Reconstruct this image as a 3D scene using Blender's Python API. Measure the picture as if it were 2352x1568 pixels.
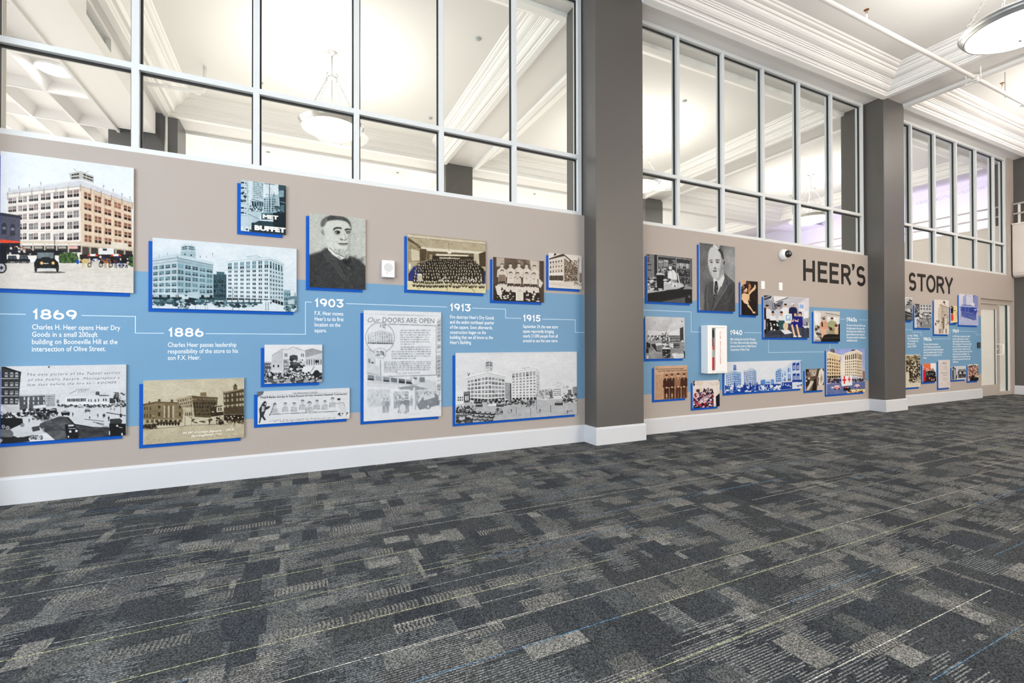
import bpy, math, random
import numpy as np
from mathutils import Vector, Matrix

# ------------------------------------------------------------------ clear
for o in list(bpy.data.objects):
    bpy.data.objects.remove(o)
SC = bpy.context.scene
COL = SC.collection

# ------------------------------------------------------------------ camera
EYE = 1.25
WALL = 4.96                      # distance camera - mural wall
cam_d = bpy.data.cameras.new('camera')
cam_d.sensor_width = 36.0
cam_d.lens = 1054.0 / 2352.0 * 36.0
cam_d.clip_start = 0.05
cam_d.clip_end = 200
cam = bpy.data.objects.new('camera', cam_d)
COL.objects.link(cam)
SC.camera = cam
yaw, pit, rol = math.radians(64.726), math.radians(0.373), math.radians(-0.105)
F = Vector((math.cos(yaw) * math.cos(pit), math.sin(yaw) * math.cos(pit), math.sin(pit)))
r0 = Vector((math.sin(yaw), -math.cos(yaw), 0))
u0 = r0.cross(F)
r2 = r0 * math.cos(rol) + u0 * math.sin(rol)
u2 = -r0 * math.sin(rol) + u0 * math.cos(rol)
M = Matrix((r2, u2, -F)).transposed().to_4x4()
M.translation = Vector((0, -WALL, EYE))
cam.matrix_world = M

# ------------------------------------------------------------------ look
SC.view_settings.view_transform = 'Standard'
SC.view_settings.look = 'None'
SC.view_settings.gamma = 1.0
SC.view_settings.use_curve_mapping = False
SC.view_settings.exposure = 0.06

# ------------------------------------------------------------------ world
wd = bpy.data.worlds.new('world')
SC.world = wd
wd.use_nodes = True
bgn = wd.node_tree.nodes['Background']
bgn.inputs[0].default_value = (0.80, 0.90, 1.0, 1)
bgn.inputs[1].default_value = 1.0

# ------------------------------------------------------------------ large lights: street windows behind the camera, and added fills
def area(name, loc, rot, sx, sy, power, col):
    l = bpy.data.lights.new(name, 'AREA')
    l.shape = 'RECTANGLE'; l.size = sx; l.size_y = sy; l.energy = power; l.color = col
    o = bpy.data.objects.new(name, l); COL.objects.link(o)
    o.location = loc; o.rotation_euler = rot
    return o
R = math.radians
DAY = (0.84, 0.92, 1.0)
area('daylight_and_fill', (-3.2, -12.5, 2.9), (R(90), 0, 0), 5.4, 4.8, 20, DAY)
area('daylight_and_fill', (3.2, -12.5, 2.9), (R(90), 0, 0), 5.4, 4.8, 60, (0.95, 0.97, 1.0))
area('daylight_and_fill', (9.6, -12.5, 2.9), (R(90), 0, 0), 5.4, 4.8, 800, (1.0, 0.85, 0.70))  # added warm fill for the right end of the mural wall
area('daylight_and_fill', (-5.5, -6.3, 2.9), (0, R(-90), 0), 4.6, 7.6, 800, DAY)
area('daylight_and_fill', (5.0, 12.8, 2.4), (R(-90), 0, 0), 20.0, 3.6, 1000, (1.0, 0.965, 0.92))  # added fill before the windowless far wall, lifts the next room's beams
area('daylight_and_fill', (-8.6, 6.5, 2.4), (0, R(-90), 0), 4.2, 10.0, 560, (1.0, 0.975, 0.95))  # added fill for the next room's west bay, no window behind it
# the violet stage wash of the mezzanine next door
area('violet_wash', (16.9, 3.2, 4.6), (0, R(-105), 0), 0.5, 6.5, 105, (0.72, 0.63, 1.0))
LAMP_UP = 170
LAMP_DN = 40
LAMP_COL = (1.0, 0.945, 0.87)

# ------------------------------------------------------------------ node helpers
def newmat(name):
    m = bpy.data.materials.new(name); m.use_nodes = True
    return m, m.node_tree, m.node_tree.nodes['Principled BSDF']

def lin(c):
    if isinstance(c, (int, float)): c = (c, c, c)
    out = []
    for v in c:
        v = v / 255.0
        out.append(v / 12.92 if v <= 0.04045 else ((v + 0.055) / 1.055) ** 2.4)
    return tuple(out)

def mat(name, col, rough=0.6, metal=0.0, spec=0.5, bump=0.0, bscale=60, var=0.0, coat=0.0, emit=None, es=0):
    m, nt, b = newmat(name)
    b.inputs['Base Color'].default_value = (*col, 1)
    b.inputs['Roughness'].default_value = rough
    b.inputs['Metallic'].default_value = metal
    b.inputs['Specular IOR Level'].default_value = spec
    b.inputs['Coat Weight'].default_value = coat
    tc = nt.nodes.new('ShaderNodeTexCoord')
    nz = nt.nodes.new('ShaderNodeTexNoise'); nz.inputs['Scale'].default_value = bscale
    nz.inputs['Detail'].default_value = 3
    nt.links.new(tc.outputs['Object'], nz.inputs['Vector'])
    if bump:
        bp = nt.nodes.new('ShaderNodeBump'); bp.inputs['Strength'].default_value = bump
        bp.inputs['Distance'].default_value = 0.002
        nt.links.new(nz.outputs['Fac'], bp.inputs['Height'])
        nt.links.new(bp.outputs['Normal'], b.inputs['Normal'])
    mx = nt.nodes.new('ShaderNodeMixRGB'); mx.blend_type = 'MULTIPLY'
    mx.inputs['Color1'].default_value = (*col, 1)
    cr = nt.nodes.new('ShaderNodeMapRange')
    cr.inputs['To Min'].default_value = 1 - max(var, 0.015); cr.inputs['To Max'].default_value = 1.0
    nt.links.new(nz.outputs['Fac'], cr.inputs['Value'])
    cb = nt.nodes.new('ShaderNodeCombineColor')
    for i in range(3): nt.links.new(cr.outputs['Result'], cb.inputs[i])
    mx.inputs['Fac'].default_value = 1.0
    nt.links.new(cb.outputs[0], mx.inputs['Color2'])
    nt.links.new(mx.outputs[0], b.inputs['Base Color'])
    if emit:
        b.inputs['Emission Color'].default_value = (*emit, 1)
        b.inputs['Emission Strength'].default_value = es
    return m

WHITE = (0.80, 0.80, 0.79)
M_taupe = mat('taupe_wall_paint', (0.375, 0.330, 0.297), 0.75, bump=0.15, bscale=90)
M_cream = mat('cream_wall_paint', (0.74, 0.68, 0.60), 0.75, bump=0.1)
M_white = mat('white_trim_paint', (0.57, 0.585, 0.61), 0.45, bump=0.05)
M_ceil = mat('white_ceiling_paint', (0.82, 0.805, 0.785), 0.8, bump=0.05, bscale=40)
M_mould = mat('white_moulding_paint', (0.88, 0.865, 0.85), 0.5)
M_soff = mat('grey_white_soffit_paint', (0.82, 0.80, 0.785), 0.7)
M_tile = mat('pale_grey_coffer_panel', (0.74, 0.72, 0.715), 0.85)
M_pil = mat('charcoal_pillar_paint', (0.088, 0.082, 0.076), 0.38, spec=0.5, bump=0.1, bscale=30, var=0.05)
M_frame = mat('white_window_frame_coating', (0.60, 0.625, 0.635), 0.45)
M_black = mat('black_rubber_gasket', (0.008, 0.008, 0.008), 0.6)
M_blue = mat('light_blue_vinyl', lin((100, 143, 176)), 0.6)
M_royal = mat('royal_blue_backing_board', lin((8, 80, 172)), 0.6, spec=0.15)
M_vinyl = mat('white_vinyl_lettering', (0.86, 0.87, 0.88), 0.5)
M_line = mat('pale_blue_vinyl_line', lin((200, 220, 236)), 0.5)
M_letter = mat('black_letter_paint', lin((34, 29, 26)), 0.6, spec=0.2)
M_edge = mat('photo_board_edge', (0.7, 0.7, 0.7), 0.5)
M_plastic = mat('white_plastic', (0.82, 0.82, 0.81), 0.35)
M_grille = mat('pale_grey_grille', (0.55, 0.56, 0.56), 0.5)
M_dkplastic = mat('black_plastic', (0.015, 0.015, 0.017), 0.25)
M_smoke = mat('smoked_dome_plastic', (0.02, 0.02, 0.022), 0.05, coat=0.6)
M_nickel = mat('brushed_nickel', (0.78, 0.78, 0.76), 0.28, metal=0.9)
M_chain = mat('grey_metal_chain', (0.40, 0.40, 0.39), 0.35, metal=0.5)
M_pipe = mat('white_painted_pipe', (0.84, 0.83, 0.82), 0.4)
M_brass = mat('brass_sprinkler', (0.42, 0.22, 0.12), 0.35, metal=0.9)
M_dkgrey = mat('dark_grey_wall_paint', (0.16, 0.155, 0.15), 0.6)
M_red = mat('red_enamel', (0.62, 0.02, 0.025), 0.3)
M_redtxt = mat('red_print', (0.55, 0.05, 0.06), 0.5)
M_tag = mat('grey_paper_label', (0.45, 0.47, 0.48), 0.6)
M_hose = mat('black_rubber_hose', (0.02, 0.02, 0.02), 0.5)
M_doorframe = mat('champagne_door_metal', (0.46, 0.41, 0.36), 0.4, metal=0.15)
M_doorstile = mat('bright_door_edge', (0.78, 0.80, 0.80), 0.35)
M_reveal = mat('shadow_gap_seal', (0.02, 0.05, 0.045), 0.5)
M_frost = mat('frosted_glass_film', (0.78, 0.78, 0.72), 0.25, coat=0.2)
M_violet = mat('violet_lit_wall_paint', (0.78, 0.76, 0.84), 0.8)  # violet of the wash light mixed into the wall colour
M_bal = mat('cream_balcony_paint', (0.66, 0.60, 0.55), 0.7)
M_rail = mat('pale_rail_paint', (0.78, 0.74, 0.69), 0.4)
M_bowl = mat('lit_alabaster_bowl', (0.9, 0.88, 0.84), 0.3, emit=(1.0, 0.96, 0.90), es=10)
M_tube = mat('lit_ceiling_panel', (0.9, 0.9, 0.9), 0.3, emit=(1.0, 0.98, 0.96), es=3.0)

def glassmat():
    m = bpy.data.materials.new('clear_window_glass'); m.use_nodes = True
    nt = m.node_tree; nt.nodes.clear()
    out = nt.nodes.new('ShaderNodeOutputMaterial')
    mix = nt.nodes.new('ShaderNodeMixShader')
    tr = nt.nodes.new('ShaderNodeBsdfTransparent'); tr.inputs[0].default_value = (0.95, 0.965, 0.955, 1)
    gl = nt.nodes.new('ShaderNodeBsdfGlossy'); gl.inputs['Roughness'].default_value = 0.0
    gl.inputs['Color'].default_value = (0.9, 0.92, 0.95, 1)
    lw = nt.nodes.new('ShaderNodeLayerWeight')
    pw = nt.nodes.new('ShaderNodeMath'); pw.operation = 'POWER'; pw.inputs[1].default_value = 5.0
    nt.links.new(lw.outputs['Facing'], pw.inputs[0])
    ma = nt.nodes.new('ShaderNodeMath'); ma.operation = 'MULTIPLY_ADD'; ma.inputs[1].default_value = 0.7; ma.inputs[2].default_value = 0.014
    nt.links.new(pw.outputs[0], ma.inputs[0]); nt.links.new(ma.outputs[0], mix.inputs[0]); nt.links.new(tr.outputs[0], mix.inputs[1])
    nt.links.new(gl.outputs[0], mix.inputs[2]); nt.links.new(mix.outputs[0], out.inputs[0])
    return m
M_glass = glassmat()

def printmat():
    m, nt, b = newmat('printed_photo')
    at = nt.nodes.new('ShaderNodeVertexColor'); at.layer_name = 'print'
    nt.links.new(at.outputs['Color'], b.inputs['Base Color'])
    b.inputs['Roughness'].default_value = 0.5
    b.inputs['Specular IOR Level'].default_value = 0.12
    return m
M_print = printmat()

class NG:
    def __init__(s, nt): s.nt = nt
    def _in(s, sock, v):
        if hasattr(v, 'is_output') or hasattr(v, 'links'): s.nt.links.new(v, sock)
        else: sock.default_value = v
    def m(s, op, a, b=0.0, c=0.0):
        n = s.nt.nodes.new('ShaderNodeMath'); n.operation = op
        s._in(n.inputs[0], a)
        if len(n.inputs) > 1: s._in(n.inputs[1], b)
        if op in ('MULTIPLY_ADD', 'WRAP', 'COMPARE'): s._in(n.inputs[2], c)
        return n.outputs[0]
    def wn(s, x, y=0.0, z=0.0):
        cb = s.nt.nodes.new('ShaderNodeCombineXYZ')
        for i, v in enumerate((x, y, z)): s._in(cb.inputs[i], v)
        n = s.nt.nodes.new('ShaderNodeTexWhiteNoise'); n.noise_dimensions = '3D'
        s.nt.links.new(cb.outputs[0], n.inputs['Vector'])
        return n.outputs['Value']
    def mix(s, f, a, b):
        n = s.nt.nodes.new('ShaderNodeMixRGB')
        s._in(n.inputs[0], f)
        for i, v in ((1, a), (2, b)):
            if isinstance(v, tuple): n.inputs[i].default_value = (*v, 1)
            else: s.nt.links.new(v, n.inputs[i])
        return n.outputs[0]

def carpet():
    m, nt, b = newmat('charcoal_block_pattern_carpet')
    g = NG(nt)
    tc = nt.nodes.new('ShaderNodeTexCoord')
    sp = nt.nodes.new('ShaderNodeSeparateXYZ'); nt.links.new(tc.outputs['Object'], sp.inputs[0])
    X, Y = sp.outputs[0], sp.outputs[1]
    pitch = 0.0125
    thr = g.m('FLOOR', g.m('DIVIDE', Y, pitch))
    ty = g.m('FRACT', g.m('DIVIDE', Y, pitch))
    stripe = g.m('LESS_THAN', ty, 0.42)
    jit = g.m('MULTIPLY', g.m('SUBTRACT', g.wn(thr, 3.0), 0.5), 0.13)
    # base: patches of charcoal, blue grey, green grey
    nz = nt.nodes.new('ShaderNodeTexNoise'); nz.inputs['Scale'].default_value = 1.3
    nt.links.new(tc.outputs['Object'], nz.inputs['Vector'])
    c = g.mix(nz.outputs['Fac'], (0.048, 0.056, 0.064), (0.064, 0.065, 0.063))
    def layer(c, sx, sy, oy, seed, thr_v, ragged, lo, hi, mode):
        row = g.m('FLOOR', g.m('DIVIDE', g.m('ADD', Y, oy), sy))
        xx = g.m('ADD', X, g.m('MULTIPLY', g.wn(row, seed, 1.0), sx * 3.7))
        if ragged: xx = g.m('ADD', xx, jit)
        # uneven block lengths
        cx = g.m('FLOOR', g.m('DIVIDE', xx, sx))
        fx = g.m('FRACT', g.m('DIVIDE', xx, sx))
        h1 = g.wn(cx, row, seed + 0.3)
        h2 = g.wn(cx, row, seed + 5.1)
        h3 = g.wn(cx, row, seed + 9.7)
        wid = g.m('ADD', 0.35, g.m('MULTIPLY', h3, 0.65))
        vis = g.m('MULTIPLY', g.m('GREATER_THAN', h1, thr_v), g.m('LESS_THAN', fx, wid))
        if mode == 'stripe': vis = g.m('MULTIPLY', vis, stripe)
        if mode == 'hatch':
            hs = g.m('FRACT', g.m('DIVIDE', g.m('ADD', X, g.m('MULTIPLY', g.wn(thr, seed), 0.008)), 0.019))
            vis = g.m('MULTIPLY', vis, g.m('LESS_THAN', hs, 0.6))
        col = g.mix(h2, lo, hi)
        return g.mix(vis, c, col)
    c = layer(c, 0.55, 0.50, 0.05, 21.0, 0.50, False, (0.036, 0.040, 0.047), (0.050, 0.053, 0.056), 'solid')
    c = layer(c, 0.27, 0.21, 0.11, 31.0, 0.74, False, (0.072, 0.080, 0.086), (0.105, 0.106, 0.100), 'solid')
    c = layer(c, 0.30, 0.36, 0.05, 61.0, 0.52, True, (0.13, 0.14, 0.145), (0.25, 0.25, 0.235), 'stripe')
    c = layer(c, 0.17, 0.27, 0.13, 71.0, 0.80, True, (0.14, 0.15, 0.155), (0.26, 0.25, 0.23), 'stripe')
    c = layer(c, 0.46, 0.10, 0.04, 75.0, 0.80, True, (0.14, 0.14, 0.14), (0.22, 0.21, 0.20), 'stripe')
    c = layer(c, 0.19, 0.095, 0.02, 41.0, 0.90, False, (0.13, 0.135, 0.13), (0.22, 0.215, 0.20), 'solid')
    c = layer(c, 0.15, 0.19, 0.06, 45.0, 0.91, False, (0.11, 0.115, 0.115), (0.19, 0.185, 0.17), 'solid')
    c = layer(c, 0.34, 0.08, 0.07, 51.0, 0.84, False, (0.13, 0.13, 0.12), (0.21, 0.20, 0.18), 'hatch')
    c = layer(c, 0.24, 0.19, 0.03, 81.0, 0.82, False, (0.045, 0.050, 0.058), (0.055, 0.058, 0.060), 'solid')
    # long accent threads
    for (py, off, seed, w, ln, p) in ((0.29, 0.01, 101.0, 0.0046, 1.15, 0.30), (0.235, 0.13, 111.0, 0.003, 0.75, 0.66)):
        yy = g.m('DIVIDE', g.m('ADD', Y, off), py)
        row = g.m('FLOOR', yy)
        pos = g.m('ADD', 0.15, g.m('MULTIPLY', g.wn(row, seed, 2.0), 0.7))
        d = g.m('ABSOLUTE', g.m('MULTIPLY', g.m('SUBTRACT', g.m('FRACT', yy), pos), py))
        seg = g.m('FLOOR', g.m('DIVIDE', g.m('ADD', X, g.m('MULTIPLY', g.wn(row, seed), 3.0)), ln))
        on = g.m('MULTIPLY', g.m('LESS_THAN', d, w / 2), g.m('GREATER_THAN', g.wn(row, seg, seed), p))
        hc = g.wn(row, seg, seed + 2.0)
        col = g.mix(g.m('GREATER_THAN', hc, 0.5), (0.50, 0.48, 0.43), (0.40, 0.41, 0.24))
        col = g.mix(g.m('GREATER_THAN', hc, 0.78), col, (0.10, 0.22, 0.36))
        c = g.mix(on, c, col)
    # loop pile speckle
    vo = nt.nodes.new('ShaderNodeTexVoronoi'); vo.inputs['Scale'].default_value = 215
    nt.links.new(tc.outputs['Object'], vo.inputs['Vector'])
    sc = nt.nodes.new('ShaderNodeSeparateColor'); nt.links.new(vo.outputs['Color'], sc.inputs[0])
    k = g.m('ADD', 0.26, g.m('MULTIPLY', g.m('POWER', sc.outputs[0], 1.4), 1.50))
    k2 = g.m('MULTIPLY', k, g.m('SUBTRACT', 1.25, g.m('MULTIPLY', vo.outputs['Distance'], 55.0)))
    k2 = g.m('MAXIMUM', k2, 0.3)
    cc = nt.nodes.new('ShaderNodeCombineColor')
    for i in range(3): nt.links.new(k, cc.inputs[i])
    mm = nt.nodes.new('ShaderNodeMixRGB'); mm.blend_type = 'MULTIPLY'; mm.inputs[0].default_value = 1
    nt.links.new(c, mm.inputs[1]); nt.links.new(cc.outputs[0], mm.inputs[2])
    nt.links.new(mm.outputs[0], b.inputs['Base Color'])
    bp = nt.nodes.new('ShaderNodeBump'); bp.inputs['Strength'].default_value = 0.6; bp.inputs['Distance'].default_value = 0.003
    nt.links.new(sc.outputs[1], bp.inputs['Height']); nt.links.new(bp.outputs[0], b.inputs['Normal'])
    b.inputs['Roughness'].default_value = 0.95
    b.inputs['Specular IOR Level'].default_value = 0.15
    return m
M_carpet = carpet()

# ------------------------------------------------------------------ object helpers
def tag(o, label=None, cat=None, group=None, kind=None):
    if label: o['label'] = label
    if cat: o['category'] = cat
    if group: o['group'] = group
    if kind: o['kind'] = kind
    return o

def empty(name, loc, rz=0.0, label=None, cat=None, group=None, kind=None):
    o = bpy.data.objects.new(name, None); COL.objects.link(o)
    o.location = loc; o.rotation_euler = (0, 0, rz); o.empty_display_size = 0.1
    return tag(o, label, cat, group, kind)

class MB:
    """collects faces, then links them as one mesh object (coordinates local to the parent)"""
    def __init__(s): s.v = []; s.f = []
    def box(s, x0, x1, y0, y1, z0, z1):
        b = len(s.v)
        s.v += [(x0, y0, z0), (x1, y0, z0), (x1, y1, z0), (x0, y1, z0), (x0, y0, z1), (x1, y0, z1), (x1, y1, z1), (x0, y1, z1)]
        s.f += [tuple(b + i for i in q) for q in ((3, 2, 1, 0), (4, 5, 6, 7), (0, 1, 5, 4), (1, 2, 6, 5), (2, 3, 7, 6), (3, 0, 4, 7))]
        return s
    def bbox(s, x0, x1, y0, y1, z0, z1, r):
        """box with chamfered edges"""
        import bmesh
        bm = bmesh.new(); bmesh.ops.create_cube(bm, size=1)
        for v in bm.verts:
            v.co = Vector(((x0 + x1) / 2 + v.co.x * (x1 - x0), (y0 + y1) / 2 + v.co.y * (y1 - y0), (z0 + z1) / 2 + v.co.z * (z1 - z0)))
        bmesh.ops.bevel(bm, geom=list(bm.edges), offset=r, segments=2, affect='EDGES', profile=0.5)
        s.bm(bm); bm.free(); return s
    def bm(s, bm):
        b = len(s.v); bm.verts.ensure_lookup_table()
        for i, v in enumerate(bm.verts): v.index = i
        s.v += [tuple(v.co) for v in bm.verts]
        s.f += [tuple(b + v.index for v in f.verts) for f in bm.faces]
    def face(s, *pts):
        b = len(s.v); s.v += list(pts); s.f.append(tuple(range(b, b + len(pts)))); return s
    def lathe(s, prof, n=48, c=(0, 0, 0)):
        b = len(s.v); k = len(prof)
        for i in range(n):
            a = 2 * math.pi * i / n
            for r, z in prof: s.v.append((c[0] + r * math.cos(a), c[1] + r * math.sin(a), c[2] + z))
        for i in range(n):
            j = (i + 1) % n
            for q in range(k - 1):
                s.f.append((b + i * k + q, b + j * k + q, b + j * k + q + 1, b + i * k + q + 1))
        return s
    def tube(s, pts, r, n=10, cap=True):
        pts = [Vector(p) for p in pts]; b0 = len(s.v); up = None
        for i, p in enumerate(pts):
            d = (pts[min(i + 1, len(pts) - 1)] - pts[max(i - 1, 0)]).normalized()
            if up is None:
                up = d.orthogonal().normalized()
            up = (up - d * up.dot(d)).normalized(); w = d.cross(up)
            for j in range(n):
                a = 2 * math.pi * j / n
                s.v.append(tuple(p + (up * math.cos(a) + w * math.sin(a)) * r))
        for i in range(len(pts) - 1):
            for j in range(n):
                k = (j + 1) % n
                s.f.append((b0 + i * n + j, b0 + i * n + k, b0 + (i + 1) * n + k, b0 + (i + 1) * n + j))
        if cap:
            s.f.append(tuple(b0 + j for j in range(n - 1, -1, -1)))
            s.f.append(tuple(b0 + (len(pts) - 1) * n + j for j in range(n)))
        return s
    def build(s, name, m, parent=None, smooth=False, label=None, kind=None, cat=None, group=None):
        me = bpy.data.meshes.new(name); me.from_pydata(s.v, [], s.f); me.update()
        me.materials.append(m)
        if smooth: me.polygons.foreach_set('use_smooth', [True] * len(me.polygons))
        o = bpy.data.objects.new(name, me); COL.objects.link(o)
        if parent: o.parent = parent
        return tag(o, label, cat, group, kind)

def autosmooth(o, ang=35):
    me = o.data
    import bmesh
    bm = bmesh.new(); bm.from_mesh(me)
    for f in bm.faces: f.smooth = True
    for e in bm.edges:
        if len(e.link_faces) == 2 and e.calc_face_angle(0) > math.radians(ang): e.smooth = False
    bm.to_mesh(me); bm.free()

def copy_tree(o, parent=None):
    c = o.copy(); COL.objects.link(c); c.parent = parent
    for ch in [q for q in bpy.data.objects if q.parent == o]: copy_tree(ch, c)
    return c

def box_obj(name, m, b, kind=None, label=None, cat=None, group=None, parent=None, r=0):
    mb = MB()
    if r: mb.bbox(*b, r)
    else: mb.box(*b)
    return mb.build(name, m, parent, kind=kind, label=label, cat=cat, group=group)

# lettering -----------------------------------------------------------
def text_geom(body, bold=0.0, ext=0.0, res=3, line=1.0, align='LEFT', space=1.0, shear=0.0):
    cu = bpy.data.curves.new('lettering', 'FONT')
    cu.body = body; cu.size = 1; cu.offset = bold; cu.extrude = ext; cu.resolution_u = res
    cu.space_line = line; cu.align_x = align; cu.space_character = space; cu.shear = shear
    ob = bpy.data.objects.new('lettering', cu); COL.objects.link(ob)
    bpy.context.view_layer.update()
    dg = bpy.context.evaluated_depsgraph_get()
    me = bpy.data.meshes.new_from_object(ob.evaluated_get(dg))
    v = np.empty(len(me.vertices) * 3); me.vertices.foreach_get('co', v); v = v.reshape(-1, 3)
    f = [tuple(p.vertices) for p in me.polygons]
    bpy.data.objects.remove(ob); bpy.data.curves.remove(cu); bpy.data.meshes.remove(me)
    return v, f

def wall_text(body, x0, x1, z0, z1, y, m, name, parent=None, bold=0.0, th=0.0, res=3, line=1.0, space=1.0, shear=0.0, **kw):
    """flat lettering on a wall facing -y, fitted to the rectangle; th = thickness"""
    v, f = text_geom(body, bold, 0.5 if th else 0.0, res, line, 'LEFT', space, shear)
    mn, mx = v.min(0), v.max(0)
    o = np.empty_like(v)
    o[:, 0] = x0 + (v[:, 0] - mn[0]) / (mx[0] - mn[0]) * (x1 - x0)
    o[:, 2] = z0 + (v[:, 1] - mn[1]) / (mx[1] - mn[1]) * (z1 - z0)
    o[:, 1] = y - (th * (v[:, 2] - mn[2]) / (mx[2] - mn[2]) if th else 0)
    mb = MB(); mb.v = [tuple(p) for p in o]; mb.f = f
    return mb.build(name, m, parent, **kw)
# stroke-built lettering for the big wall title and the year numerals -----------------------------------
def _arc(cx, cy, rx, ry, a0, a1, n=14):
    return [(cx + rx * math.cos(math.radians(a0 + (a1 - a0) * i / n)), cy + ry * math.sin(math.radians(a0 + (a1 - a0) * i / n))) for i in range(n + 1)]
def glyph_paths(ch):
    """centre lines in a unit box; closed paths repeat their first point"""
    if ch == 'H': return [[(0, 0), (0, 1)], [(1, 0), (1, 1)], [(0, .52), (1, .52)]]
    if ch == 'E': return [[(1, 0), (0, 0), (0, 1), (1, 1)], [(0, .52), (.88, .52)]]
    if ch == 'T': return [[(0, 1), (1, 1)], [(.5, 0), (.5, 1)]]
    if ch == 'I': return [[(.5, 0), (.5, 1)]]
    if ch == 'Y': return [[(.02, 1), (.5, .42), (.5, 0)], [(.98, 1), (.5, .42)]]
    if ch == 'R': return [[(0, 0), (0, 1)], [(.1, 1), (.55, 1)] + _arc(.55, .74, .42, .26, 90, -90) + [(.1, .48)], [(.50, .48), (1, 0)]]
    if ch == 'O': return [_arc(.5, .5, .5, .5, 90, 450, 40)]
    if ch == 'S': return [_arc(.5, .75, .46, .25, 25, 180) + [(.06, .70)] + _arc(.40, .62, .33, .12, 185, 250, 5) + _arc(.60, .38, .36, .12, 70, 5, 5)[0:] + _arc(.5, .25, .49, .25, 0, -155)]
    if ch == '1': return [[(.25, .78), (.75, 1), (.75, 0)]]
    if ch == '0': return [_arc(.5, .5, .5, .5, 90, 450, 36)]
    if ch == '8': return [_arc(.5, .76, .42, .24, 90, 450, 30), _arc(.5, .26, .5, .26, 90, 450, 30)]
    if ch == '6': return [_arc(.5, .31, .5, .31, 90, 450, 30), _arc(.62, .31, .62, .69, 105, 180, 12) + [(0, .31)]]
    if ch == '9': return [_arc(.5, .69, .5, .31, 90, 450, 30), _arc(.38, .69, .62, .69, -75, 0, 12) + [(1, .69)]]
    if ch == '3': return [[(.02, 1), (.92, 1), (.48, .58)] + _arc(.48, .29, .5, .29, 90, -150, 20)]
    if ch == '5': return [[(.92, 1), (.16, 1), (.10, .56)] + _arc(.48, .30, .5, .30, 100, -150, 20)]
    if ch == '4': return [[(.62, 1), (.0, .28), (1, .28)], [(.76, .55), (.76, 0)]]
    if ch == 's': return [_arc(.5, .45, .42, .15, 30, 180, 8) + _arc(.4, .37, .33, .07, 190, 250, 4) + _arc(.6, .23, .34, .07, 70, 5, 4) + _arc(.5, .15, .48, .15, 0, -150, 8)]
    return []
def ribbon(mb, pts, w, y0, y1, cap=True):
    q_ = [np.array(p, float) for p in pts]
    pts = [q_[0]] + [b for a, b in zip(q_[:-1], q_[1:]) if np.linalg.norm(b - a) > 1e-5]
    closed = np.allclose(pts[0], pts[-1])
    if closed: pts = pts[:-1]
    n = len(pts); L_ = []; R_ = []
    for i in range(n):
        a = pts[i - 1] if (i > 0 or closed) else None; b = pts[(i + 1) % n] if (i < n - 1 or closed) else None
        d1 = (pts[i] - a) / (np.linalg.norm(pts[i] - a) + 1e-9) if a is not None else None
        d2 = (b - pts[i]) / (np.linalg.norm(b - pts[i]) + 1e-9) if b is not None else None
        p = pts[i].copy()
        if d1 is None: d1 = d2; p = p - (d2 * w / 2 if cap else 0)
        if d2 is None: d2 = d1; p = p + (d1 * w / 2 if cap else 0)
        nrm = np.array([-(d1 + d2)[1], (d1 + d2)[0]]); ln = np.linalg.norm(nrm)
        nrm = nrm / ln if ln > 1e-6 else np.array([-d1[1], d1[0]])
        k = 1 / max(abs(nrm @ np.array([-d1[1], d1[0]])), .45)
        L_.append(p + nrm * w / 2 * k); R_.append(p - nrm * w / 2 * k)
    o = len(mb.v)
    for l_, r_ in zip(L_, R_):
        mb.v += [(l_[0], y0, l_[1]), (r_[0], y0, r_[1]), (l_[0], y1, l_[1]), (r_[0], y1, r_[1])]
    m = n if closed else n - 1
    for i in range(m):
        a = o + i * 4; b = o + ((i + 1) % n) * 4
        mb.f += [(a, a + 1, b + 1, b), (a + 2, b + 2, b + 3, a + 3), (a, b, b + 2, a + 2), (a + 1, a + 3, b + 3, b + 1)]
    if not closed:
        a = o; mb.f.append((a, a + 2, a + 3, a + 1)); a = o + (n - 1) * 4; mb.f.append((a, a + 1, a + 3, a + 2))
def glyph(mb, ch, x0, x1, z0, z1, sw, y0, y1):
    h = sw / 2
    for gi, path in enumerate(glyph_paths(ch)):
        straight = ch in 'HETIYR14'
        P = [(x0 + h + (x1 - x0 - sw) * px, z0 + h + (z1 - z0 - sw) * pz) for px, pz in path]
        if ch == 'I': P = [((x0 + x1) / 2, z) for _, z in P]
        ribbon(mb, P, sw, y0, y1 - 0.0004 * gi, cap=straight or ch in '35')
    if ch == '\u2019':
        for pts in ([(x0, z1), (x1, z1), (x1, z1 - (z1 - z0) * .5), (x0 + (x1 - x0) * .45, z0), (x0, z0), (x0 + (x1 - x0) * .3, z1 - (z1 - z0) * .5), (x0, z1 - (z1 - z0) * .5)],):
            o = len(mb.v); n = len(pts)
            mb.v += [(a, y1, b) for a, b in pts] + [(a, y0, b) for a, b in pts]
            mb.f.append(tuple(o + i for i in range(n))); mb.f.append(tuple(o + n + i for i in range(n - 1, -1, -1)))
            for i in range(n): mb.f.append((o + i, o + n + i, o + n + (i + 1) % n, o + (i + 1) % n))
def letter_obj(ch, x0, x1, z0, z1, sw, th, m, name, y=0.0, parent=None):
    mb = MB(); glyph(mb, ch, x0, x1, z0, z1, sw, y, y - th)
    return mb.build(name, m, parent)
def numerals(body, x0, x1, z0, z1, m, name):
    ws = {'1': .52, 's': .55}
    tot = sum(ws.get(ch, .92) for ch in body); gap = .16 * (len(body) - 1)
    u = (x1 - x0) / (tot + gap); x = x0; mb = MB(); sw = min((z1 - z0) * .18, u * .27)
    for ch in body:
        w = ws.get(ch, .92) * u
        glyph(mb, ch, x, x + w, z0, z1, sw, -0.0013, -0.0022); x += w + .16 * u
    return mb.build(name, m)
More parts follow.
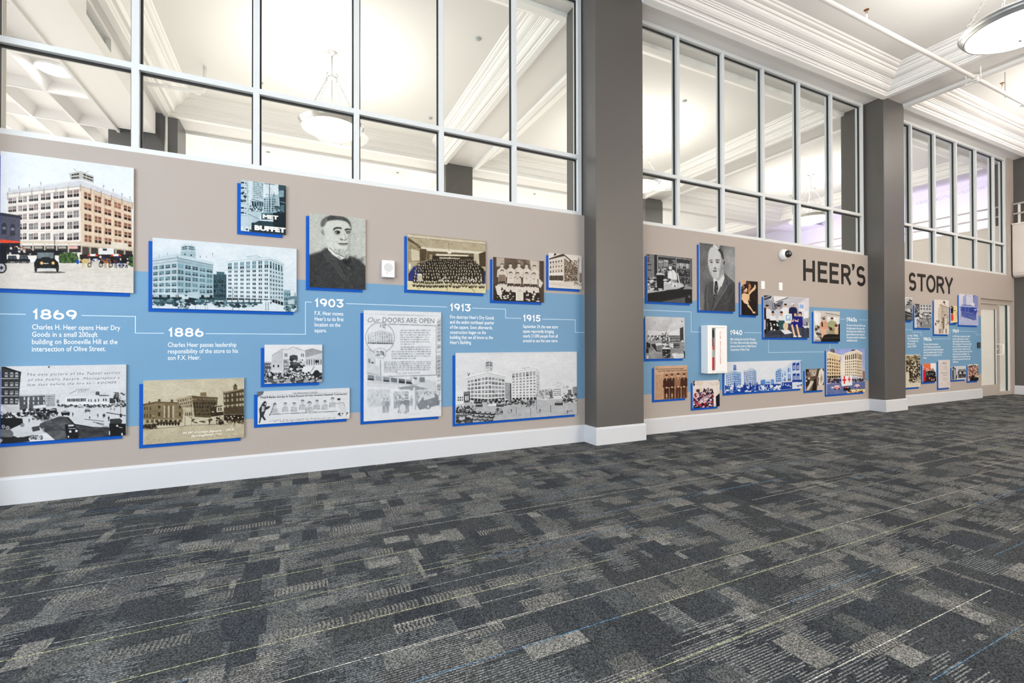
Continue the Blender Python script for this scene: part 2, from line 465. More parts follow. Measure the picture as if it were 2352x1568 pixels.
# ================================================================== SETTING
ZB, ZR, ZC = 5.75, 5.80, 6.05        # beam underside, recess in beam underside, ceiling
M_bounce = mat('pale_bounce_floor', (0.72, 0.69, 0.64), 0.5, var=0.1)  # unseen floor, made pale to bounce light up onto the beams
MB().face((-9, 0.16, 0.002), (16.1, 0.16, 0.002), (16.1, 14, 0.002), (-9, 14, 0.002)).build('floor_next_room', M_bounce, kind='structure')
floor = MB().face((-9, -13, 0), (21, -13, 0), (21, 14, 0), (-9, 14, 0)).build('floor', M_carpet, kind='structure')

# mural wall (north): a half-height partition between the pillars, with the door opening at its far end
wn = MB()
wn.box(-9, 14.33, 0, 0.16, 0, 2.915)
wn.box(14.33, 16.10, 0, 0.16, 2.30, 2.915)
wn.box(15.78, 16.10, 0, 0.16, 2.915, ZR)
wn.box(16.03, 16.10, 0, 0.16, 0, 2.30)
wn.build('wall_north', M_taupe, kind='structure')
# east wall of this hall, below the balcony, and upper mezzanine wall
box_obj('wall_east', M_dkgrey, (16.14, 16.3, -13, -0.28, 0, 2.9), kind='structure')
MB().box(18.5, 18.7, -13, 14, 2.9, 7.0).build('wall_mezzanine', M_violet, kind='structure')
MB().box(16.12, 18.5, -13, 14, 3.0, 3.2).build('floor_mezzanine', M_soff, kind='structure')
# street side with its window openings (behind the camera)
ws = MB()
ws.box(-9, 21, -13.2, -13, 0, 0.5); ws.box(-9, 21, -13.2, -13, 5.3, ZC)
for a, b in ((-9, -5.9), (-0.5, 0.5), (5.9, 6.9), (12.3, 21)): ws.box(a, b, -13.2, -13, 0.5, 5.3)
ws.build('wall_south', M_taupe, kind='structure')
MB().box(-6.2, -6, -13, -10.4, 0, ZC).box(-6.2, -6, -2.2, 0, 0, ZC).box(-6.2, -6, -10.4, -2.2, 0, 0.5).box(-6.2, -6, -10.4, -2.2, 5.3, ZC).box(-9.2, -9, 0, 14, 0, ZC).build('wall_west', M_taupe, kind='structure')
MB().box(-9, 21, 13, 13.2, 0, ZC).build('wall_far', M_cream, kind='structure')
MB().box(18.7, 21, -13, 14, 6.6, 6.8).box(16.9, 18.7, -13, 14, 6.6, 6.8).build('ceiling_mezzanine', M_ceil, kind='structure')

# ceiling: coffers between beams, each with the stepped plaster cornice
PROF = [(-0.11, ZR), (-0.10, ZB + 0.012), (-0.09, ZB), (0.0, ZB), (0.012, ZB + 0.006), (0.014, ZB + 0.024), (0.034, ZB + 0.028), (0.040, ZB + 0.044), (0.052, ZB + 0.050),
        (0.075, ZB + 0.054), (0.10, ZB + 0.066), (0.12, ZB + 0.084), (0.135, ZB + 0.108), (0.152, ZB + 0.110), (0.154, ZB + 0.125), (0.170, ZB + 0.127), (0.172, ZB + 0.142),
        (0.188, ZB + 0.144), (0.190, ZB + 0.159), (0.206, ZB + 0.161), (0.23, ZB + 0.165), (0.262, ZB + 0.178), (0.285, ZB + 0.198), (0.300, ZB + 0.222), (0.318, ZB + 0.224),
        (0.330, ZB + 0.236), (0.334, ZB + 0.252), (0.36, ZB + 0.254), (0.385, ZB + 0.262), (0.402, ZB + 0.280), (0.422, ZB + 0.283), (0.430, ZB + 0.292), (0.44, ZC)]
COFFERS = []
XS = [(-2.25, 3.33), (4.22, 9.72), (10.55, 16.02)]
YS_OUR = [(-5.95, -0.34), (-12.3, -6.85)]
YS_OTH = [(0.50, 6.02), (6.90, 12.6)]
n = 1
for (x0, x1) in XS:
    for (y0, y1) in YS_OUR + YS_OTH:
        mb = MB()
        for d, z in PROF:
            mb.v += [(x0 + d, y0 + d, z), (x1 - d, y0 + d, z), (x1 - d, y1 - d, z), (x0 + d, y1 - d, z)]
        for i in range(len(PROF) - 1):
            for k in range(4):
                a = i * 4 + k; b = i * 4 + (k + 1) % 4
                mb.f.append((a, a + 4, b + 4, b))
        mb.build('trim_%d' % n, M_mould, kind='structure'); n += 1
MB().box(-9, 21, -13, 14, ZC, ZC + 0.1).build('ceiling', M_ceil, kind='structure')
cb = MB()
for a, b in ((-2.9, -2.15), (3.25, 4.3), (9.64, 10.63), (15.94, 16.95)): cb.box(a, b, -13, 13, ZR, ZR + 0.04)
for a, b in ((-0.42, 0.58), (-6.92, -5.88), (5.95, 6.97), (12.5, 13), (-13, -12.2)): cb.box(-9, 21, a, b, ZR + 0.001, ZR + 0.041)
for a, b in ((-2.70, -2.34), (3.44, 4.11), (9.83, 10.44), (16.13, 16.75)):
    pass
cb.build('trim_beams', M_soff, kind='structure')
# bay left of the first pillar on this side: plain ceiling
MB().box(-9, -2.7, -13, -0.3, 5.7, 5.75).build('ceiling_west', M_ceil, kind='structure')

# neighbour room, west bay: boxed-in beam with a grille, and the lower grid ceiling of coffered panels
bx = MB()
bx.box(-2.44, -2.45, 0.17, 5.93, 5.32, ZR) if False else None
bx.box(-3.02, -2.44, 0.17, 2.70, 5.32, ZR); bx.box(-3.02, -2.44, 3.58, 5.93, 5.32, ZR)
bx.box(-3.02, -2.44, 2.70, 3.58, 5.32, 5.52); bx.box(-3.02, -2.44, 2.70, 3.58, 5.72, ZR); bx.box(-3.02, -2.60, 2.70, 3.58, 5.52, 5.72)
bx.build('ceiling_beam_box', M_ceil, kind='structure')
gr = MB()
for i in range(5): gr.box(-2.52, -2.50, 2.71, 3.57, 5.53 + i * 0.038, 5.545 + i * 0.038)
gr.build('air_grille', M_grille, label='long grey air grille recessed in the white boxed beam at far left', cat='vent')
gc = MB()
PX = [-3.02 - i * 0.61 for i in range(9)]
PY = [0.2 + i * 1.17 for i in range(12)]
Z0, Z1 = 5.32, 5.46
for i in range(8):
    for j in range(10):
        xa, xb, ya, yb = PX[i + 1], PX[i], PY[j], PY[j + 1]
        r = [(0.0, Z0), (0.022, Z0), (0.022, Z0 + 0.012), (0.13, Z1), (0.13, Z1)]
        base = len(gc.v)
        for d, z in r[:4]:
            gc.v += [(xa + d, ya + d, z), (xb - d, ya + d, z), (xb - d, yb - d, z), (xa + d, yb - d, z)]
        for q in range(3):
            for k in range(4):
                a = base + q * 4 + k; b2 = base + q * 4 + (k + 1) % 4
                gc.f.append((a, a + 4, b2 + 4, b2))
        e = base + 12
        gc.f.append((e + 3, e + 2, e + 1, e))
gc.box(-3.06, -3.02, 0.17, 12.0, Z0 - 0.03, Z0 + 0.02)
gc.build('ceiling_grid', M_tile, kind='structure')
lp = empty('ceiling_panel_light', (-3.325, 4.295, Z1 - 0.035), label='bright oblong light set in the grey grid ceiling at far left', cat='ceiling light')
MB().lathe([(0.0, 0.012), (0.17, 0.010), (0.19, 0.0), (0.2, 0.03)], 32).build('lens', M_tube, lp, smooth=True)
MB().lathe([(0.2, 0.03), (0.215, 0.0), (0.23, 0.03)], 32).build('rim', M_plastic, lp, smooth=True)
l = bpy.data.lights.new('panel_lamp', 'AREA'); l.shape = 'DISK'; l.size = 0.35; l.energy = 16; l.color = (1, .98, .96)
lo = bpy.data.objects.new('panel_lamp', l); COL.objects.link(lo); lo.location = (-3.325, 4.295, Z1 - 0.05); lo.parent = None
lo.parent = lp; lo.location = (0, 0, -0.02)

# ------------------------------------------------------------------ pillars
def pillar(x0, x1, y0, y1, label, base=True, group=None, m=None):
    cx, cy = (x0 + x1) / 2, (y0 + y1) / 2
    o = empty('pillar', (cx, cy, 0), label=label, cat='pillar', group='square pillars of the hall')
    w, d = (x1 - x0) / 2, (y1 - y0) / 2
    MB().bbox(-w, w, -d, d, 0.0, ZR, 0.004).build('shaft', m or M_pil, o)
    if base:
        b = MB(); e = 0.022
        b.v += [(sx * (w + t), sy * (d + t), z) for (t, z) in ((e, 0.0), (e, 0.197), (e - 0.006, 0.207), (e - 0.014, 0.213), (0.0, 0.218)) for (sx, sy) in ((-1, -1), (1, -1), (1, 1), (-1, 1))]
        for i in range(4):
            for k in range(4):
                b.f.append((i * 4 + k, i * 4 + (k + 1) % 4, (i + 1) * 4 + (k + 1) % 4, (i + 1) * 4 + k))
        b.build('base_trim', M_white, o)
    return o
pillar(-3.02, -2.27, -0.25, 0.50, 'taupe square pillar at the left edge, behind the end of the first window', m=mat('taupe_pillar_paint', (0.40, 0.36, 0.31), 0.6))
pillar(3.38, 4.13, -0.255, 0.42, 'nearer tall charcoal pillar in the middle, between the first and second windows')
pillar(9.78, 10.475, -0.27, 0.46, 'farther tall charcoal pillar at right, between the words of the black lettering')
pillar(16.10, 16.85, -0.27, 0.46, 'dark pillar at the right edge, behind the balcony rails')
pillar(-3.20, -2.12, 6.10, 6.85, 'dark pillar seen through the first window, below the boxed beam', group=None)
pillar(3.40, 4.11, 6.10, 6.85, 'dark pillar seen through the first window, at the end of its diagonal beam')
pillar(9.80, 10.50, 6.10, 6.85, 'dark pillar seen through the second window, low behind its first pane')
# surface conduit on the far pillar
MB().tube([(-2.30, 6.07, 0), (-2.30, 6.07, 5.78)], 0.03).build('conduit', M_nickel, label='thin grey vertical pipe on the dark pillar below the boxed beam', cat='pipe')

# ------------------------------------------------------------------ baseboards
def baseboard(name, x0, x1, y=0.0):
    b = MB()
    pr = [(-0.020, 0.0), (-0.020, 0.197), (-0.014, 0.207), (-0.007, 0.213), (0.0, 0.218)]
    for x in (x0, x1):
        b.v += [(x, y + p, z) for p, z in pr] + [(x, y, 0)]
    k = len(pr)
    for i in range(k - 1): b.f.append((i, i + 1, k + 1 + i + 1, k + 1 + i))
    b.f.append(tuple(range(k + 1))[::-1]); b.f.append(tuple(range(k + 1, 2 * k + 2)))
    b.build(name, M_white, kind='structure')
baseboard('baseboard_1', -2.25, 3.36); baseboard('baseboard_2', 4.15, 9.76); baseboard('baseboard_3', 10.50, 14.33)
MB().box(16.12, 16.14, -13, -0.30, 0, 0.215).build('baseboard_east', M_white, kind='structure')

# ------------------------------------------------------------------ interior glazing above the mural wall
def glazing(name, x0, x1, mull, bars_left=True):
    root = empty(name, (0, 0, 0), kind='structure')
    ZS, ZH = 2.915, 5.80
    Y0, Y1 = 0.035, 0.145
    w = 0.027
    f = MB()
    f.box(x0, x1, Y0, Y1, ZS, ZS + 0.055)
    f.box(x0, x1, Y0, Y1, ZH - 0.06, ZH)
    xs = [x0 + w] + list(mull) + [x1 - w]
    for x in xs: f.box(x - w, x + w, Y0, Y1, ZS + 0.055, ZH - 0.06)
    for a, b in zip(xs[:-1], xs[1:]): f.box(a + w, b - w, Y0, Y1, 3.655, 3.705)
    f.build('window_frame', M_frame, root)
    g = MB(); p = MB(); t = 0.014
    for a, b in zip(xs[:-1], xs[1:]):
        a += w; b -= w
        for z0, z1 in ((ZS + 0.055, 3.655), (3.705, ZH - 0.06)):
            for yy in (0.078,):
                g.box(a, a + t, yy, yy + 0.026, z0, z1); g.box(b - t, b, yy, yy + 0.026, z0, z1)
                g.box(a + t, b - t, yy, yy + 0.026, z1 - t, z1); g.box(a + t, b - t, yy, yy + 0.026, z0, z0 + 0.006)
            p.box(a + t / 2, b - t / 2, 0.088, 0.094, z0 + 0.003, z1 - t / 2)
    g.build('gasket', M_black, root)
    p.build('pane', M_glass, root)
glazing('window_1', -2.27, 3.363, [-2.175, -1.263, -0.340, 0.575, 1.487, 2.399])
glazing('window_2', 4.13, 9.725, [5.049, 5.975, 6.904, 7.827, 8.741])
glazing('window_3', 10.475, 15.78, [11.445, 12.394, 13.329, 14.257, 15.168])

# ------------------------------------------------------------------ door with side light
dr = empty('door_1', (14.33, 0.0, 0), kind='structure')
DX0, DXM, DX1, DH = 0.0, 1.02, 1.70, 2.30
f = MB()
f.box(DX0, DX1, 0.04, 0.15, DH - 0.11, DH); f.box(DXM - 0.03, DXM + 0.05, 0.04, 0.15, 0, DH - 0.11)
f.box(DX1 - 0.05, DX1, 0.04, 0.15, 0, DH - 0.11); f.box(DXM + 0.05, DX1 - 0.05, 0.04, 0.15, 0, 0.09)
f.build('door_frame', M_doorframe, dr)
d = MB()
d.box(0.005, DXM - 0.035, 0.06, 0.105, 0.012, 0.27); d.box(0.005, DXM - 0.035, 0.06, 0.105, DH - 0.23, DH - 0.115)
d.box(0.005, 0.06, 0.06, 0.105, 0.27, DH - 0.23); d.box(DXM - 0.115, DXM - 0.035, 0.06, 0.105, 0.27, DH - 0.23)
d.build('door_leaf', M_doorframe, dr)
MB().box(DXM - 0.125, DXM - 0.085, 0.052, 0.06, 0.27, DH - 0.23).build('door_edge', M_doorstile, dr)
MB().box(DX1 - 0.17, DX1 - 0.05, 0.05, 0.15, 0.09, DH - 0.11).build('sidelight_edge', M_doorstile, dr)
MB().box(DX1 - 0.20, DX1 - 0.165, 0.05, 0.12, 0.09, DH - 0.11).build('sidelight_seal', M_reveal, dr)
MB().box(DXM - 0.133, DXM - 0.125, 0.056, 0.066, 0.27, DH - 0.23).build('door_seal', M_reveal, dr)
MB().box(0.06, DXM - 0.115, 0.080, 0.088, 0.27, DH - 0.23).box(DXM + 0.05, DX1 - 0.19, 0.080, 0.088, 0.09, DH - 0.11).build('pane', M_frost, dr)
h = MB(); hx = DXM - 0.07
h.tube([(hx, 0.06, 1.235), (hx, 0.0, 1.235), (hx, -0.045, 1.235), (hx, -0.06, 1.22), (hx, -0.06, 1.0), (hx, -0.045, 0.985), (hx, 0.0, 0.985), (hx, 0.06, 0.985)], 0.0125)
h.build('door_handle', M_plastic, dr, smooth=True)
MB().lathe([(0, 0), (0.018, 0), (0.02, 0.004), (0.02, 0.012)], 20).build('lock_cylinder', M_nickel, dr)
lk = bpy.data.objects['lock_cylinder']; lk.location = (hx, 0.048, 1.12); lk.rotation_euler = (R(90), 0, 0)

# ------------------------------------------------------------------ balcony / mezzanine edge at the right
bal = empty('balcony', (15.93, 0, 2.87), label='cream balcony with two rails at the right edge, running on behind the third window', cat='balcony')
b = MB()
YA, YB = -12.9, 12.9
pr = [(0.0, 0.12), (0.0, 1.30), (0.14, 1.30), (0.14, 0.2), (0.24, 0.12), (0.24, 0.0), (0.12, 0.0), (0.06, 0.015), (0.02, 0.05)]
for seg in ((YA, -0.03), (0.18, YB)):
    o = len(b.v)
    for y in seg: b.v += [(x, y, z) for x, z in pr]
    k = len(pr)
    for i in range(k): b.f.append((o + i, o + k + i, o + k + (i + 1) % k, o + (i + 1) % k))
    b.f.append(tuple(o + i for i in range(k))); b.f.append(tuple(o + k + i for i in range(k - 1, -1, -1)))
b.build('parapet', M_bal, bal)
cp = MB()
for seg in ((YA, -0.02), (0.17, YB)): cp.box(-0.02, 0.17, seg[0], seg[1], 1.30, 1.325)
cp.build('cap', M_rail, bal)
for z in (1.56, 1.80):
    rl = MB()
    for seg in ((YA, -0.05), (0.2, YB)): rl.tube([(0.02, seg[0], z), (0.02, seg[1], z)], 0.022)
    rl.build('rail', M_rail, bal, smooth=True)
for y in (-9.6, -7.2, -4.8, -2.4, -0.14, 0.3, 3.4, 5.8, 8.2, 10.6):
    MB().box(0.03, 0.055, y - 0.02, y + 0.02, 1.32, 1.80).build('post', M_rail, bal)
# raised lettering on the violet mezzanine wall (read from this side)
for body, ya, yb, z in (('OUR VISION', 3.02, 2.18, 5.80), ('OUR PASSION', 1.95, 1.10, 5.82)):
    v, fc = text_geom(body, 0.01, 0.5)
    mn, mx = v.min(0), v.max(0)
    mb = MB()
    for p in v:
        s_, t_ = (p[0] - mn[0]) / (mx[0] - mn[0]), (p[1] - mn[1]) / (mx[1] - mn[1])
        mb.v.append((18.5 - 0.03 * (p[2] - mn[2]) / (mx[2] - mn[2]), ya + (yb - ya) * s_, z + 0.11 * t_))
    mb.f = fc
    mb.build('wall_lettering', M_vinyl, label=('white words OUR VISION on the violet wall behind the third window' if 'VIS' in body else 'faint white second phrase on the violet wall, right of OUR VISION'), cat='lettering')
CAPS = [(2.59, 1.75, 'small round grey ceiling cap, upper right pane of the first window'), (2.58, 4.54, 'tiny ceiling cap just left of the diagonal beam, first window'), (6.94, 1.75, 'small ceiling cap behind the second pane of the second window'),
        (-0.58, 4.57, 'tiny ceiling cap left of the lit bowl, at the first window\'s third upright'), (14.46, 4.57, 'tiny ceiling cap behind the fourth pane of the second window'), (-0.62, 7.93, 'tiny dark ceiling cap below left of the first lit bowl'),
        (2.57, 7.95, 'tiny dark ceiling cap low in the fourth pane of the first window'), (6.89, 7.95, 'tiny dark ceiling cap low in the sixth pane of the first window')]
# ================================================================== LAMPS AND PIPES
def make_pendant(loc, label, drop=1.13, up=LAMP_UP, dn=LAMP_DN, r=0.51):
    """loc = centre of the bowl rim"""
    root = empty('pendant_light', loc, label=label, cat='pendant light', group='bowl pendant lights on chains')
    bowl = [(0.0, -0.155), (0.12, -0.150), (0.22, -0.134), (0.31, -0.105), (0.385, -0.066), (0.435, -0.022), (0.447, 0.0), (0.440, 0.0), (0.425, -0.018), (0.375, -0.058), (0.30, -0.096), (0.21, -0.124), (0.11, -0.140), (0.0, -0.144)]
    k = r / 0.51
    MB().lathe([(a * k, z) for a, z in bowl], 64).build('bowl', M_bowl, root, smooth=True)
    ring = [(0.445, -0.030), (0.452, -0.036), (0.462, -0.030), (0.466, -0.018), (0.480, -0.006), (0.492, 0.012), (0.497, 0.030), (0.507, 0.036), (0.510, 0.046), (0.504, 0.056), (0.492, 0.056), (0.480, 0.03), (0.455, 0.0), (0.445, -0.030)]
    o = MB().lathe([(a * k, z) for a, z in ring], 64).build('rim_ring', M_nickel, root, smooth=True)
    MB().lathe([(0, -0.175), (0.012, -0.172), (0.018, -0.16), (0.02, -0.150), (0.0, -0.148)], 16).build('finial', M_nickel, root, smooth=True)
    hub = 0.81
    MB().tube([(0, 0, -0.10), (0, 0, drop)], 0.009, 8).build('stem', M_chain, root, smooth=True)
    MB().lathe([(0, drop), (0.0, drop - 0.05), (0.03, drop - 0.045), (0.05, drop - 0.02), (0.098, drop - 0.012), (0.10, drop)], 32).build('canopy', M_nickel, root, smooth=True)
    h = MB().lathe([(0.0, hub + 0.03), (0.05, hub + 0.03), (0.085, hub + 0.012), (0.088, hub), (0.06, hub - 0.02), (0.0, hub - 0.025)], 24)
    for i in range(4):
        a = math.pi / 4 + i * math.pi / 2
        pts = []
        for q in range(9):
            t = q / 8 * math.pi * 1.4
            rr = 0.075 + 0.045 * math.sin(t) * 1.0; zz = hub + 0.02 + 0.035 * math.cos(t)
            pts.append((rr * math.cos(a), rr * math.sin(a), zz))
        h.tube(pts, 0.008, 6)
    h.build('hub', M_chain, root, smooth=True)
    for i in range(4):
        a = math.pi / 4 + i * math.pi / 2
        p0 = Vector((0.085 * math.cos(a), 0.085 * math.sin(a), hub - 0.01)); p1 = Vector((0.49 * k * math.cos(a), 0.49 * k * math.sin(a), 0.055))
        d = (p1 - p0); n = 18; step = d.length / n; dn_ = d.normalized()
        s1 = dn_.orthogonal().normalized(); s2 = dn_.cross(s1)
        c = MB()
        for q in range(n):
            cen = p0 + d * ((q + 0.5) / n); side = s1 if q % 2 else s2
            pts = []
            for w_ in range(9):
                t = 2 * math.pi * w_ / 8
                pts.append(cen + dn_ * (math.cos(t) * step * 0.62) + side * (math.sin(t) * 0.012))
            c.tube(pts, 0.0038, 5, cap=False)
        c.build('chain', M_chain, root, smooth=True)
    for nm, e, z, rot in (('uplight', up, 0.0, (R(180), 0, 0)),) if not dn else (('uplight', up, 0.0, (R(180), 0, 0)), ('downlight', dn, -0.19, (0, 0, 0))):
        l = bpy.data.lights.new(nm, 'AREA'); l.shape = 'DISK'; l.size = 0.8 * k; l.energy = e; l.color = LAMP_COL
        lo = bpy.data.objects.new(nm, l); COL.objects.link(lo); lo.parent = root; lo.location = (0, 0, z); lo.rotation_euler = rot
    return root
for i, (x, y) in enumerate(((0.54, 3.11), (6.93, 3.12), (13.22, 3.16))):
    make_pendant((x, y, 4.82), ['lit bowl pendant behind the first window, hanging on chains', 'lit bowl pendant half hidden by the nearer pillar, behind the second window',
                             'lit bowl pendant behind the right panes of the second window'][i], drop=1.23, up=16 if i == 0 else 36, dn=0)
make_pendant((7.55, -2.70, 4.90), 'large lit bowl pendant in the upper right corner, with nickel rim', drop=1.15, up=8, dn=0, r=0.52)
for x, y, w in ((0.7, -3.1, 'nearest the first window'), (13.2, -3.1, 'nearest the door'), (0.7, -9.3, 'in the south-west bay'), (7.0, -9.3, 'in the middle south bay'), (13.2, -9.3, 'in the south-east bay')):
    make_pendant((x, y, 4.80), 'lit bowl pendant over the carpet, outside the view, ' + w, drop=1.25, up=45 if x < 10 else 190, dn=0)

# sprinkler main along this side of the wall
sp = empty('sprinkler_pipe', (0, -1.465, 5.555), label='long white sprinkler pipe running under the ceiling at upper right', cat='pipe')
MB().tube([(-8, 0, 0), (15.9, 0, 0)], 0.030, 14).build('main', M_pipe, sp, smooth=True)
for x in (9.95, 11.9, 14.6):
    c = MB().lathe([(0.032, -0.03), (0.048, -0.03), (0.05, 0.0), (0.048, 0.03), (0.032, 0.03)], 16)
    c.v = [(x + z, yy, xx) for (xx, yy, z) in c.v]
    c.box(x - 0.008, x + 0.008, -0.075, -0.03, -0.012, 0.012); c.box(x - 0.008, x + 0.008, 0.03, 0.075, -0.012, 0.012)
    c.build('coupling', M_pipe, sp)
MB().box(10.0, 10.03, -0.02, 0.14, -0.055, -0.03).tube([(10.015, -0.05, -0.03), (10.015, -0.05, 0.18)], 0.008).tube([(10.015, 0.13, -0.04), (10.015, 0.13, 0.18)], 0.008).build('hanger', M_pipe, sp)
MB().tube([(11.25, 0.06, 0.0), (11.25, 0.06, 0.45)], 0.006, 6).build('hanger', M_chain, sp)
for x in (6.90, 10.95):
    h = MB()
    h.tube([(x, 0, 0.032), (x, 0, 0.10)], 0.014, 8)
    sg = h.build('sprinkler_head', M_pipe, sp)
    MB().tube([(x, 0, 0.10), (x + 0.022, 0, 0.115), (x + 0.016, 0, 0.145), (x, 0, 0.155)], 0.004, 6).tube([(x, 0, 0.10), (x - 0.022, 0, 0.115), (x - 0.016, 0, 0.145), (x, 0, 0.155)], 0.004, 6).build('yoke', M_brass, sg, label='brass frame')
    MB().lathe([(0, 0.155), (0.03, 0.155), (0.032, 0.16), (0, 0.163)], 16, (x, 0, 0)).build('deflector', M_brass, sg, label='brass deflector')

# pipe stub in the neighbour room with an elbow
p = empty('branch_pipe', (-2.3, 4.50, 5.60), label='white pipe ending in an elbow, behind the second pane of the first window', cat='pipe')
MB().tube([(-0.10, 0.02, 0), (0.80, -0.06, 0), (0.86, -0.06, 0.02), (0.88, -0.06, 0.08), (0.88, -0.06, 0.45)], 0.028, 12).build('pipe', M_pipe, p, smooth=True)
for x in (0.30, 0.74): MB().tube([(x, -0.03, 0), (x + 0.07, -0.035, 0)], 0.042, 12).build('coupling', M_pipe, p)
p = empty('wall_conduit', (-1.0, 12.9, 4.0), label='thin bent conduit on the far wall, low behind the first window', cat='pipe')
MB().tube([(-1.6, 0, 0.95), (0.6, 0, 0.30), (1.2, 0, 0.25), (1.2, 0, 0.95), (0.9, 0, 1.02)], 0.02, 8).build('pipe', M_tag, p, smooth=True)

# round concealed sprinkler caps in the neighbour room's ceiling
for i, (x, y, w) in enumerate(CAPS):
    c = empty('ceiling_sprinkler', (x, y, ZC - 0.001), label=w, cat='sprinkler', group='round concealed sprinklers in the ceiling')
    MB().lathe([(0, -0.02), (0.035, -0.02), (0.042, -0.012), (0.045, 0.0)], 20).build('cover', M_tag, c, smooth=True)
# small spotlight on the mezzanine edge
s = empty('spotlight', (14.66, 4.64, 5.24), label='small white spotlight left of the far pendant, behind the second window', cat='spotlight')
MB().tube([(0, 0, 0.8), (0, 0, 0.08)], 0.01, 8).build('stem', M_chain, s)
MB().lathe([(0.0, 0.10), (0.05, 0.09), (0.07, 0.0), (0.075, -0.08), (0.06, -0.08)], 20).build('housing', M_plastic, s, smooth=True)
MB().lathe([(0.0, -0.07), (0.058, -0.072)], 20).build('lens', M_tube, s)

# ================================================================== WALL DEVICES
d = empty('fire_alarm_strobe', (0.885, 0, 1.957), label='small white square alarm speaker between the bearded portrait and the banquet photo', cat='alarm')
MB().bbox(-0.065, 0.065, -0.045, 0.0, 0.0, 0.18, 0.006).build('body', M_plastic, d)
MB().bbox(-0.062, 0.062, -0.055, -0.04, 0.0, 0.035, 0.005).build('flash_lens', M_nickel if False else M_plastic, d)
g = MB()
g.lathe([(0.0, 0.0), (0.043, 0.0), (0.043, 0.003)], 32)
g.v = [(x, -0.046 - z, 0.105 + y) for x, y, z in g.v]
g.build('speaker_grille', M_grille, d)
MB().box(-0.02, -0.008, -0.0465, -0.044, 0.043, 0.050).build('mark', M_redtxt, d)
MB().box(0.01, 0.045, -0.0465, -0.044, 0.044, 0.049).build('print', M_tag, d)

d = empty('security_camera', (7.30, 0, 2.725), label='white dome security camera with black ball, left of the large black lettering', cat='camera')
g = MB().lathe([(0.0, 0.0), (0.095, 0.0), (0.097, 0.02), (0.088, 0.055), (0.070, 0.085), (0.060, 0.09)], 40)
g.v = [(x, -z, y) for x, y, z in g.v]; g.build('housing', M_plastic, d, smooth=True)
g = MB().lathe([(0.060, 0.085), (0.062, 0.10), (0.055, 0.125), (0.038, 0.146), (0.018, 0.155), (0.0, 0.157)], 32)
g.v = [(x, -z, y) for x, y, z in g.v]; g.build('dome', M_smoke, d, smooth=True)

for x, w in ((6.815, 'white blank wall plate just right of the dancer photo'), (7.253, 'white wall plate under the security camera')):
    d = empty('light_switch', (x, 0, 2.20), label=w, cat='wall plate')
    MB().bbox(-0.042, 0.042, -0.008, 0, -0.064, 0.064, 0.003).build('plate', M_plastic, d)
    MB().bbox(-0.018, 0.018, -0.012, -0.006, -0.034, 0.034, 0.002).build('insert', M_plastic, d)

d = empty('extinguisher_cabinet', (5.635, 0, 0.817), label='white fire extinguisher cabinet with narrow glass slot and red upright print', cat='fire extinguisher cabinet')
W_, H_, D_ = 0.20, 0.71, 0.135
c = MB().bbox(-W_, W_, -D_, 0, 0, 0.045, 0.01).bbox(-W_, W_, -D_, 0, H_ - 0.045, H_, 0.01)
c.bbox(-W_, -W_ + 0.09, -D_, 0, 0.03, H_ - 0.03, 0.012).bbox(W_ - 0.235, W_, -D_, 0, 0.03, H_ - 0.03, 0.012)
c.box(-W_ + 0.05, W_ - 0.2, -0.02, 0, 0.03, H_ - 0.03)
c.build('housing', M_plastic, d)
MB().box(-0.115, 0.15, -D_ - 0.003, -D_ + 0.002, 0.03, 0.034).build('lower_groove', M_tag, d)
MB().box(-0.115, 0.15, -D_ - 0.003, -D_ + 0.002, H_ - 0.034, H_ - 0.030).build('upper_groove', M_tag, d)
MB().box(-0.112, -0.033, -D_ + 0.012, -D_ + 0.016, 0.04, H_ - 0.04).build('pane', M_glass, d)
e = MB().lathe([(0.0, 0.03), (0.034, 0.03), (0.039, 0.04), (0.039, 0.42), (0.032, 0.46), (0.016, 0.48), (0.016, 0.52)], 24, (-0.072, -0.078, 0.02)).build('extinguisher', M_red, d, smooth=True)
MB().lathe([(0.0395, 0.24), (0.0395, 0.35)], 24, (-0.072, -0.078, 0.0)).build('label_band', M_tag, e)
MB().box(-0.095, -0.05, -0.112, -0.04, 0.53, 0.64).tube([(-0.07, -0.10, 0.58), (-0.095, -0.114, 0.54), (-0.088, -0.116, 0.40)], 0.008, 8).build('valve', M_dkplastic, e)
TXT = 'FIRE EXTINGUISHER'
for i, ch in enumerate(TXT):
    if ch == ' ': continue
    zt = 0.615 - i * 0.0285
    wall_text(ch, 0.045, 0.066 if ch != 'I' else 0.052, zt - 0.02, zt, -D_ - 0.0015, M_redtxt, 'letter', d, 0.02)

d = empty('card_reader', (14.17, 0, 1.15), label='small black card reader on the blue band beside the door', cat='card reader')
MB().bbox(-0.05, 0.05, -0.03, 0, 0, 0.13, 0.006).build('body', M_dkplastic, d)
MB().box(-0.03, 0.03, -0.032, -0.029, 0.03, 0.10).build('keypad', M_tag if False else M_smoke, d)

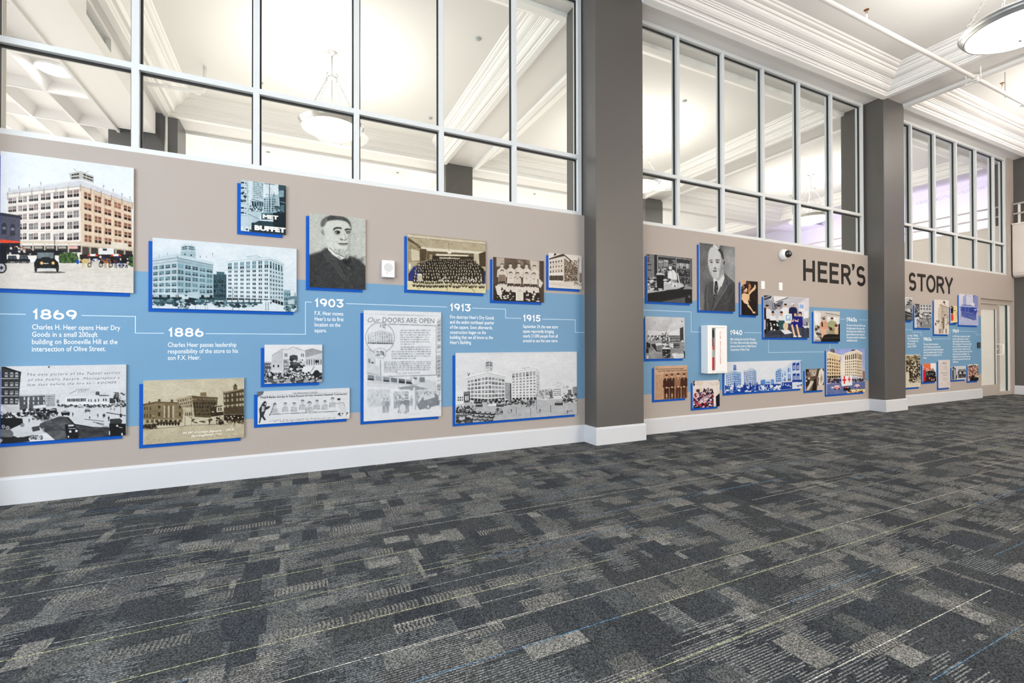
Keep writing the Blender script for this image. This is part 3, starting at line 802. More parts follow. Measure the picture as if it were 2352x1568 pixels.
# ================================================================== WALL GRAPHICS
BAND = (0.555, 1.889)
for nm, a, b, w in (('band', -2.27, 3.372, 'long light blue band on the near part of the wall, left of the nearer pillar'), ('band', 4.13, 9.775, 'light blue band on the wall between the two pillars'),
                    ('band', 10.475, 14.33, 'light blue band on the far wall next to the door')):
    MB().box(a, b, -0.0012, 0.0, *BAND).build('wall_band', M_blue, label=w, cat='wall graphic')
LET = [('H', 7.849, 8.164, 2.331, 2.695, 'letter H, first of the row left of the farther pillar'), ('E', 8.251, 8.519, 2.331, 2.695, 'letter E right after the H'), ('E', 8.589, 8.855, 2.331, 2.695, 'second letter E, before the R'),
       ('R', 8.936, 9.225, 2.331, 2.695, 'letter R left of the apostrophe'), ('\u2019', 9.268, 9.345, 2.605, 2.722, 'apostrophe between R and S'), ('S', 9.405, 9.690, 2.325, 2.701, 'letter S left of the farther pillar'),
       ('S', 11.215, 11.497, 2.325, 2.698, 'letter S right of the farther pillar'), ('T', 11.548, 11.872, 2.331, 2.692, 'letter T right of the farther pillar'), ('O', 11.904, 12.275, 2.325, 2.698, 'letter O in the right-hand word'),
       ('R', 12.325, 12.639, 2.331, 2.692, 'letter R in the right-hand word'), ('Y', 12.680, 13.020, 2.331, 2.692, 'last letter, Y, nearest the door')]
for ch, a, b, c, e, w in LET:
    o = letter_obj(ch, a, b, c, e, 0.064, 0.005, M_letter, 'wall_letter')
    tag(o, 'large black ' + w, 'letter', 'large black letters of the wall title')
# the two letters of the right-hand word that stand behind the pillar's flank
for ch, a, b in (('H', 10.56, 10.86), ('I', 10.97, 11.05)):
    o = letter_obj(ch, a, b, 2.331, 2.693, 0.064, 0.005, M_letter, 'wall_letter')
    tag(o, 'large black letter ' + ch + ' hidden behind the farther pillar', 'letter', 'large black letters of the wall title')

TXTS = [
 ('1869', (-1.905, -1.632, 1.459, 1.541), (-1.905, -1.349, 1.200, 1.419), 'Charles H. Heer opens Heer Dry\nGoods in a small 200sqft\nbuilding on Booneville Hill at the\nintersection of Olive Street.'),
 ('1886', (-1.017, -0.753, 1.324, 1.404), (-1.017, -0.484, 1.118, 1.274), 'Charles Heer passes leadership\nresponsibility of the store to his\nson F.X. Heer.'),
 ('1903', (0.172, 0.443, 1.628, 1.712), (0.172, 0.444, 1.362, 1.586), 'F.X. Heer moves\nHeer\u2019s to its first\nlocation on the\nsquare.'),
 ('1913', (1.570, 1.817, 1.629, 1.713), (1.570, 2.111, 1.243, 1.583), 'Fire destroys Heer\u2019s Dry Goods\nand the entire northeast quarter\nof the square. Soon afterwards,\nconstruction began on the\nbuilding that we all know as the\nHeer\u2019s Building.'),
 ('1915', (2.488, 2.729, 1.530, 1.611), (2.488, 2.977, 1.276, 1.49), 'September 24, the new store\nopens reportedly bringing\nnearly 21,000 people from all\naround to see the new store.'),
 ('1940', (6.058, 6.328, 1.391, 1.469), (6.055, 6.665, 1.135, 1.346), 'After leading the store for 54 years,\nF.X. Heer retires and sells controlling\ninterest of the store to Allied Stores\nCorporation of New York.'),
 ('1940s', (9.081, 9.407, 1.656, 1.735), (9.083, 9.685, 1.294, 1.613), 'The tower at the top of Heer\u2019s was\nthe highest point in the city at the\ntime and gave clear visibility to the\nground observers who would use\nthe tower to watch for incidents of\nunidentified aircraft.'),
 ('1960s', (11.767, 12.097, 1.307, 1.384), (11.765, 12.59, 0.937, 1.263), 'The store hosted events and\nshows. Musicians and many more\nstars performed and signed autographs\nfrom the mezzanine stage. The shows\nwere held in the evening in the Tea\nRoom.'),
 ('1969', (12.99, 13.267, 1.488, 1.568), (12.99, 13.877, 0.834, 1.433), 'In 1969, Heer\u2019s celebrated its 100th\nyear as a department store with a\nlarge birthday celebration with many\nof the employees. The downtown store\nwas one of the most important in the\narea with six floors of goods and the\nTea Room. Customers came to see The\nfamous windows and displays. The\nbuilding stood at the square and was\nopen to everyone who came for the\ncelebration.')]
WORDS = {'1869': 'nearest the left edge', '1886': 'above the sepia street photo', '1903': 'below the bearded portrait', '1913': 'right of the white drawn newspaper page', '1915': 'above the wide white photo by the nearer pillar',
         '1940': 'right of the extinguisher cabinet', '1940s': 'left of the farther pillar', '1960s': 'above the red performers photo', '1969': 'beside the door'}
for yr, ry, rp, body in TXTS:
    t = empty('timeline_caption', (ry[0], 0, rp[2]), label='white wall text headed %s, %s' % (yr, WORDS[yr]), cat='wall text', group='timeline captions')
    def put(o):
        o.parent = t; o.matrix_parent_inverse = Matrix.Translation(t.location).inverted()
    put(numerals(yr, *ry, M_vinyl, 'year_numerals'))
    put(wall_text(body, *rp, -0.0016, M_vinyl, 'paragraph', None, bold=0.003, th=0.0008, line=1.0, res=2))
o = wall_text('in the 1950s\nthe basement\na Young\u2019s at\nthe store\nuntil 1959', 11.15, 11.599, 1.177, 1.436, -0.0016, M_vinyl, 'timeline_text', None, bold=0.003, th=0.0008, res=2)
tag(o, 'white lines of wall text just right of the farther pillar', 'wall text')
LNS = [([(-2.27, 1.497), (-1.945, 1.497)], 'at the left edge, before 1869'), ([(-1.60, 1.497), (-1.246, 1.497), (-1.246, 1.354), (-1.048, 1.354)], 'dropping from 1869 to 1886'),
 ([(-0.734, 1.354), (0.09, 1.354), (0.09, 1.673), (0.146, 1.673)], 'stepping up from 1886 to 1903'), ([(0.471, 1.671), (1.533, 1.671)], 'from 1903 to 1913'), ([(1.839, 1.669), (2.257, 1.669), (2.257, 1.564), (2.464, 1.564)], 'above the wide white photo, between the two right-hand years'),
 ([(2.758, 1.563), (3.235, 1.563), (3.235, 1.403), (3.374, 1.403)], 'right of 1915, by the nearer pillar'), ([(4.13, 1.723), (5.243, 1.723), (5.243, 1.43), (5.965, 1.43)], 'above and behind the extinguisher cabinet'),
 ([(6.382, 1.43), (6.80, 1.43)], 'short, between 1940 and the office photo'), ([(6.946, 1.326), (6.946, 1.111), (8.44, 1.111)], 'below the office photo'), ([(8.584, 1.27), (8.584, 1.161)], 'short upright, below the photo of men in khaki'),
 ([(8.86, 1.698), (9.044, 1.698)], 'short, left of 1940s'), ([(9.466, 1.698), (9.763, 1.698)], 'short, right of 1940s'), ([(10.475, 1.532), (11.335, 1.532), (11.335, 1.489), (11.672, 1.489), (11.672, 1.404)], 'just right of the farther pillar'),
 ([(12.143, 1.353), (12.883, 1.353), (12.883, 1.553)], 'right of 1960s'), ([(13.304, 1.525), (14.083, 1.525), (14.083, 1.457), (14.33, 1.457)], 'right of 1969, by the door')]
for pts, w in LNS:
    mb = MB(); t = 0.0028
    for i_, ((a, c), (b, d_)) in enumerate(zip(pts[:-1], pts[1:])):
        mb.box(min(a, b) - t, max(a, b) + t, -0.0019 - 0.0003 * i_, -0.0013, min(c, d_) - t, max(c, d_) + t)
    mb.build('timeline_rule', M_line, label='thin pale timeline rule ' + w, cat='timeline rule', group='pale timeline rules')
# ================================================================== PHOTO PRINTS (drawn procedurally, one colour per mesh vertex)
class Canvas:
    """pictures are drawn in the coordinates of a quad (tl, tr, br, bl) that is flattened to the print"""
    def __init__(s, w, h, quad, dens, seed, tone=None):
        s.SS = 2
        s.W = max(24, int(w * dens)) * s.SS; s.H = max(24, int(h * dens)) * s.SS
        A = []; B = []
        for (x, y), (u, v) in zip(quad, ((0, 0), (s.W, 0), (s.W, s.H), (0, s.H))):
            A.append([x, y, 1, 0, 0, 0, -u * x, -u * y]); B.append(u)
            A.append([0, 0, 0, x, y, 1, -v * x, -v * y]); B.append(v)
        hh = np.linalg.solve(np.array(A, float), np.array(B, float))
        s.h = np.append(hh, 1).reshape(3, 3)
        s.a = np.zeros((s.H, s.W, 3), np.float32)
        s.tone = tone or (lambda g: (g, g, g))
        s.r = random.Random(seed); s.quad = quad
        s.u = (quad[1][0] - quad[0][0])
    def col(s, c):
        if isinstance(c, (int, float)): c = s.tone(c)
        return np.array(c, np.float32)
    def tx(s, P):
        P = np.array(P, float); q = np.c_[P, np.ones(len(P))] @ s.h.T
        return q[:, :2] / q[:, 2:]
    def poly(s, c, P, a=1.0):
        q = s.tx(P)
        x0, y0 = np.floor(q.min(0)).astype(int); x1, y1 = np.ceil(q.max(0)).astype(int)
        x0, y0 = max(x0, 0), max(y0, 0); x1, y1 = min(x1 + 1, s.W), min(y1 + 1, s.H)
        if x1 <= x0 or y1 <= y0: return
        X = np.arange(x0, x1) + .5; Yc = (np.arange(y0, y1) + .5)[:, None]
        m = np.zeros((y1 - y0, x1 - x0), bool); n = len(q)
        for i in range(n):
            ax, ay = q[i]; bx, by = q[(i + 1) % n]
            if ay == by: continue
            c1 = (ay <= Yc) != (by <= Yc)
            xi = ax + (Yc - ay) * (bx - ax) / (by - ay)
            m ^= c1 & (X[None, :] < xi)
        t = s.a[y0:y1, x0:x1]
        t[m] = t[m] * (1 - a) + s.col(c) * a
    def P(s, c, *v, a=1.0): s.poly(c, list(zip(v[::2], v[1::2])), a)
    def R(s, c, x0, y0, x1, y1, a=1.0): s.poly(c, [(x0, y0), (x1, y0), (x1, y1), (x0, y1)], a)
    def E(s, c, cx, cy, rx, ry, rot=0, a=1.0, n=20):
        cr, sr = math.cos(rot), math.sin(rot); p = []
        for i in range(n):
            t = 2 * math.pi * i / n; x, y = rx * math.cos(t), ry * math.sin(t)
            p.append((cx + x * cr - y * sr, cy + x * sr + y * cr))
        s.poly(c, p, a)
    def L(s, c, w, *v, a=1.0):
        pts = list(zip(v[::2], v[1::2]))
        for (x0, y0), (x1, y1) in zip(pts[:-1], pts[1:]):
            d = math.hypot(x1 - x0, y1 - y0) or 1; nx, ny = -(y1 - y0) / d * w / 2, (x1 - x0) / d * w / 2
            s.poly(c, [(x0 + nx, y0 + ny), (x1 + nx, y1 + ny), (x1 - nx, y1 - ny), (x0 - nx, y0 - ny)], a)
    def fill(s, c0, c1=None, gamma=1.0):
        c0 = s.col(c0); c1 = c0 if c1 is None else s.col(c1)
        t = (np.linspace(0, 1, s.H) ** gamma)[:, None, None]
        s.a[:] = c0 * (1 - t) + c1 * t
    def G(s, c0, c1, x0, y0, x1, y1, n=16):
        c0 = s.col(c0); c1 = s.col(c1)
        for i in range(n):
            t = (i + .5) / n
            s.R(tuple(c0 * (1 - t) + c1 * t), x0, y0 + (y1 - y0) * i / n, x1, y0 + (y1 - y0) * (i + 1) / n + 1)
    def bil(s, q, u, v):
        (ax, ay), (bx, by), (cx, cy), (dx, dy) = q
        return ((ax * (1 - u) + bx * u) * (1 - v) + (dx * (1 - u) + cx * u) * v, (ay * (1 - u) + by * u) * (1 - v) + (dy * (1 - u) + cy * u) * v)
    def F(s, q, nx, ny, win, wall=None, fx=.6, fy=.6, sub=1, var=0.25, bars=None, shade=0.5, gap=.12):
        """facade: grid of windows inside a quad (8 numbers)"""
        q = list(zip(q[::2], q[1::2]))
        if wall is not None: s.poly(wall, q)
        wc = s.col(win)
        for i in range(nx):
            for j in range(ny):
                for k in range(sub):
                    a0 = (1 - fx) / 2 + fx * k / sub + (gap * fx / sub / 2 if sub > 1 else 0)
                    a1 = (1 - fx) / 2 + fx * (k + 1) / sub - (gap * fx / sub / 2 if sub > 1 else 0)
                    f = 1 + s.r.uniform(-var, var)
                    u0, u1 = (i + a0) / nx, (i + a1) / nx; v0, v1 = (j + (1 - fy) / 2) / ny, (j + (1 + fy) / 2) / ny
                    s.poly(tuple(np.clip(wc * f, 0, 255)), [s.bil(q, u0, v0), s.bil(q, u1, v0), s.bil(q, u1, v1), s.bil(q, u0, v1)])
                    if shade and s.r.random() < shade:      # open sash: darker lower part
                        vm = v0 + (v1 - v0) * s.r.uniform(.5, .75)
                        s.poly(tuple(wc * .45), [s.bil(q, u0, vm), s.bil(q, u1, vm), s.bil(q, u1, v1), s.bil(q, u0, v1)])
                    if bars is not None:
                        um = (u0 + u1) / 2; e = (u1 - u0) * .07; vm = (v0 + v1) / 2; ev = (v1 - v0) * .05
                        s.poly(bars, [s.bil(q, um - e, v0), s.bil(q, um + e, v0), s.bil(q, um + e, v1), s.bil(q, um - e, v1)])
                        s.poly(bars, [s.bil(q, u0, vm - ev), s.bil(q, u1, vm - ev), s.bil(q, u1, vm + ev), s.bil(q, u0, vm + ev)])
    def S(s, n, x0, y0, x1, y1, cols, r0, r1, asp=1.0, a=1.0):
        for _ in range(n):
            r = s.r.uniform(r0, r1)
            s.E(s.r.choice(cols), s.r.uniform(x0, x1), s.r.uniform(y0, y1), r * asp, r, s.r.uniform(-.4, .4), a, n=8)
    def car(s, x, y, w, body=30, top=50, glass=170, wheel=15):
        h = w * .55
        s.E(60, x, y + h * .05, w * .55, h * .10, a=.6)
        s.P(body, x - w * .5, y - h * .45, x + w * .5, y - h * .45, x + w * .52, y - h * .08, x - w * .52, y - h * .08)
        s.P(top, x - w * .34, y - h, x + w * .30, y - h, x + w * .38, y - h * .45, x - w * .40, y - h * .45)
        s.R(glass, x - w * .28, y - h * .88, x - w * .03, y - h * .52); s.R(glass, x + w * .03, y - h * .88, x + w * .26, y - h * .52)
        for d in (-.32, .32): s.E(wheel, x + w * d, y - h * .08, w * .12, w * .12); s.E(120, x + w * d, y - h * .08, w * .05, w * .05)
    def man(s, x, y, h, skin=210, hair=40, coat=40, leg=30, arm=None, w=1.0):
        """standing figure, y = feet"""
        k = h
        s.P(leg, x - .10 * k * w, y - .50 * k, x + .10 * k * w, y - .50 * k, x + .09 * k * w, y, x + .02 * k * w, y, x, y - .40 * k, x - .02 * k * w, y, x - .09 * k * w, y)
        s.P(coat, x - .07 * k * w, y - .84 * k, x + .07 * k * w, y - .84 * k, x + .15 * k * w, y - .76 * k, x + .16 * k * w, y - .45 * k, x + .10 * k * w, y - .45 * k, x + .10 * k * w, y - .46 * k, x - .10 * k * w, y - .46 * k, x - .16 * k * w, y - .45 * k, x - .15 * k * w, y - .76 * k)
        s.E(skin, x, y - .915 * k, .052 * k * w, .072 * k); s.E(hair, x, y - .965 * k, .056 * k * w, .038 * k)
        s.E(skin, x - .14 * k * w, y - .44 * k, .022 * k, .026 * k); s.E(skin, x + .14 * k * w, y - .44 * k, .022 * k, .026 * k)
    def bust(s, x, y, h, skin=200, hair=40, coat=210, cap=None):
        """head and shoulders, y = chin"""
        s.P(coat, x - .28 * h, y + .05 * h, x + .28 * h, y + .05 * h, x + .62 * h, y + .25 * h, x + .72 * h, y + 1.25 * h, x - .72 * h, y + 1.25 * h, x - .62 * h, y + .25 * h)
        s.E(skin, x, y - .1 * h, .16 * h, .3 * h); s.E(hair, x, y - .52 * h, .33 * h, .30 * h); s.E(skin, x, y - .36 * h, .29 * h, .38 * h)
        s.P(hair, x - .3 * h, y - .5 * h, x - .2 * h, y - .78 * h, x + .22 * h, y - .78 * h, x + .31 * h, y - .5 * h, x + .2 * h, y - .62 * h, x - .15 * h, y - .63 * h)
        for d in (-.12, .12): s.E(60, x + d * h, y - .40 * h, .05 * h, .03 * h)
        s.L(90, .03 * h, x - .08 * h, y - .16 * h, x + .08 * h, y - .16 * h)
    def blur(s, r):
        r = int(max(1, r))
        for ax in (0, 1):
            for _ in range(2):
                p = np.concatenate([np.repeat(np.take(s.a, [0], ax), r, ax), s.a, np.repeat(np.take(s.a, [-1], ax), r, ax)], ax)
                c = np.cumsum(p, ax, dtype=np.float64); z = np.zeros_like(np.take(c, [0], ax)); c = np.concatenate([z, c], ax)
                k = 2 * r + 1; n = s.a.shape[ax]
                s.a = ((np.take(c, range(k, k + n), ax) - np.take(c, range(0, n), ax)) / k).astype(np.float32)
    def grain(s, amp, sc=1):
        rs = np.random.RandomState(s.r.randrange(9999)); n = rs.normal(0, amp, (s.H // sc + 1, s.W // sc + 1)).astype(np.float32)
        n = np.repeat(np.repeat(n, sc, 0), sc, 1)[:s.H, :s.W]; s.a += n[..., None]
    def photo(s):
        """lens softness, uneven development and film grain"""
        rs = np.random.RandomState(s.r.randrange(9999)); m = np.ones((s.H, s.W), np.float32)
        for n, amp in ((5, .035), (14, .04), (40, .05), (110, .06)):
            g = rs.normal(0, amp, (n + 2, n + 2)); yy = np.linspace(0, n, s.H); xx = np.linspace(0, n, s.W)
            y0 = yy.astype(int); x0 = xx.astype(int); fy = (yy - y0)[:, None]; fx = (xx - x0)[None]
            m *= 1 + (g[y0][:, x0] * (1 - fy) * (1 - fx) + g[y0 + 1][:, x0] * fy * (1 - fx) + g[y0][:, x0 + 1] * (1 - fy) * fx + g[y0 + 1][:, x0 + 1] * fy * fx)
        lum = np.clip(s.a.mean(-1) / 255, 0, 1); m = 1 + (m - 1) * (.62 - .52 * lum ** 2)
        s.a = s.a * m[..., None]; t = np.clip(s.a / 255, 0, 1); s.a = 255 * (t * .35 + .65 * (t * t * (3 - 2 * t))) - 6
        s.grain(3.5, 1)
    def out(s):
        a = np.clip(s.a, 0, 250) * .88; k = s.SS
        a = a.reshape(s.H // k, k, s.W // k, k, 3).mean((1, 3)) / 255.0
        return np.where(a <= 0.04045, a / 12.92, ((a + 0.055) / 1.055) ** 2.4)

def ramp(*stops):
    st = [np.array(c, float) for c in stops]
    def f(g):
        t = min(max(g / 255.0, 0), 1) * (len(st) - 1); i = min(int(t), len(st) - 2); t -= i
        return tuple(st[i] * (1 - t) + st[i + 1] * t)
    return f
T_BW = ramp((26, 26, 28), (128, 130, 132), (236, 238, 242))
T_TEAL = ramp((24, 40, 46), (120, 148, 156), (226, 234, 242))
T_SEP = ramp((38, 30, 20), (140, 128, 104), (232, 226, 208))
T_WARM = ramp((34, 27, 24), (150, 136, 122), (240, 232, 222))
T_BLUE = ramp((20, 62, 140), (110, 150, 205), (236, 238, 246))
T_VIO = ramp((50, 70, 140), (140, 152, 200), (226, 222, 236))
T_NEWS = ramp((60, 34, 24), (160, 128, 106), (226, 190, 164))

# ------------------------------------------------------------------ pictures of the first bay
def a_store(c):
    c.fill((222, 230, 246), (236, 240, 248))
    c.G((206, 200, 190), (214, 208, 200), 0, 1225, 1400, 1600)
    for i in range(30):
        y = c.r.uniform(1260, 1520); x = c.r.uniform(0, 1200); c.L((178, 168, 154), c.r.uniform(2, 5), x, y, x + c.r.uniform(60, 380), y - c.r.uniform(-6, 22), a=.5)
    for y in (200, 330): c.L((205, 212, 226), 2, 0, y - 60, 420, y + 90, 700, y + 140)
    wall, wl2 = (232, 222, 212), (214, 190, 168)
    c.P(wall, 78, 540, 805, 440, 812, 1200, 195, 1200, 78, 1190)
    c.P(wl2, 805, 440, 1318, 640, 1330, 1200, 812, 1200)
    c.P((200, 202, 206), 62, 545, 85, 505, 660, 425, 812, 405, 1306, 596, 1330, 645, 806, 468)
    c.L((150, 146, 140), 5, 62, 548, 806, 470, 1330, 648); c.L((238, 238, 240), 4, 85, 512, 812, 412, 1306, 600)
    c.L((170, 160, 150), 4, 80, 585, 806, 500, 1322, 668)
    for t in range(7):   # parapet piers and cornice brackets
        x = 78 + (805 - 78) * t / 6; y = 548 - (548 - 470) * t / 6; c.R((176, 168, 158), x - 6, y - 20, x + 6, y + 55)
    for t in range(1, 6):
        x = 805 + 515 * t / 5; y = 470 + 178 * t / 5; c.R((168, 148, 130), x - 5, y - 20, x + 5, y + 50)
    for x, y in ((95, 490), (190, 472), (296, 452), (410, 433), (1035, 465), (1130, 505), (1217, 545), (1298, 578)): c.R((120, 122, 128), x - 2, y, x + 2, y + 26); c.R((150, 152, 160), x - 9, y - 4, x + 9, y + 3)
    c.P((186, 186, 182), 690, 340, 810, 318, 940, 372, 938, 442, 818, 402, 706, 408)
    c.F((706, 345, 800, 328, 800, 400, 708, 404), 1, 2, (70, 66, 62), None, .85, .5, 3, .2, shade=0)
    c.F((826, 335, 936, 378, 934, 432, 826, 392), 1, 2, (80, 68, 60), None, .9, .5, 3, .2, shade=0)
    c.L((110, 112, 118), 3, 735, 292, 768, 322); c.L((110, 112, 118), 3, 885, 320, 850, 345)
    # left face: windows in pairs
    xs = [(88, 165), (187, 272), (293, 386), (411, 508), (538, 645), (675, 792)]
    for i, (xa, xb) in enumerate(xs):
        t = (xa + xb) / 2; t = (t - 120) / 620
        tops = [(590 - 75 * t, 642 - 62 * t), (675 - 58 * t, 728 - 46 * t), (760 - 38 * t, 808 - 22 * t), (850 - 22 * t, 905 - 6 * t), (945 + 0 * t, 1002 + 8 * t)]
        for k, (ya, yb) in enumerate(tops):
            if i == 0 and k > 1 or (i == 1 and xa < 205 and k > 1 and False): continue
            dy = (xb - xa) * -.11
            w = (xb - xa)
            for m_ in (0, 1):
                u0 = xa + m_ * w * .53; u1 = u0 + w * .45
                e0 = dy * (u0 - xa) / w; e1 = dy * (u1 - xa) / w
                cc = c.r.choice([(140, 136, 134), (158, 150, 148), (150, 132, 128), (128, 124, 122)])
                c.P(cc, u0, ya + e0, u1, ya + e1, u1, yb + e1 * .6, u0, yb + e0 * .6)
                if c.r.random() < .65: yy = ya + (yb - ya) * .62; c.P((62, 56, 58), u0, yy + e0, u1, yy + e1, u1, yb + e1 * .6, u0, yb + e0 * .6)
                um = (u0 + u1) / 2; c.L((222, 216, 208), 3, um, ya + dy * .3, um, yb); c.L((222, 216, 208), 3, u0, (ya + yb) / 2 + e0, u1, (ya + yb) / 2 + e1)
    for k, y in enumerate((655, 742, 822, 920)): c.L((188, 176, 164), 3, 78, y + (20 - 8 * k), 806, y - 62 + 24 * k)
    c.F((828, 500, 1320, 668, 1328, 1092, 834, 1040), 5, 5, (138, 104, 88), None, .70, .62, 1, .15, bars=(190, 160, 140), shade=.6)
    for x, y0 in ((945, 520), (1045, 560), (1140, 596), (1230, 630)): c.L((196, 170, 148), 6, x, y0 - 20, x + 6, 1100)
    c.P((205, 190, 172), 195, 1010, 812, 1022, 1330, 1085, 1330, 1110, 812, 1050, 195, 1038)
    c.R((70, 66, 64), 200, 1062, 812, 1130)
    for x in range(210, 800, 118): c.R((198, 186, 170), x, 1040, x + 14, 1130); c.R((165, 160, 150), x + 22, 1068, x + 100, 1092)
    c.R((226, 170, 160), 695, 1066, 775, 1094)
    c.F((820, 1060, 1330, 1110, 1330, 1200, 820, 1180), 6, 1, (66, 60, 58), (170, 156, 140), .8, .8, 1, .3)
    c.P((216, 206, 190), 1110, 1020, 1275, 1040, 1275, 1100, 1110, 1080); c.R((222, 222, 220), 990, 1086, 1140, 1150); c.R((60, 60, 62), 1030, 1092, 1070, 1112)
    c.R((40, 38, 40), 200, 1112, 640, 1160); c.R((50, 46, 44), 800, 1150, 1330, 1235); c.L((60, 58, 58), 5, 552, 970, 552, 1200)
    c.P((98, 98, 110), 0, 733, 95, 748, 208, 772, 208, 1045, 0, 1010); c.P((70, 70, 80), 0, 730, 210, 762, 210, 790, 0, 760)
    for x, y in ((20, 840), (105, 850)): c.E((70, 70, 82), x + 25, y + 22, 24, 30); c.R((70, 70, 82), x, y + 20, x + 50, y + 110); c.R((130, 132, 145), x + 8, y + 34, x + 42, y + 60)
    c.P((228, 92, 62), 0, 998, 205, 1020, 205, 1048, 0, 1034); c.R((44, 42, 52), 0, 1036, 205, 1150); c.S(30, 20, 1060, 320, 1150, [(60, 70, 110), (180, 110, 90), (210, 205, 200), (30, 30, 34)], 6, 14)
    c.E((84, 106, 66), 690, 1190, 100, 62); c.S(90, 600, 1140, 780, 1235, [(70, 95, 55), (100, 124, 78), (56, 78, 44)], 5, 13); c.R((208, 203, 194), 580, 1236, 820, 1262)
    for x in (130, 245): c.car(x, 1228, 120, (34, 36, 40), (50, 52, 56), (90, 95, 105), (20, 20, 22))
    # black tourer in the middle
    c.E((110, 104, 100), 500, 1328, 160, 10); c.P((30, 32, 34), 352, 1108, 566, 1108, 572, 1128, 346, 1130); c.R((120, 130, 132), 372, 1130, 548, 1196)
    c.L((20, 20, 22), 7, 372, 1126, 380, 1200); c.L((20, 20, 22), 7, 548, 1126, 540, 1200)
    c.P((26, 30, 30), 372, 1190, 548, 1190, 590, 1232, 592, 1290, 350, 1290, 346, 1232); c.P((42, 46, 46), 420, 1176, 505, 1176, 520, 1290, 405, 1290)
    c.R((190, 196, 196), 384, 1288, 560, 1302); c.R((200, 196, 186), 440, 1236, 490, 1244)
    for x in (364, 580): c.E((18, 18, 20), x, 1282, 15, 44); c.E((70, 70, 70), x, 1282, 6, 22)
    for x in (422, 536): c.E((196, 150, 84), x, 1236, 17, 17); c.E((238, 220, 170), x, 1236, 9, 9)
    # cut-off car at the left
    c.P((24, 24, 28), 0, 1060, 96, 1060, 70, 1090, 76, 1240, 0, 1240); c.E((20, 20, 24), 20, 1284, 54, 56); c.E((190, 190, 196), 20, 1284, 40, 42); c.E((40, 40, 48), 20, 1284, 14, 16)
    for t in range(8): c.L((60, 60, 70), 3, 20, 1284, 20 + 40 * math.cos(t * .8), 1284 + 40 * math.sin(t * .8))
    # horses and sunshades
    for x in (930, 1160): c.P((238, 236, 230), x - 60, 1168, x - 30, 1146, x + 30, 1144, x + 62, 1166); c.P((222, 84, 70), x - 60, 1168, x - 30, 1146, x - 22, 1168); c.P((222, 84, 70), x + 62, 1166, x + 30, 1144, x + 22, 1168)
    for x, b_ in ((860, (196, 172, 128)), (960, (206, 200, 190)), (1075, (150, 112, 78)), (1180, (60, 56, 60)), (1240, (28, 28, 30))):
        c.E(b_, x, 1215, 44, 24); c.P(b_, x - 40, 1205, x - 70, 1180, x - 58, 1218)
        for dx in (-28, -14, 18, 30): c.L(b_, 7, x + dx, 1225, x + dx, 1284)
    c.S(40, 900, 1170, 1280, 1260, [(40, 70, 130), (30, 30, 34), (200, 190, 176), (120, 60, 50)], 6, 15); c.E((28, 90, 160), 780, 1222, 16, 24)
    for x in (900, 1010, 1110): c.E((60, 52, 44), x, 1255, 20, 24); c.E((190, 180, 164), x, 1255, 13, 16)
    c.S(10, 1285, 1180, 1335, 1270, [(70, 96, 60), (90, 120, 80)], 12, 22)

def corner_block(c, xl, xm, xr, yl, ym, yr, yb, ybl, ybr, nl, nr, rows, wall, wall2, win, subl=2, subr=1, corn=.07, gf=.13, fx=.72, fy=.55, bars=None):
    """office block seen on its corner: left face xl-xm, right face xm-xr"""
    H = yb - ym
    c.P(wall, xl, yl, xm, ym, xm, yb, xl, ybl); c.P(wall2, xm, ym, xr, yr, xr, ybr, xm, yb)
    k, g = corn, 1 - gf
    def v(y0, y1, t): return y0 + (y1 - y0) * t
    c.F((xl, v(yl, ybl, k * 1.4), xm, v(ym, yb, k * 1.4), xm, v(ym, yb, g), xl, v(yl, ybl, g)), nl, rows, win, None, fx, fy, subl, .25, bars)
    c.F((xm, v(ym, yb, k * 1.4), xr, v(yr, ybr, k * 1.4), xr, v(yr, ybr, g), xm, v(ym, yb, g)), nr, rows, win, None, fx, fy, subr, .25, bars)
    e = H * .012
    wl = c.col(wall)
    c.P(tuple(wl * 1.03), xl - e * 2, yl - e, xm, ym - e * 2, xr + e * 2, yr - e, xr + e, v(yr, ybr, k * .5), xm, v(ym, yb, k * .5), xl - e, v(yl, ybl, k * .5))
    c.L(tuple(wl * .55), max(2, e * .8), xl - e, v(yl, ybl, k * .55), xm, v(ym, yb, k * .55), xr + e, v(yr, ybr, k * .55))
    c.L(tuple(wl * .6), max(1.5, e * .5), xl, v(yl, ybl, k * 1.15), xm, v(ym, yb, k * 1.15), xr, v(yr, ybr, k * 1.15))
    c.F((xl, v(yl, ybl, g + .01), xm, v(ym, yb, g + .01), xm, yb, xl, ybl), nl, 1, tuple(wl * .28), None, .84, .7, 1, .3)
    c.F((xm, v(ym, yb, g + .01), xr, v(yr, ybr, g + .01), xr, ybr, xm, yb), nr, 1, tuple(wl * .28), None, .84, .7, 1, .3)

def roof_tower(c, x, y, w, h, wall=205, dark=50):
    c.P(wall, x - w, y - h * .85, x, y - h, x + w, y - h * .82, x + w * .95, y + h * .1, x, y, x - w * .95, y + h * .05)
    c.F((x - w * .9, y - h * .82, x - w * .05, y - h * .95, x - w * .05, y - h * .3, x - w * .9, y - h * .25), 1, 2, dark, None, .85, .5, 2, .2, shade=0)
    c.F((x + w * .05, y - h * .95, x + w * .9, y - h * .80, x + w * .88, y - h * .25, x + w * .05, y - h * .3), 1, 2, dark, None, .9, .5, 3, .2, shade=0)
    c.L(dark, 2, x - w * .6, y - h * 1.2, x - w * .3, y - h * .9); c.L(dark, 2, x + w * .6, y - h * 1.15, x + w * .3, y - h * .9)

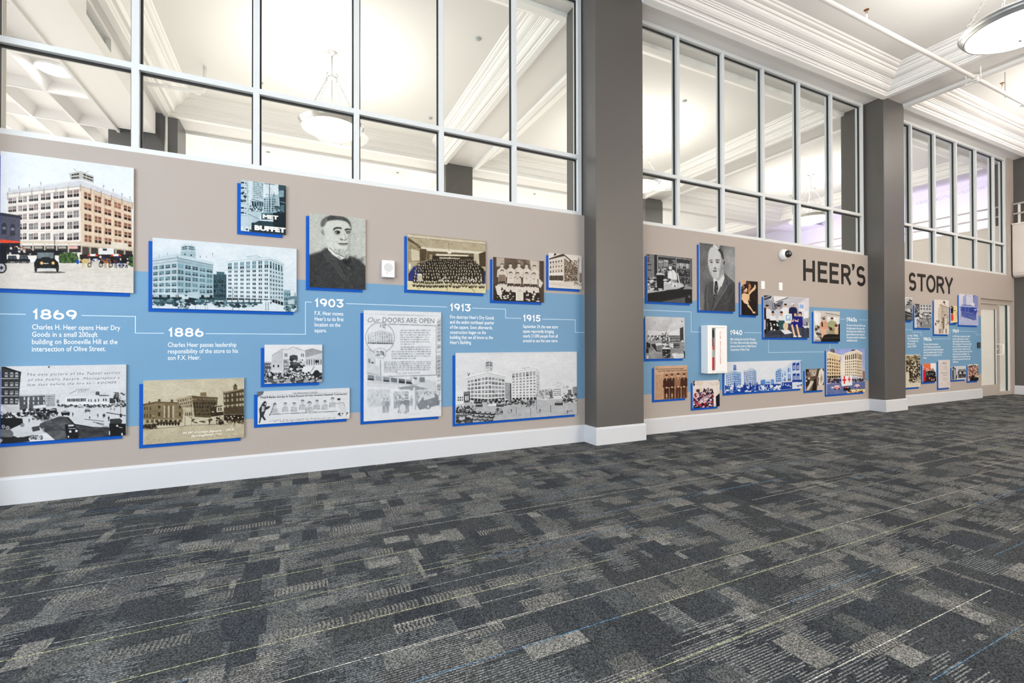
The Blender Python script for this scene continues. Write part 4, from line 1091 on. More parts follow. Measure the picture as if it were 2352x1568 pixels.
def a_two(c):
    c.fill(236, 222)
    c.S(26, 640, 760, 1080, 900, [244, 248, 240], 24, 60, 1.5, .35); c.S(14, 660, 850, 800, 1000, [246, 250], 20, 50, 1.3, .3); c.S(20, 140, 700, 460, 800, [248, 244], 20, 50, 1.6, .3); c.S(12, 1500, 860, 1680, 980, [250], 20, 46, 1.5, .3)
    c.blur(5)
    corner_block(c, 138, 405, 785, 892, 852, 938, 1330, 1322, 1322, 4, 5, 5, 205, 172, 104, 2, 1, .12, .14, .76, .6, bars=150)
    for x in (212, 300, 408, 648, 715, 780): c.L(60, 3, x, 858 + (x % 60) * .6, x, 832 + (x % 60) * .6)
    c.P(180, 442, 862, 442, 768, 515, 752, 600, 782, 600, 890, 515, 870); roof_tower(c, 518, 820, 76, 66, 190, 40); c.R(30, 480, 842, 492, 856); c.R(30, 545, 850, 560, 866)
    c.P(66, 788, 1060, 925, 1060, 925, 1335, 788, 1335); c.P(86, 822, 1030, 905, 1036, 905, 1064, 822, 1062); c.F((792, 1110, 922, 1110, 922, 1310, 792, 1310), 5, 4, 30, None, .6, .5, 1, .4); c.S(40, 792, 1080, 922, 1290, [110, 90, 40], 3, 6)
    corner_block(c, 925, 1378, 1525, 920, 880, 945, 1350, 1345, 1395, 7, 5, 1, 232, 205, 95, 1, 1, .08, .12, .6, .2)
    c.F((930, 935, 1378, 905, 1378, 1000, 930, 1012), 7, 1, 120, 230, .62, .85, 1, .2, bars=190); c.F((1378, 915, 1520, 970, 1520, 1040, 1378, 1000), 5, 1, 70, 205, .55, .85, 1, .2)
    c.F((930, 1012, 1378, 998, 1378, 1322, 930, 1306), 7, 7, 62, 232, .60, .52, 2, .2, shade=.3, gap=.3); c.F((1378, 1004, 1525, 1042, 1528, 1325, 1380, 1322), 5, 7, 60, 205, .58, .52, 2, .2, shade=.3, gap=.3)
    c.P(236, 915, 925, 1132, 898, 1372, 876, 1528, 944, 1522, 960, 1374, 896, 930, 944); c.L(120, 3, 915, 928, 1372, 880, 1528, 948); c.P(216, 1132, 900, 1132, 876, 1245, 862, 1288, 884); c.L(110, 3, 1130, 876, 1245, 862, 1290, 884)
    c.L(150, 3, 925, 1015, 1378, 1000, 1525, 1042); c.L(150, 3, 925, 1306, 1380, 1322, 1530, 1328)
    c.R(150, 1530, 1225, 1600, 1400); c.F((1530, 1240, 1600, 1240, 1600, 1390, 1530, 1390), 4, 3, 90, None, .6, .6); c.R(110, 1600, 1290, 1670, 1400); c.P(120, 1640, 1290, 1648, 1235, 1656, 1290); c.P(205, 1575, 1330, 1640, 1320, 1640, 1372, 1575, 1372)
    c.P(232, 130, 1375, 790, 1360, 1680, 1395, 1680, 1480, 130, 1440); c.R(30, 138, 1305, 790, 1362)
    for x in range(150, 780, 90): c.R(c.r.choice([190, 150, 210]), x, 1275, x + 60, 1300)
    c.P(196, 520, 1245, 640, 1245, 640, 1320, 520, 1300); c.R(215, 455, 1290, 525, 1320)
    c.S(60, 150, 1330, 780, 1385, [40, 90, 170, 60, 210], 8, 20, 1.6); c.S(70, 760, 1345, 1240, 1400, [60, 110, 180, 220, 40], 8, 18, 1.6)
    for x in (200, 330, 640): c.E(70, x, 1350, 50, 28); c.E(120, x - 8, 1338, 30, 16)
    c.R(70, 925, 1330, 1400, 1368)
    for x in range(935, 1390, 60): c.P(226, x, 1330, x + 48, 1330, x + 42, 1352, x - 4, 1352)
    c.R(240, 1305, 1335, 1385, 1372)
    for x in (600, 705, 728, 992, 1058, 1340, 1366): c.L(60, 3, x, 1345 if x != 992 else 1200, x, 1440); c.E(250, x, 1342, 7, 7)
    c.S(60, 415, 1385, 530, 1425, [30, 230, 90, 160], 5, 12); c.S(50, 1530, 1395, 1660, 1450, [30, 210, 90, 130], 7, 16); c.L(170, 2, 1520, 1020, 1670, 920)

def a_buffet(c):
    c.fill(225, 235)
    c.P(205, 1070, 60, 1165, 60, 1150, 640, 1070, 640)
    for y in (85, 140, 200, 280, 350, 400): c.R(40, 1078, y, 1110, y + 18); c.R(60, 1122, y + 6, 1134, y + 20); c.L(120, 3, 1070, y + 34, 1160, y + 40)
    c.S(20, 1075, 190, 1150, 300, [60, 40, 200], 6, 14)
    c.P(222, 1165, 62, 1315, 90, 1312, 262, 1165, 262); c.P(190, 1195, 70, 1315, 95, 1310, 285, 1195, 270); c.F((1205, 75, 1312, 98, 1308, 262, 1205, 255), 5, 9, 110, 215, .65, .6, 1, .2)
    c.F((1185, 280, 1318, 292, 1318, 345, 1195, 350), 5, 1, 40, 160, .7, .8); c.L(60, 6, 1190, 265, 1320, 300)
    c.P(170, 1312, 250, 1475, 210, 1475, 420, 1312, 400); c.F((1315, 255, 1450, 255, 1450, 400, 1315, 395), 5, 6, 90, 190, .6, .6, 1, .3)
    c.P(34, 1470, 105, 1555, 118, 1555, 640, 1490, 430); c.R(150, 1480, 170, 1530, 240); c.R(60, 1476, 110, 1552, 165); c.L(160, 5, 1490, 290, 1550, 300); c.P(90, 1490, 330, 1530, 320, 1535, 400, 1495, 400)
    c.L(50, 7, 1378, 100, 1376, 405); c.L(50, 5, 1320, 100, 1435, 112); c.L(60, 5, 1424, 195, 1424, 395); c.L(60, 4, 1335, 215, 1440, 222); c.L(70, 4, 1410, 245, 1410, 395)
    for x in (1335, 1360, 1440): c.L(90, 2, x, 105, x + 90, 240)
    c.L(80, 3, 1140, 62, 1170, 640); c.L(80, 3, 1180, 270, 1145, 520)
    c.S(70, 1175, 340, 1300, 410, [30, 60, 200, 110], 5, 12); c.S(60, 1430, 340, 1500, 410, [40, 80, 170], 5, 12); c.P(190, 1150, 390, 1290, 400, 1260, 520, 1150, 560); c.L(60, 4, 1150, 420, 1280, 480)
    c.P(120, 1290, 405, 1425, 402, 1425, 480, 1290, 480); c.P(60, 1305, 420, 1425, 415, 1425, 478, 1300, 478)
    c.P(50, 1215, 515, 1270, 490, 1420, 500, 1425, 600, 1200, 600); c.P(22, 1418, 405, 1555, 400, 1555, 640, 1418, 620); c.P(34, 1190, 512, 1215, 512, 1240, 545, 1555, 560, 1555, 640, 1185, 610)
    c.R(200, 1075, 440, 1150, 600); c.S(8, 1080, 560, 1200, 600, [240, 60, 250], 8, 16)

def a_beard(c):
    c.fill(188, 194); c.S(260, 100, 100, 790, 700, [176, 186, 204, 196], 10, 34, 1, .25); c.blur(6)
    c.P(56, 108, 602, 250, 560, 325, 500, 360, 560, 500, 660, 590, 610, 700, 655, 745, 690, 780, 740, 790, 1030, 100, 1000)
    c.P(206, 320, 470, 600, 500, 600, 600, 560, 640, 470, 640, 380, 590, 325, 520)
    c.P(214, 262, 240, 300, 175, 400, 140, 520, 165, 585, 225, 606, 300, 607, 420, 600, 500, 575, 575, 520, 612, 450, 600, 385, 560, 335, 500, 316, 430, 300, 330)
    c.P(200, 240, 310, 262, 288, 292, 300, 300, 350, 312, 400, 296, 408, 262, 378, 245, 345); c.blur(4)
    c.P(150, 250, 318, 270, 300, 288, 320, 284, 360, 300, 388, 276, 372, 256, 340); c.E(110, 272, 345, 9, 20, -.3)
    c.P(64, 248, 262, 246, 225, 262, 190, 300, 155, 360, 132, 430, 128, 500, 140, 560, 168, 595, 212, 609, 262, 606, 296, 597, 264, 575, 224, 540, 200, 490, 188, 430, 185, 370, 190, 325, 200, 302, 224, 292, 250, 270, 268)
    c.P(118, 252, 244, 262, 212, 300, 176, 330, 160, 318, 190, 285, 225, 272, 256); c.P(96, 380, 140, 470, 144, 540, 172, 440, 160)
    c.P(168, 600, 300, 608, 420, 598, 520, 560, 560, 560, 420, 575, 330); c.P(184, 540, 330, 560, 410, 530, 425, 510, 410, 520, 350); c.E(190, 440, 335, 52, 24); c.E(196, 330, 470, 30, 60, .3, .5)
    c.blur(3)
    c.P(46, 392, 300, 405, 278, 440, 268, 492, 274, 496, 294, 450, 288, 415, 296, 398, 316); c.P(46, 528, 300, 552, 284, 612, 290, 612, 306, 570, 300, 536, 314)
    c.P(60, 410, 318, 440, 308, 478, 318, 470, 350, 440, 352, 415, 338); c.E(186, 430, 330, 13, 6); c.E(30, 452, 332, 13, 12); c.P(60, 540, 320, 575, 306, 604, 314, 600, 345, 560, 350); c.E(160, 566, 330, 10, 5); c.E(30, 582, 330, 10, 11); c.L(130, 5, 408, 352, 440, 364, 475, 356)
    c.P(110, 478, 400, 492, 412, 510, 410, 512, 426, 488, 428, 474, 415); c.P(120, 515, 424, 545, 415, 552, 400, 556, 424, 530, 434); c.E(232, 520, 390, 10, 28)
    c.P(60, 450, 468, 480, 460, 520, 462, 560, 458, 574, 470, 560, 476, 500, 474, 460, 476); c.P(150, 475, 478, 555, 478, 540, 492, 490, 492); c.L(150, 6, 430, 430, 450, 462); c.L(170, 5, 400, 440, 392, 520)
    for i in range(150):
        x = c.r.uniform(410, 600); y = c.r.uniform(530, 610) + (abs(x - 540) * -.15); c.L(c.r.choice([90, 130, 200, 225, 70]), 3, x, y, x + c.r.uniform(-8, 8), y + c.r.uniform(14, 34), a=.7)
    c.L(190, 5, 534, 712, 560, 738, 592, 772); c.L(88, 5, 262, 560, 290, 640, 350, 690, 290, 680); c.P(68, 260, 570, 330, 520, 440, 680, 520, 820, 560, 930, 470, 860, 350, 700, 290, 640); c.L(96, 5, 330, 530, 440, 690, 530, 850); c.L(40, 6, 345, 690, 470, 860, 560, 960); c.L(88, 4, 600, 620, 660, 720, 640, 900)
    c.P(178, 560, 300, 606, 300, 606, 420, 598, 520, 580, 560, 566, 480, 575, 400, a=.55); c.P(226, 326, 503, 352, 520, 430, 590, 528, 630, 500, 656, 470, 656, 395, 602, 338, 545); c.P(238, 562, 598, 580, 655, 550, 650); c.P(34, 500, 656, 550, 650, 600, 640, 600, 690, 560, 740, 520, 700)
    c.L(90, 7, 345, 512, 430, 586, 528, 628); c.L(80, 6, 552, 640, 562, 600)
    c.S(200, 110, 620, 780, 1010, [44, 66, 72, 40], 8, 26, 1, .25); c.blur(1); c.grain(7, 2)

def a_banquet(c):
    c.fill(188, 150)
    c.P(170, 182, 85, 1105, 178, 1100, 300, 980, 318, 345, 240, 190, 140); c.P(205, 190, 95, 1100, 190, 1100, 215, 190, 128); c.L(110, 4, 182, 128, 1105, 212)
    c.P(80, 190, 130, 345, 235, 340, 265, 190, 165); c.P(150, 190, 165, 335, 262, 335, 420, 190, 420); c.P(200, 228, 262, 320, 290, 325, 400, 232, 400); c.S(60, 200, 200, 330, 262, [110, 170], 3, 7)
    c.P(226, 330, 238, 420, 252, 1095, 300, 1010, 322, 410, 285); c.P(70, 330, 265, 410, 268, 405, 400, 335, 420); c.P(90, 410, 290, 960, 318, 960, 420, 410, 400); c.P(220, 520, 322, 900, 335, 895, 352, 520, 345); c.P(40, 480, 345, 960, 355, 960, 420, 480, 420); c.P(190, 560, 362, 800, 372, 800, 382, 560, 378); c.R(150, 445, 330, 475, 400); c.P(190, 970, 322, 1020, 330, 1020, 480, 980, 480); c.P(60, 1020, 320, 1100, 292, 1100, 470, 1030, 470)
    c.L(90, 3, 672, 205, 676, 290); c.E(110, 672, 204, 14, 4); c.P(235, 648, 295, 704, 298, 695, 320, 660, 320); c.E(235, 680, 368, 14, 6)
    for x, y in ((352, 178), (708, 210), (976, 230)): c.E(70, x, y, 4, 6)
    c.P((205, 196, 160), 185, 640, 330, 640, 1105, 668, 1105, 790, 182, 748); c.P((60, 70, 120), 195, 560, 260, 470, 420, 480, 420, 640, 280, 648, 195, 640); c.P((60, 70, 110), 1000, 520, 1100, 520, 1095, 670, 960, 660)
    c.P(26, 330, 430, 480, 385, 960, 400, 1080, 500, 1080, 650, 700, 660, 560, 645, 370, 640)
    for row in range(9):
        y = 395 + row * 27 + row * row * 1.0
        n = 30 - row
        for i in range(n):
            x = 300 + row * -6 + (700 + row * 18) * (i + c.r.random() * .5) / n
            if x > 1085 or x < 205: continue
            yy = y + c.r.uniform(-8, 8) + (25 - abs(x - 690) * .0 if False else 0)
            if abs(x - 690) > 300 and row < 2: yy += 30
            k = 5 + row * .7
            c.E(c.r.choice([24, 30, 60]), x, yy + k * 2.2, k * 1.7, k * 1.7); c.P(232, x - k * .5, yy + k, x + k * .5, yy + k, x, yy + k * 2.8); c.E(222, x, yy, k * .72, k); c.E(50, x, yy - k * .7, k * .75, k * .45)
    c.S(50, 540, 600, 1050, 645, [235, 225], 3, 8, 1.4); c.R(190, 305, 570, 358, 640); c.P(240, 300, 556, 350, 556, 360, 572, 300, 572); c.E(235, 213, 470, 14, 36)
    c.L(90, 4, 415, 650, 310, 740); c.L(70, 5, 655, 660, 646, 755); c.L(70, 5, 885, 665, 975, 772); c.L(170, 3, 190, 680, 1100, 700)
    c.L(110, 5, 184, 84, 1103, 177, 1103, 783, 184, 743, 184, 84); c.E(245, 194, 97, 6, 8)

def a_team(c):
    c.fill(90, 30); c.P(170, 1230, 360, 1325, 370, 1320, 470, 1230, 470); c.S(50, 1400, 370, 1700, 480, [120, 150, 80, 60], 12, 34, 1, .6); c.P(190, 1620, 395, 1730, 405, 1730, 600, 1640, 560); c.P(60, 1187, 355, 1230, 360, 1225, 700, 1187, 700); c.P(60, 1735, 405, 1785, 408, 1785, 888, 1740, 888); c.blur(3)
    for x, y in ((1295, 485), (1396, 485), (1495, 480), (1583, 490), (1675, 505)):
        c.P(205, x - 18, y, x + 18, y, x + 52, y + 28, x + 56, y + 110, x - 60, y + 110, x - 54, y + 28); c.L(150, 3, x, y + 6, x, y + 100); c.bust(x, y, 62, 205, 34, 208)
        c.L(110, 4, x - 36, y + 40, x - 42, y + 100)
    for x, y, cc in ((1297, 560, 110), (1398, 585, 214), (1478, 590, 196), (1585, 590, 214), (1668, 595, 206)):
        c.P(214, x - 56, y + 120, x + 56, y + 120, x + 62, y + 180, x + 20, y + 190, x, y + 150, x - 20, y + 190, x - 62, y + 180)
        c.P(22, x - 58, y + 175, x - 18, y + 185, x - 22, y + 290, x - 60, y + 290); c.P(22, x + 18, y + 185, x + 58, y + 175, x + 60, y + 290, x + 22, y + 290)
        c.bust(x, y, 66, 200, 34, cc); c.L(170, 5, x - 40, y + 30, x - 40, y + 110); c.L(170, 5, x + 40, y + 30, x + 40, y + 110); c.L(90, 4, x - 16, y + 10, x, y + 30, x + 16, y + 10)
        c.S(3, x - 40, y + 185, x + 40, y + 230, [225, 235], 8, 14); c.E(200, x - 15, y + 120, 14, 11); c.E(200, x + 18, y + 120, 14, 11); c.L(60, 4, x - 30, y + 92, x + 30, y + 92)
    c.P(225, 1215, 700, 1260, 690, 1300, 780, 1285, 820, 1240, 800); c.P(206, 1720, 600, 1775, 660, 1745, 720, 1722, 700)
    c.R(222, 1458, 712, 1545, 868); c.L(120, 3, 1480, 745, 1522, 740); c.L(90, 4, 1478, 762, 1528, 752)
    for y in range(780, 855, 12): c.L(165, 2, 1478, y, 1525, y)
    c.S(16, 1240, 810, 1430, 860, [230, 210], 4, 9, 1.6); c.S(10, 1570, 840, 1720, 875, [200], 4, 9, 2)

def a_corner(c):
    c.fill(226, 232); c.P(212, 1845, 380, 2010, 335, 2030, 365, 2025, 560, 1845, 560); c.P(60, 1845, 378, 2008, 322, 2025, 330, 2185, 465, 2185, 490, 2020, 350, 1845, 392); c.P(30, 1902, 345, 1910, 318, 1930, 318, 1932, 338)
    c.P(110, 2025, 365, 2185, 490, 2182, 645, 2025, 650); c.P(215, 2022, 345, 2185, 475, 2185, 492, 2022, 372); c.S(320, 2028, 400, 2180, 640, [60, 150, 90, 180, 40], 3, 7)
    c.F((1850, 400, 2010, 375, 2010, 550, 1850, 560), 5, 3, 90, None, .45, .4, 1, .3, shade=.2); c.L(120, 3, 1845, 455, 2015, 430); c.L(120, 3, 1845, 510, 2015, 500)
    c.P(235, 1848, 548, 2012, 545, 2010, 572, 1848, 572); c.F((1850, 575, 2015, 575, 2015, 635, 1850, 630), 9, 1, 30, 120, .7, 1, 1, .5); c.P(200, 2030, 645, 2180, 640, 2130, 655, 2035, 655)
    c.L(60, 5, 2190, 370, 2196, 655); c.L(60, 4, 2180, 400, 2205, 400); c.L(60, 4, 2182, 420, 2204, 420); c.R(160, 2200, 545, 2228, 650); c.R(40, 2215, 545, 2222, 640); c.G(215, 232, 1845, 650, 2235, 760)
    c.S(25, 2140, 640, 2228, 690, [50, 200, 100], 4, 9); c.L(150, 3, 1850, 670, 2000, 690); c.L(170, 3, 1900, 660, 2100, 700)

def a_square(c):
    c.fill(226, 214); c.P(212, 8, 800, 2070, 800, 2070, 1300, 8, 1420)
    c.P(52, 20, 155, 80, 155, 345, 250, 300, 780, 20, 790); c.P(30, 60, 155, 355, 245, 330, 280, 40, 175)
    for r_, y in enumerate((265, 410, 548, 690)):
        for x in (78, 165, 248):
            c.R(170, x, y, x + 52, y + 66)
            if r_ in (0, 3): c.E(170, x + 26, y + 4, 26, 22)
            c.R(80, x + 6, y + 10, x + 46, y + 30); c.R(40, x + 4, y + 62, x + 56, y + 74)
        c.P(185, 20, y + 78, 305, y + 80, 305, y + 92, 20, y + 92)
    c.P(205, 18, 780, 345, 770, 350, 800, 18, 800); c.P(225, 60, 800, 340, 785, 385, 885, 130, 915, 80, 900)
    for t in range(14): c.L(140, 4, 65 + t * 20, 800, 140 + t * 18, 908)
    c.P(88, 310, 635, 735, 620, 745, 860, 540, 860, 330, 880); c.P(190, 310, 620, 740, 605, 740, 628, 310, 640)
    for x in (390, 460, 540, 618, 705): c.R(205, x, 650, x + 22, 700); c.R(190, x, 730, x + 22, 772)
    c.R(225, 452, 660, 472, 870); c.P(228, 545, 790, 745, 775, 745, 820, 545, 850)
    c.P(180, 740, 615, 905, 600, 905, 800, 745, 815); c.F((755, 630, 900, 620, 900, 790, 755, 800), 7, 5, 120, None, .5, .6, 1, .2); c.P(215, 900, 600, 1060, 590, 1060, 780, 905, 790); c.E(120, 945, 725, 22, 34); c.R(222, 985, 590, 1100, 700); c.E(222, 1050, 610, 60, 40)
    c.P(236, 1060, 650, 1400, 640, 1400, 760, 1070, 765); c.F((1095, 680, 1400, 670, 1400, 728, 1095, 732), 11, 1, 30, None, .7, .9, 1, .4); c.P(222, 1400, 640, 1780, 630, 1790, 745, 1400, 760)
    for x, y in ((1440, 690), (1480, 690), (1545, 690), (1600, 685), (1680, 680), (1720, 680)): c.R(50, x, y, x + 18, y + 42)
    c.R(80, 1560, 565, 1625, 625); c.F((1460, 555, 1720, 545, 1720, 625, 1470, 635), 12, 5, 190, None, .8, .2, 1, .1); c.P(90, 1620, 620, 1780, 625, 1780, 640, 1620, 640); c.P(242, 1070, 755, 1830, 735, 1830, 775, 1075, 800)
    c.S(60, 1860, 600, 2060, 740, [30, 60, 200, 110], 10, 32); c.R(60, 1790, 675, 1850, 760); c.S(40, 1960, 620, 2060, 700, [215, 200], 10, 22)
    c.P(228, 8, 800, 60, 800, 60, 880, 8, 880)
    c.S(150, 940, 780, 1840, 820, [24, 60, 200, 90], 7, 15, 1.5); c.S(70, 1860, 765, 2060, 810, [24, 200, 100], 8, 18, 1.4)
    c.S(260, 330, 850, 940, 960, [20, 60, 220, 120, 235, 35], 10, 24, 1.4); c.S(80, 540, 940, 800, 1010, [20, 50, 200, 100], 10, 24, 1.4)
    c.P(54, 8, 930, 330, 900, 340, 960, 220, 1000, 8, 1010); c.S(40, 20, 900, 320, 1000, [20, 200, 240, 60], 10, 20, 1)
    c.P(24, 8, 1000, 240, 985, 370, 1000, 380, 1080, 180, 1170, 60, 1200, 8, 1180)
    for x, y, r_ in ((130, 1150, 42), (368, 1105, 32), (60, 1130, 38)): c.E(20, x, y, r_, r_); c.E(225, x, y, r_ * .72, r_ * .72); c.E(40, x, y, r_ * .5, r_ * .5); c.E(190, x, y, r_ * .2, r_ * .2)
    c.P(78, 660, 1080, 960, 970, 1120, 980, 1220, 1090, 1500, 1140, 1780, 1150, 2060, 1160, 2060, 1300, 1500, 1340, 1000, 1370, 860, 1340, 720, 1200, 640, 1130)
    c.S(50, 760, 1010, 1180, 1330, [130, 60, 50, 110], 16, 46, 2.4, .35); c.S(40, 1250, 1160, 2000, 1300, [50, 40, 70], 20, 46, 2.4, .4); c.P(40, 960, 965, 1120, 980, 1220, 1090, 1520, 1140, 1500, 1155, 1200, 1110, 1100, 1000)
    c.P(34, 8, 1290, 250, 1280, 420, 1310, 530, 1360, 300, 1400, 8, 1420); c.P(205, 210, 1275, 360, 1220, 545, 1215, 560, 1260, 300, 1310); c.P(40, 215, 1290, 300, 1318, 560, 1265, 520, 1370, 220, 1400)
    c.P(110, 8, 1170, 180, 1180, 230, 1240, 210, 1300, 8, 1300); c.P(64, 520, 1140, 640, 1120, 660, 1190, 540, 1215); c.L(90, 5, 520, 1180, 650, 1150)
    for x, y in ((1070, 915), (860, 880)): c.E(24, x, y, 75, 34); c.P(190, x - 60, y - 8, x + 60, y - 14, x + 40, y - 26, x - 40, y - 22); c.E(20, x - 45, y + 26, 18, 22); c.E(20, x + 50, y + 22, 18, 22)
    c.P(26, 1060, 1100, 1200, 1090, 1240, 1130, 1285, 1190, 1280, 1330, 1090, 1330, 1065, 1180); c.P(205, 1110, 1105, 1200, 1100, 1215, 1125, 1120, 1135); c.E(230, 1150, 1215, 20, 20); c.E(230, 1250, 1205, 20, 20); c.R(180, 1120, 1160, 1240, 1170); c.E(230, 1120, 1300, 12, 16)
    c.P(60, 1790, 1015, 1960, 1005, 2000, 1040, 1980, 1100, 1800, 1090); c.P(22, 1785, 1085, 2060, 1090, 2060, 1290, 1790, 1300); c.P(230, 1890, 1130, 1920, 1105, 1940, 1145); c.L(235, 8, 1950, 1150, 2000, 1155); c.E(230, 1790, 1240, 8, 40); c.E(230, 1995, 1265, 12, 26)
    for x, y, h in ((1190, 970, 70), (1465, 1005, 80), (1598, 990, 66), (1690, 1000, 80), (1710, 990, 70), (1775, 1050, 90), (1810, 870, 40), (1870, 875, 40), (480, 1060, 60)): c.man(x, y, h, 190, 30, 36 if x != 1465 else 228, 30)
    c.car(1430, 895, 90, 30, 50, 200, 20); c.P(200, 1390, 885, 1500, 890, 1440, 905); c.L(24, 9, 1972, 800, 1970, 985); c.E(240, 1975, 795, 10, 12); c.R(24, 1955, 930, 1990, 985); c.P(50, 1730, 900, 2060, 955, 2060, 968, 1740, 915)
    for y in (1035, 1080, 1100): c.L(70, 9, 1380 + (y - 1035) * 3, y - 30 + 10, 1700, y + 16)
    c.P(232, 470, 1320, 620, 1270, 760, 1230, 900, 1350, 820, 1380, 500, 1390); c.S(70, 490, 1280, 700, 1340, [60, 120, 210], 5, 14, 1.6); c.L(205, 6, 660, 1190, 720, 1160, 700, 1250, 650, 1230)
    c.P(20, 778, 155, 812, 152, 800, 185); c.L(60, 5, 1135, 603, 1235, 552)
    c.S(8, 10, 1300, 50, 1410, [235], 5, 12)
def a_sepia(c):
    c.fill(196, 205); c.S(30, 85, 430, 1130, 560, [208, 190, 214], 30, 70, 1.6, .3); c.blur(4)
    c.P(118, 85, 672, 230, 652, 500, 656, 500, 830, 85, 830); c.P(90, 85, 668, 220, 642, 500, 652, 500, 664, 230, 660, 85, 688); c.R(70, 243, 618, 268, 645); c.R(70, 375, 622, 398, 650); c.R(60, 145, 640, 158, 668)
    c.P(96, 300, 672, 402, 672, 402, 815, 300, 815)
    for x in (300, 345, 392): c.R(178, x, 684, x + 16, 812)
    for x in (243, 460): c.R(52, x, 685, x + 22, 715); c.R(52, x, 755, x + 22, 795)
    for x in (98, 125, 155): c.R(60, x, 700, x + 12, 730); c.R(60, x, 770, x + 12, 810)
    c.P(150, 500, 655, 420, 625, 580, 578, 600, 600, 600, 820, 500, 780, 500, 700); c.F((430, 625, 590, 590, 592, 700, 500, 720), 6, 3, 70, 168, .45, .6, 1, .2); c.P(80, 590, 580, 690, 590, 860, 598, 855, 680, 780, 700, 790, 810, 620, 800, 600, 640); c.F((600, 640, 850, 640, 790, 790, 620, 790), 8, 4, 46, None, .55, .6, 1, .3); c.F((595, 606, 850, 612, 850, 632, 595, 628), 14, 1, 150, None, .4, .8); c.P(110, 678, 550, 740, 546, 748, 590, 682, 588)
    c.P(175, 505, 735, 612, 722, 612, 800, 505, 800); c.F((520, 755, 600, 750, 600, 790, 520, 790), 4, 1, 40, None, .5, .9); c.P(190, 498, 700, 610, 705, 612, 730, 500, 732)
    c.P(46, 780, 700, 905, 680, 925, 780, 790, 800); c.P(200, 848, 700, 915, 690, 915, 745, 848, 752); c.R(70, 862, 706, 902, 736); c.R(180, 876, 712, 888, 730); c.E(160, 812, 748, 14, 8)
    c.P(66, 918, 545, 1130, 505, 1133, 855, 925, 830); c.P(150, 908, 552, 1130, 505, 1130, 514, 912, 560); c.P(90, 1018, 480, 1060, 474, 1062, 518, 1020, 524); c.P(46, 1022, 482, 1042, 452, 1056, 478)
    for r_, (y0, y1) in enumerate(((585, 560), (632, 618), (690, 672))):
        for k, x in enumerate((930, 962, 1008, 1060, 1092, 1118)): yy = y0 + (y1 - y0) * (x - 930) / 190; c.R(165, x - 7, yy - 14, x + 9, yy + 14)
    c.L(170, 6, 925, 690, 1130, 668); c.P(30, 925, 770, 1133, 765, 1133, 850, 925, 835); c.S(8, 940, 785, 1130, 830, [210], 4, 8); c.L(160, 4, 920, 775, 1133, 770)
    c.P(172, 85, 830, 500, 820, 500, 860, 85, 890); c.F((110, 830, 495, 822, 495, 856, 110, 868), 8, 1, 80, None, .6, .8); c.P(200, 85, 880, 560, 860, 1133, 838, 1133, 1020, 85, 1100); c.P(186, 85, 935, 1133, 850, 1133, 1015, 85, 1100); c.L(70, 4, 90, 935, 620, 885, 1010, 872)
    for x in range(230, 450, 30): c.P(36, x, 880, x + 30, 876, x + 28, 850, x + 6, 852); c.E(30, x + 15, 880, 10, 12)
    c.S(50, 90, 880, 230, 920, [30, 50, 90], 7, 16); c.S(30, 600, 830, 780, 850, [60, 210, 90], 8, 16, 2); c.S(40, 850, 800, 915, 870, [30, 46, 190], 8, 18); c.S(30, 940, 830, 1133, 860, [40, 60, 120], 6, 14)
    for x in (592, 522, 192, 1030): c.L(40, 4, x, 610 if x == 592 else 780, x, 895); c.E(215, x, 792, 6, 6)
    c.P(200, 620, 835, 640, 808, 740, 812, 755, 840); c.car(895, 865, 60, 30, 40, 110); c.man(775, 880, 60, 120, 30, 40, 30); c.man(188, 925, 60, 120, 30, 40, 30)
    c.S(120, 800, 940, 1130, 1010, [160, 120], 3, 6, 1, .4); c.grain(4, 2)

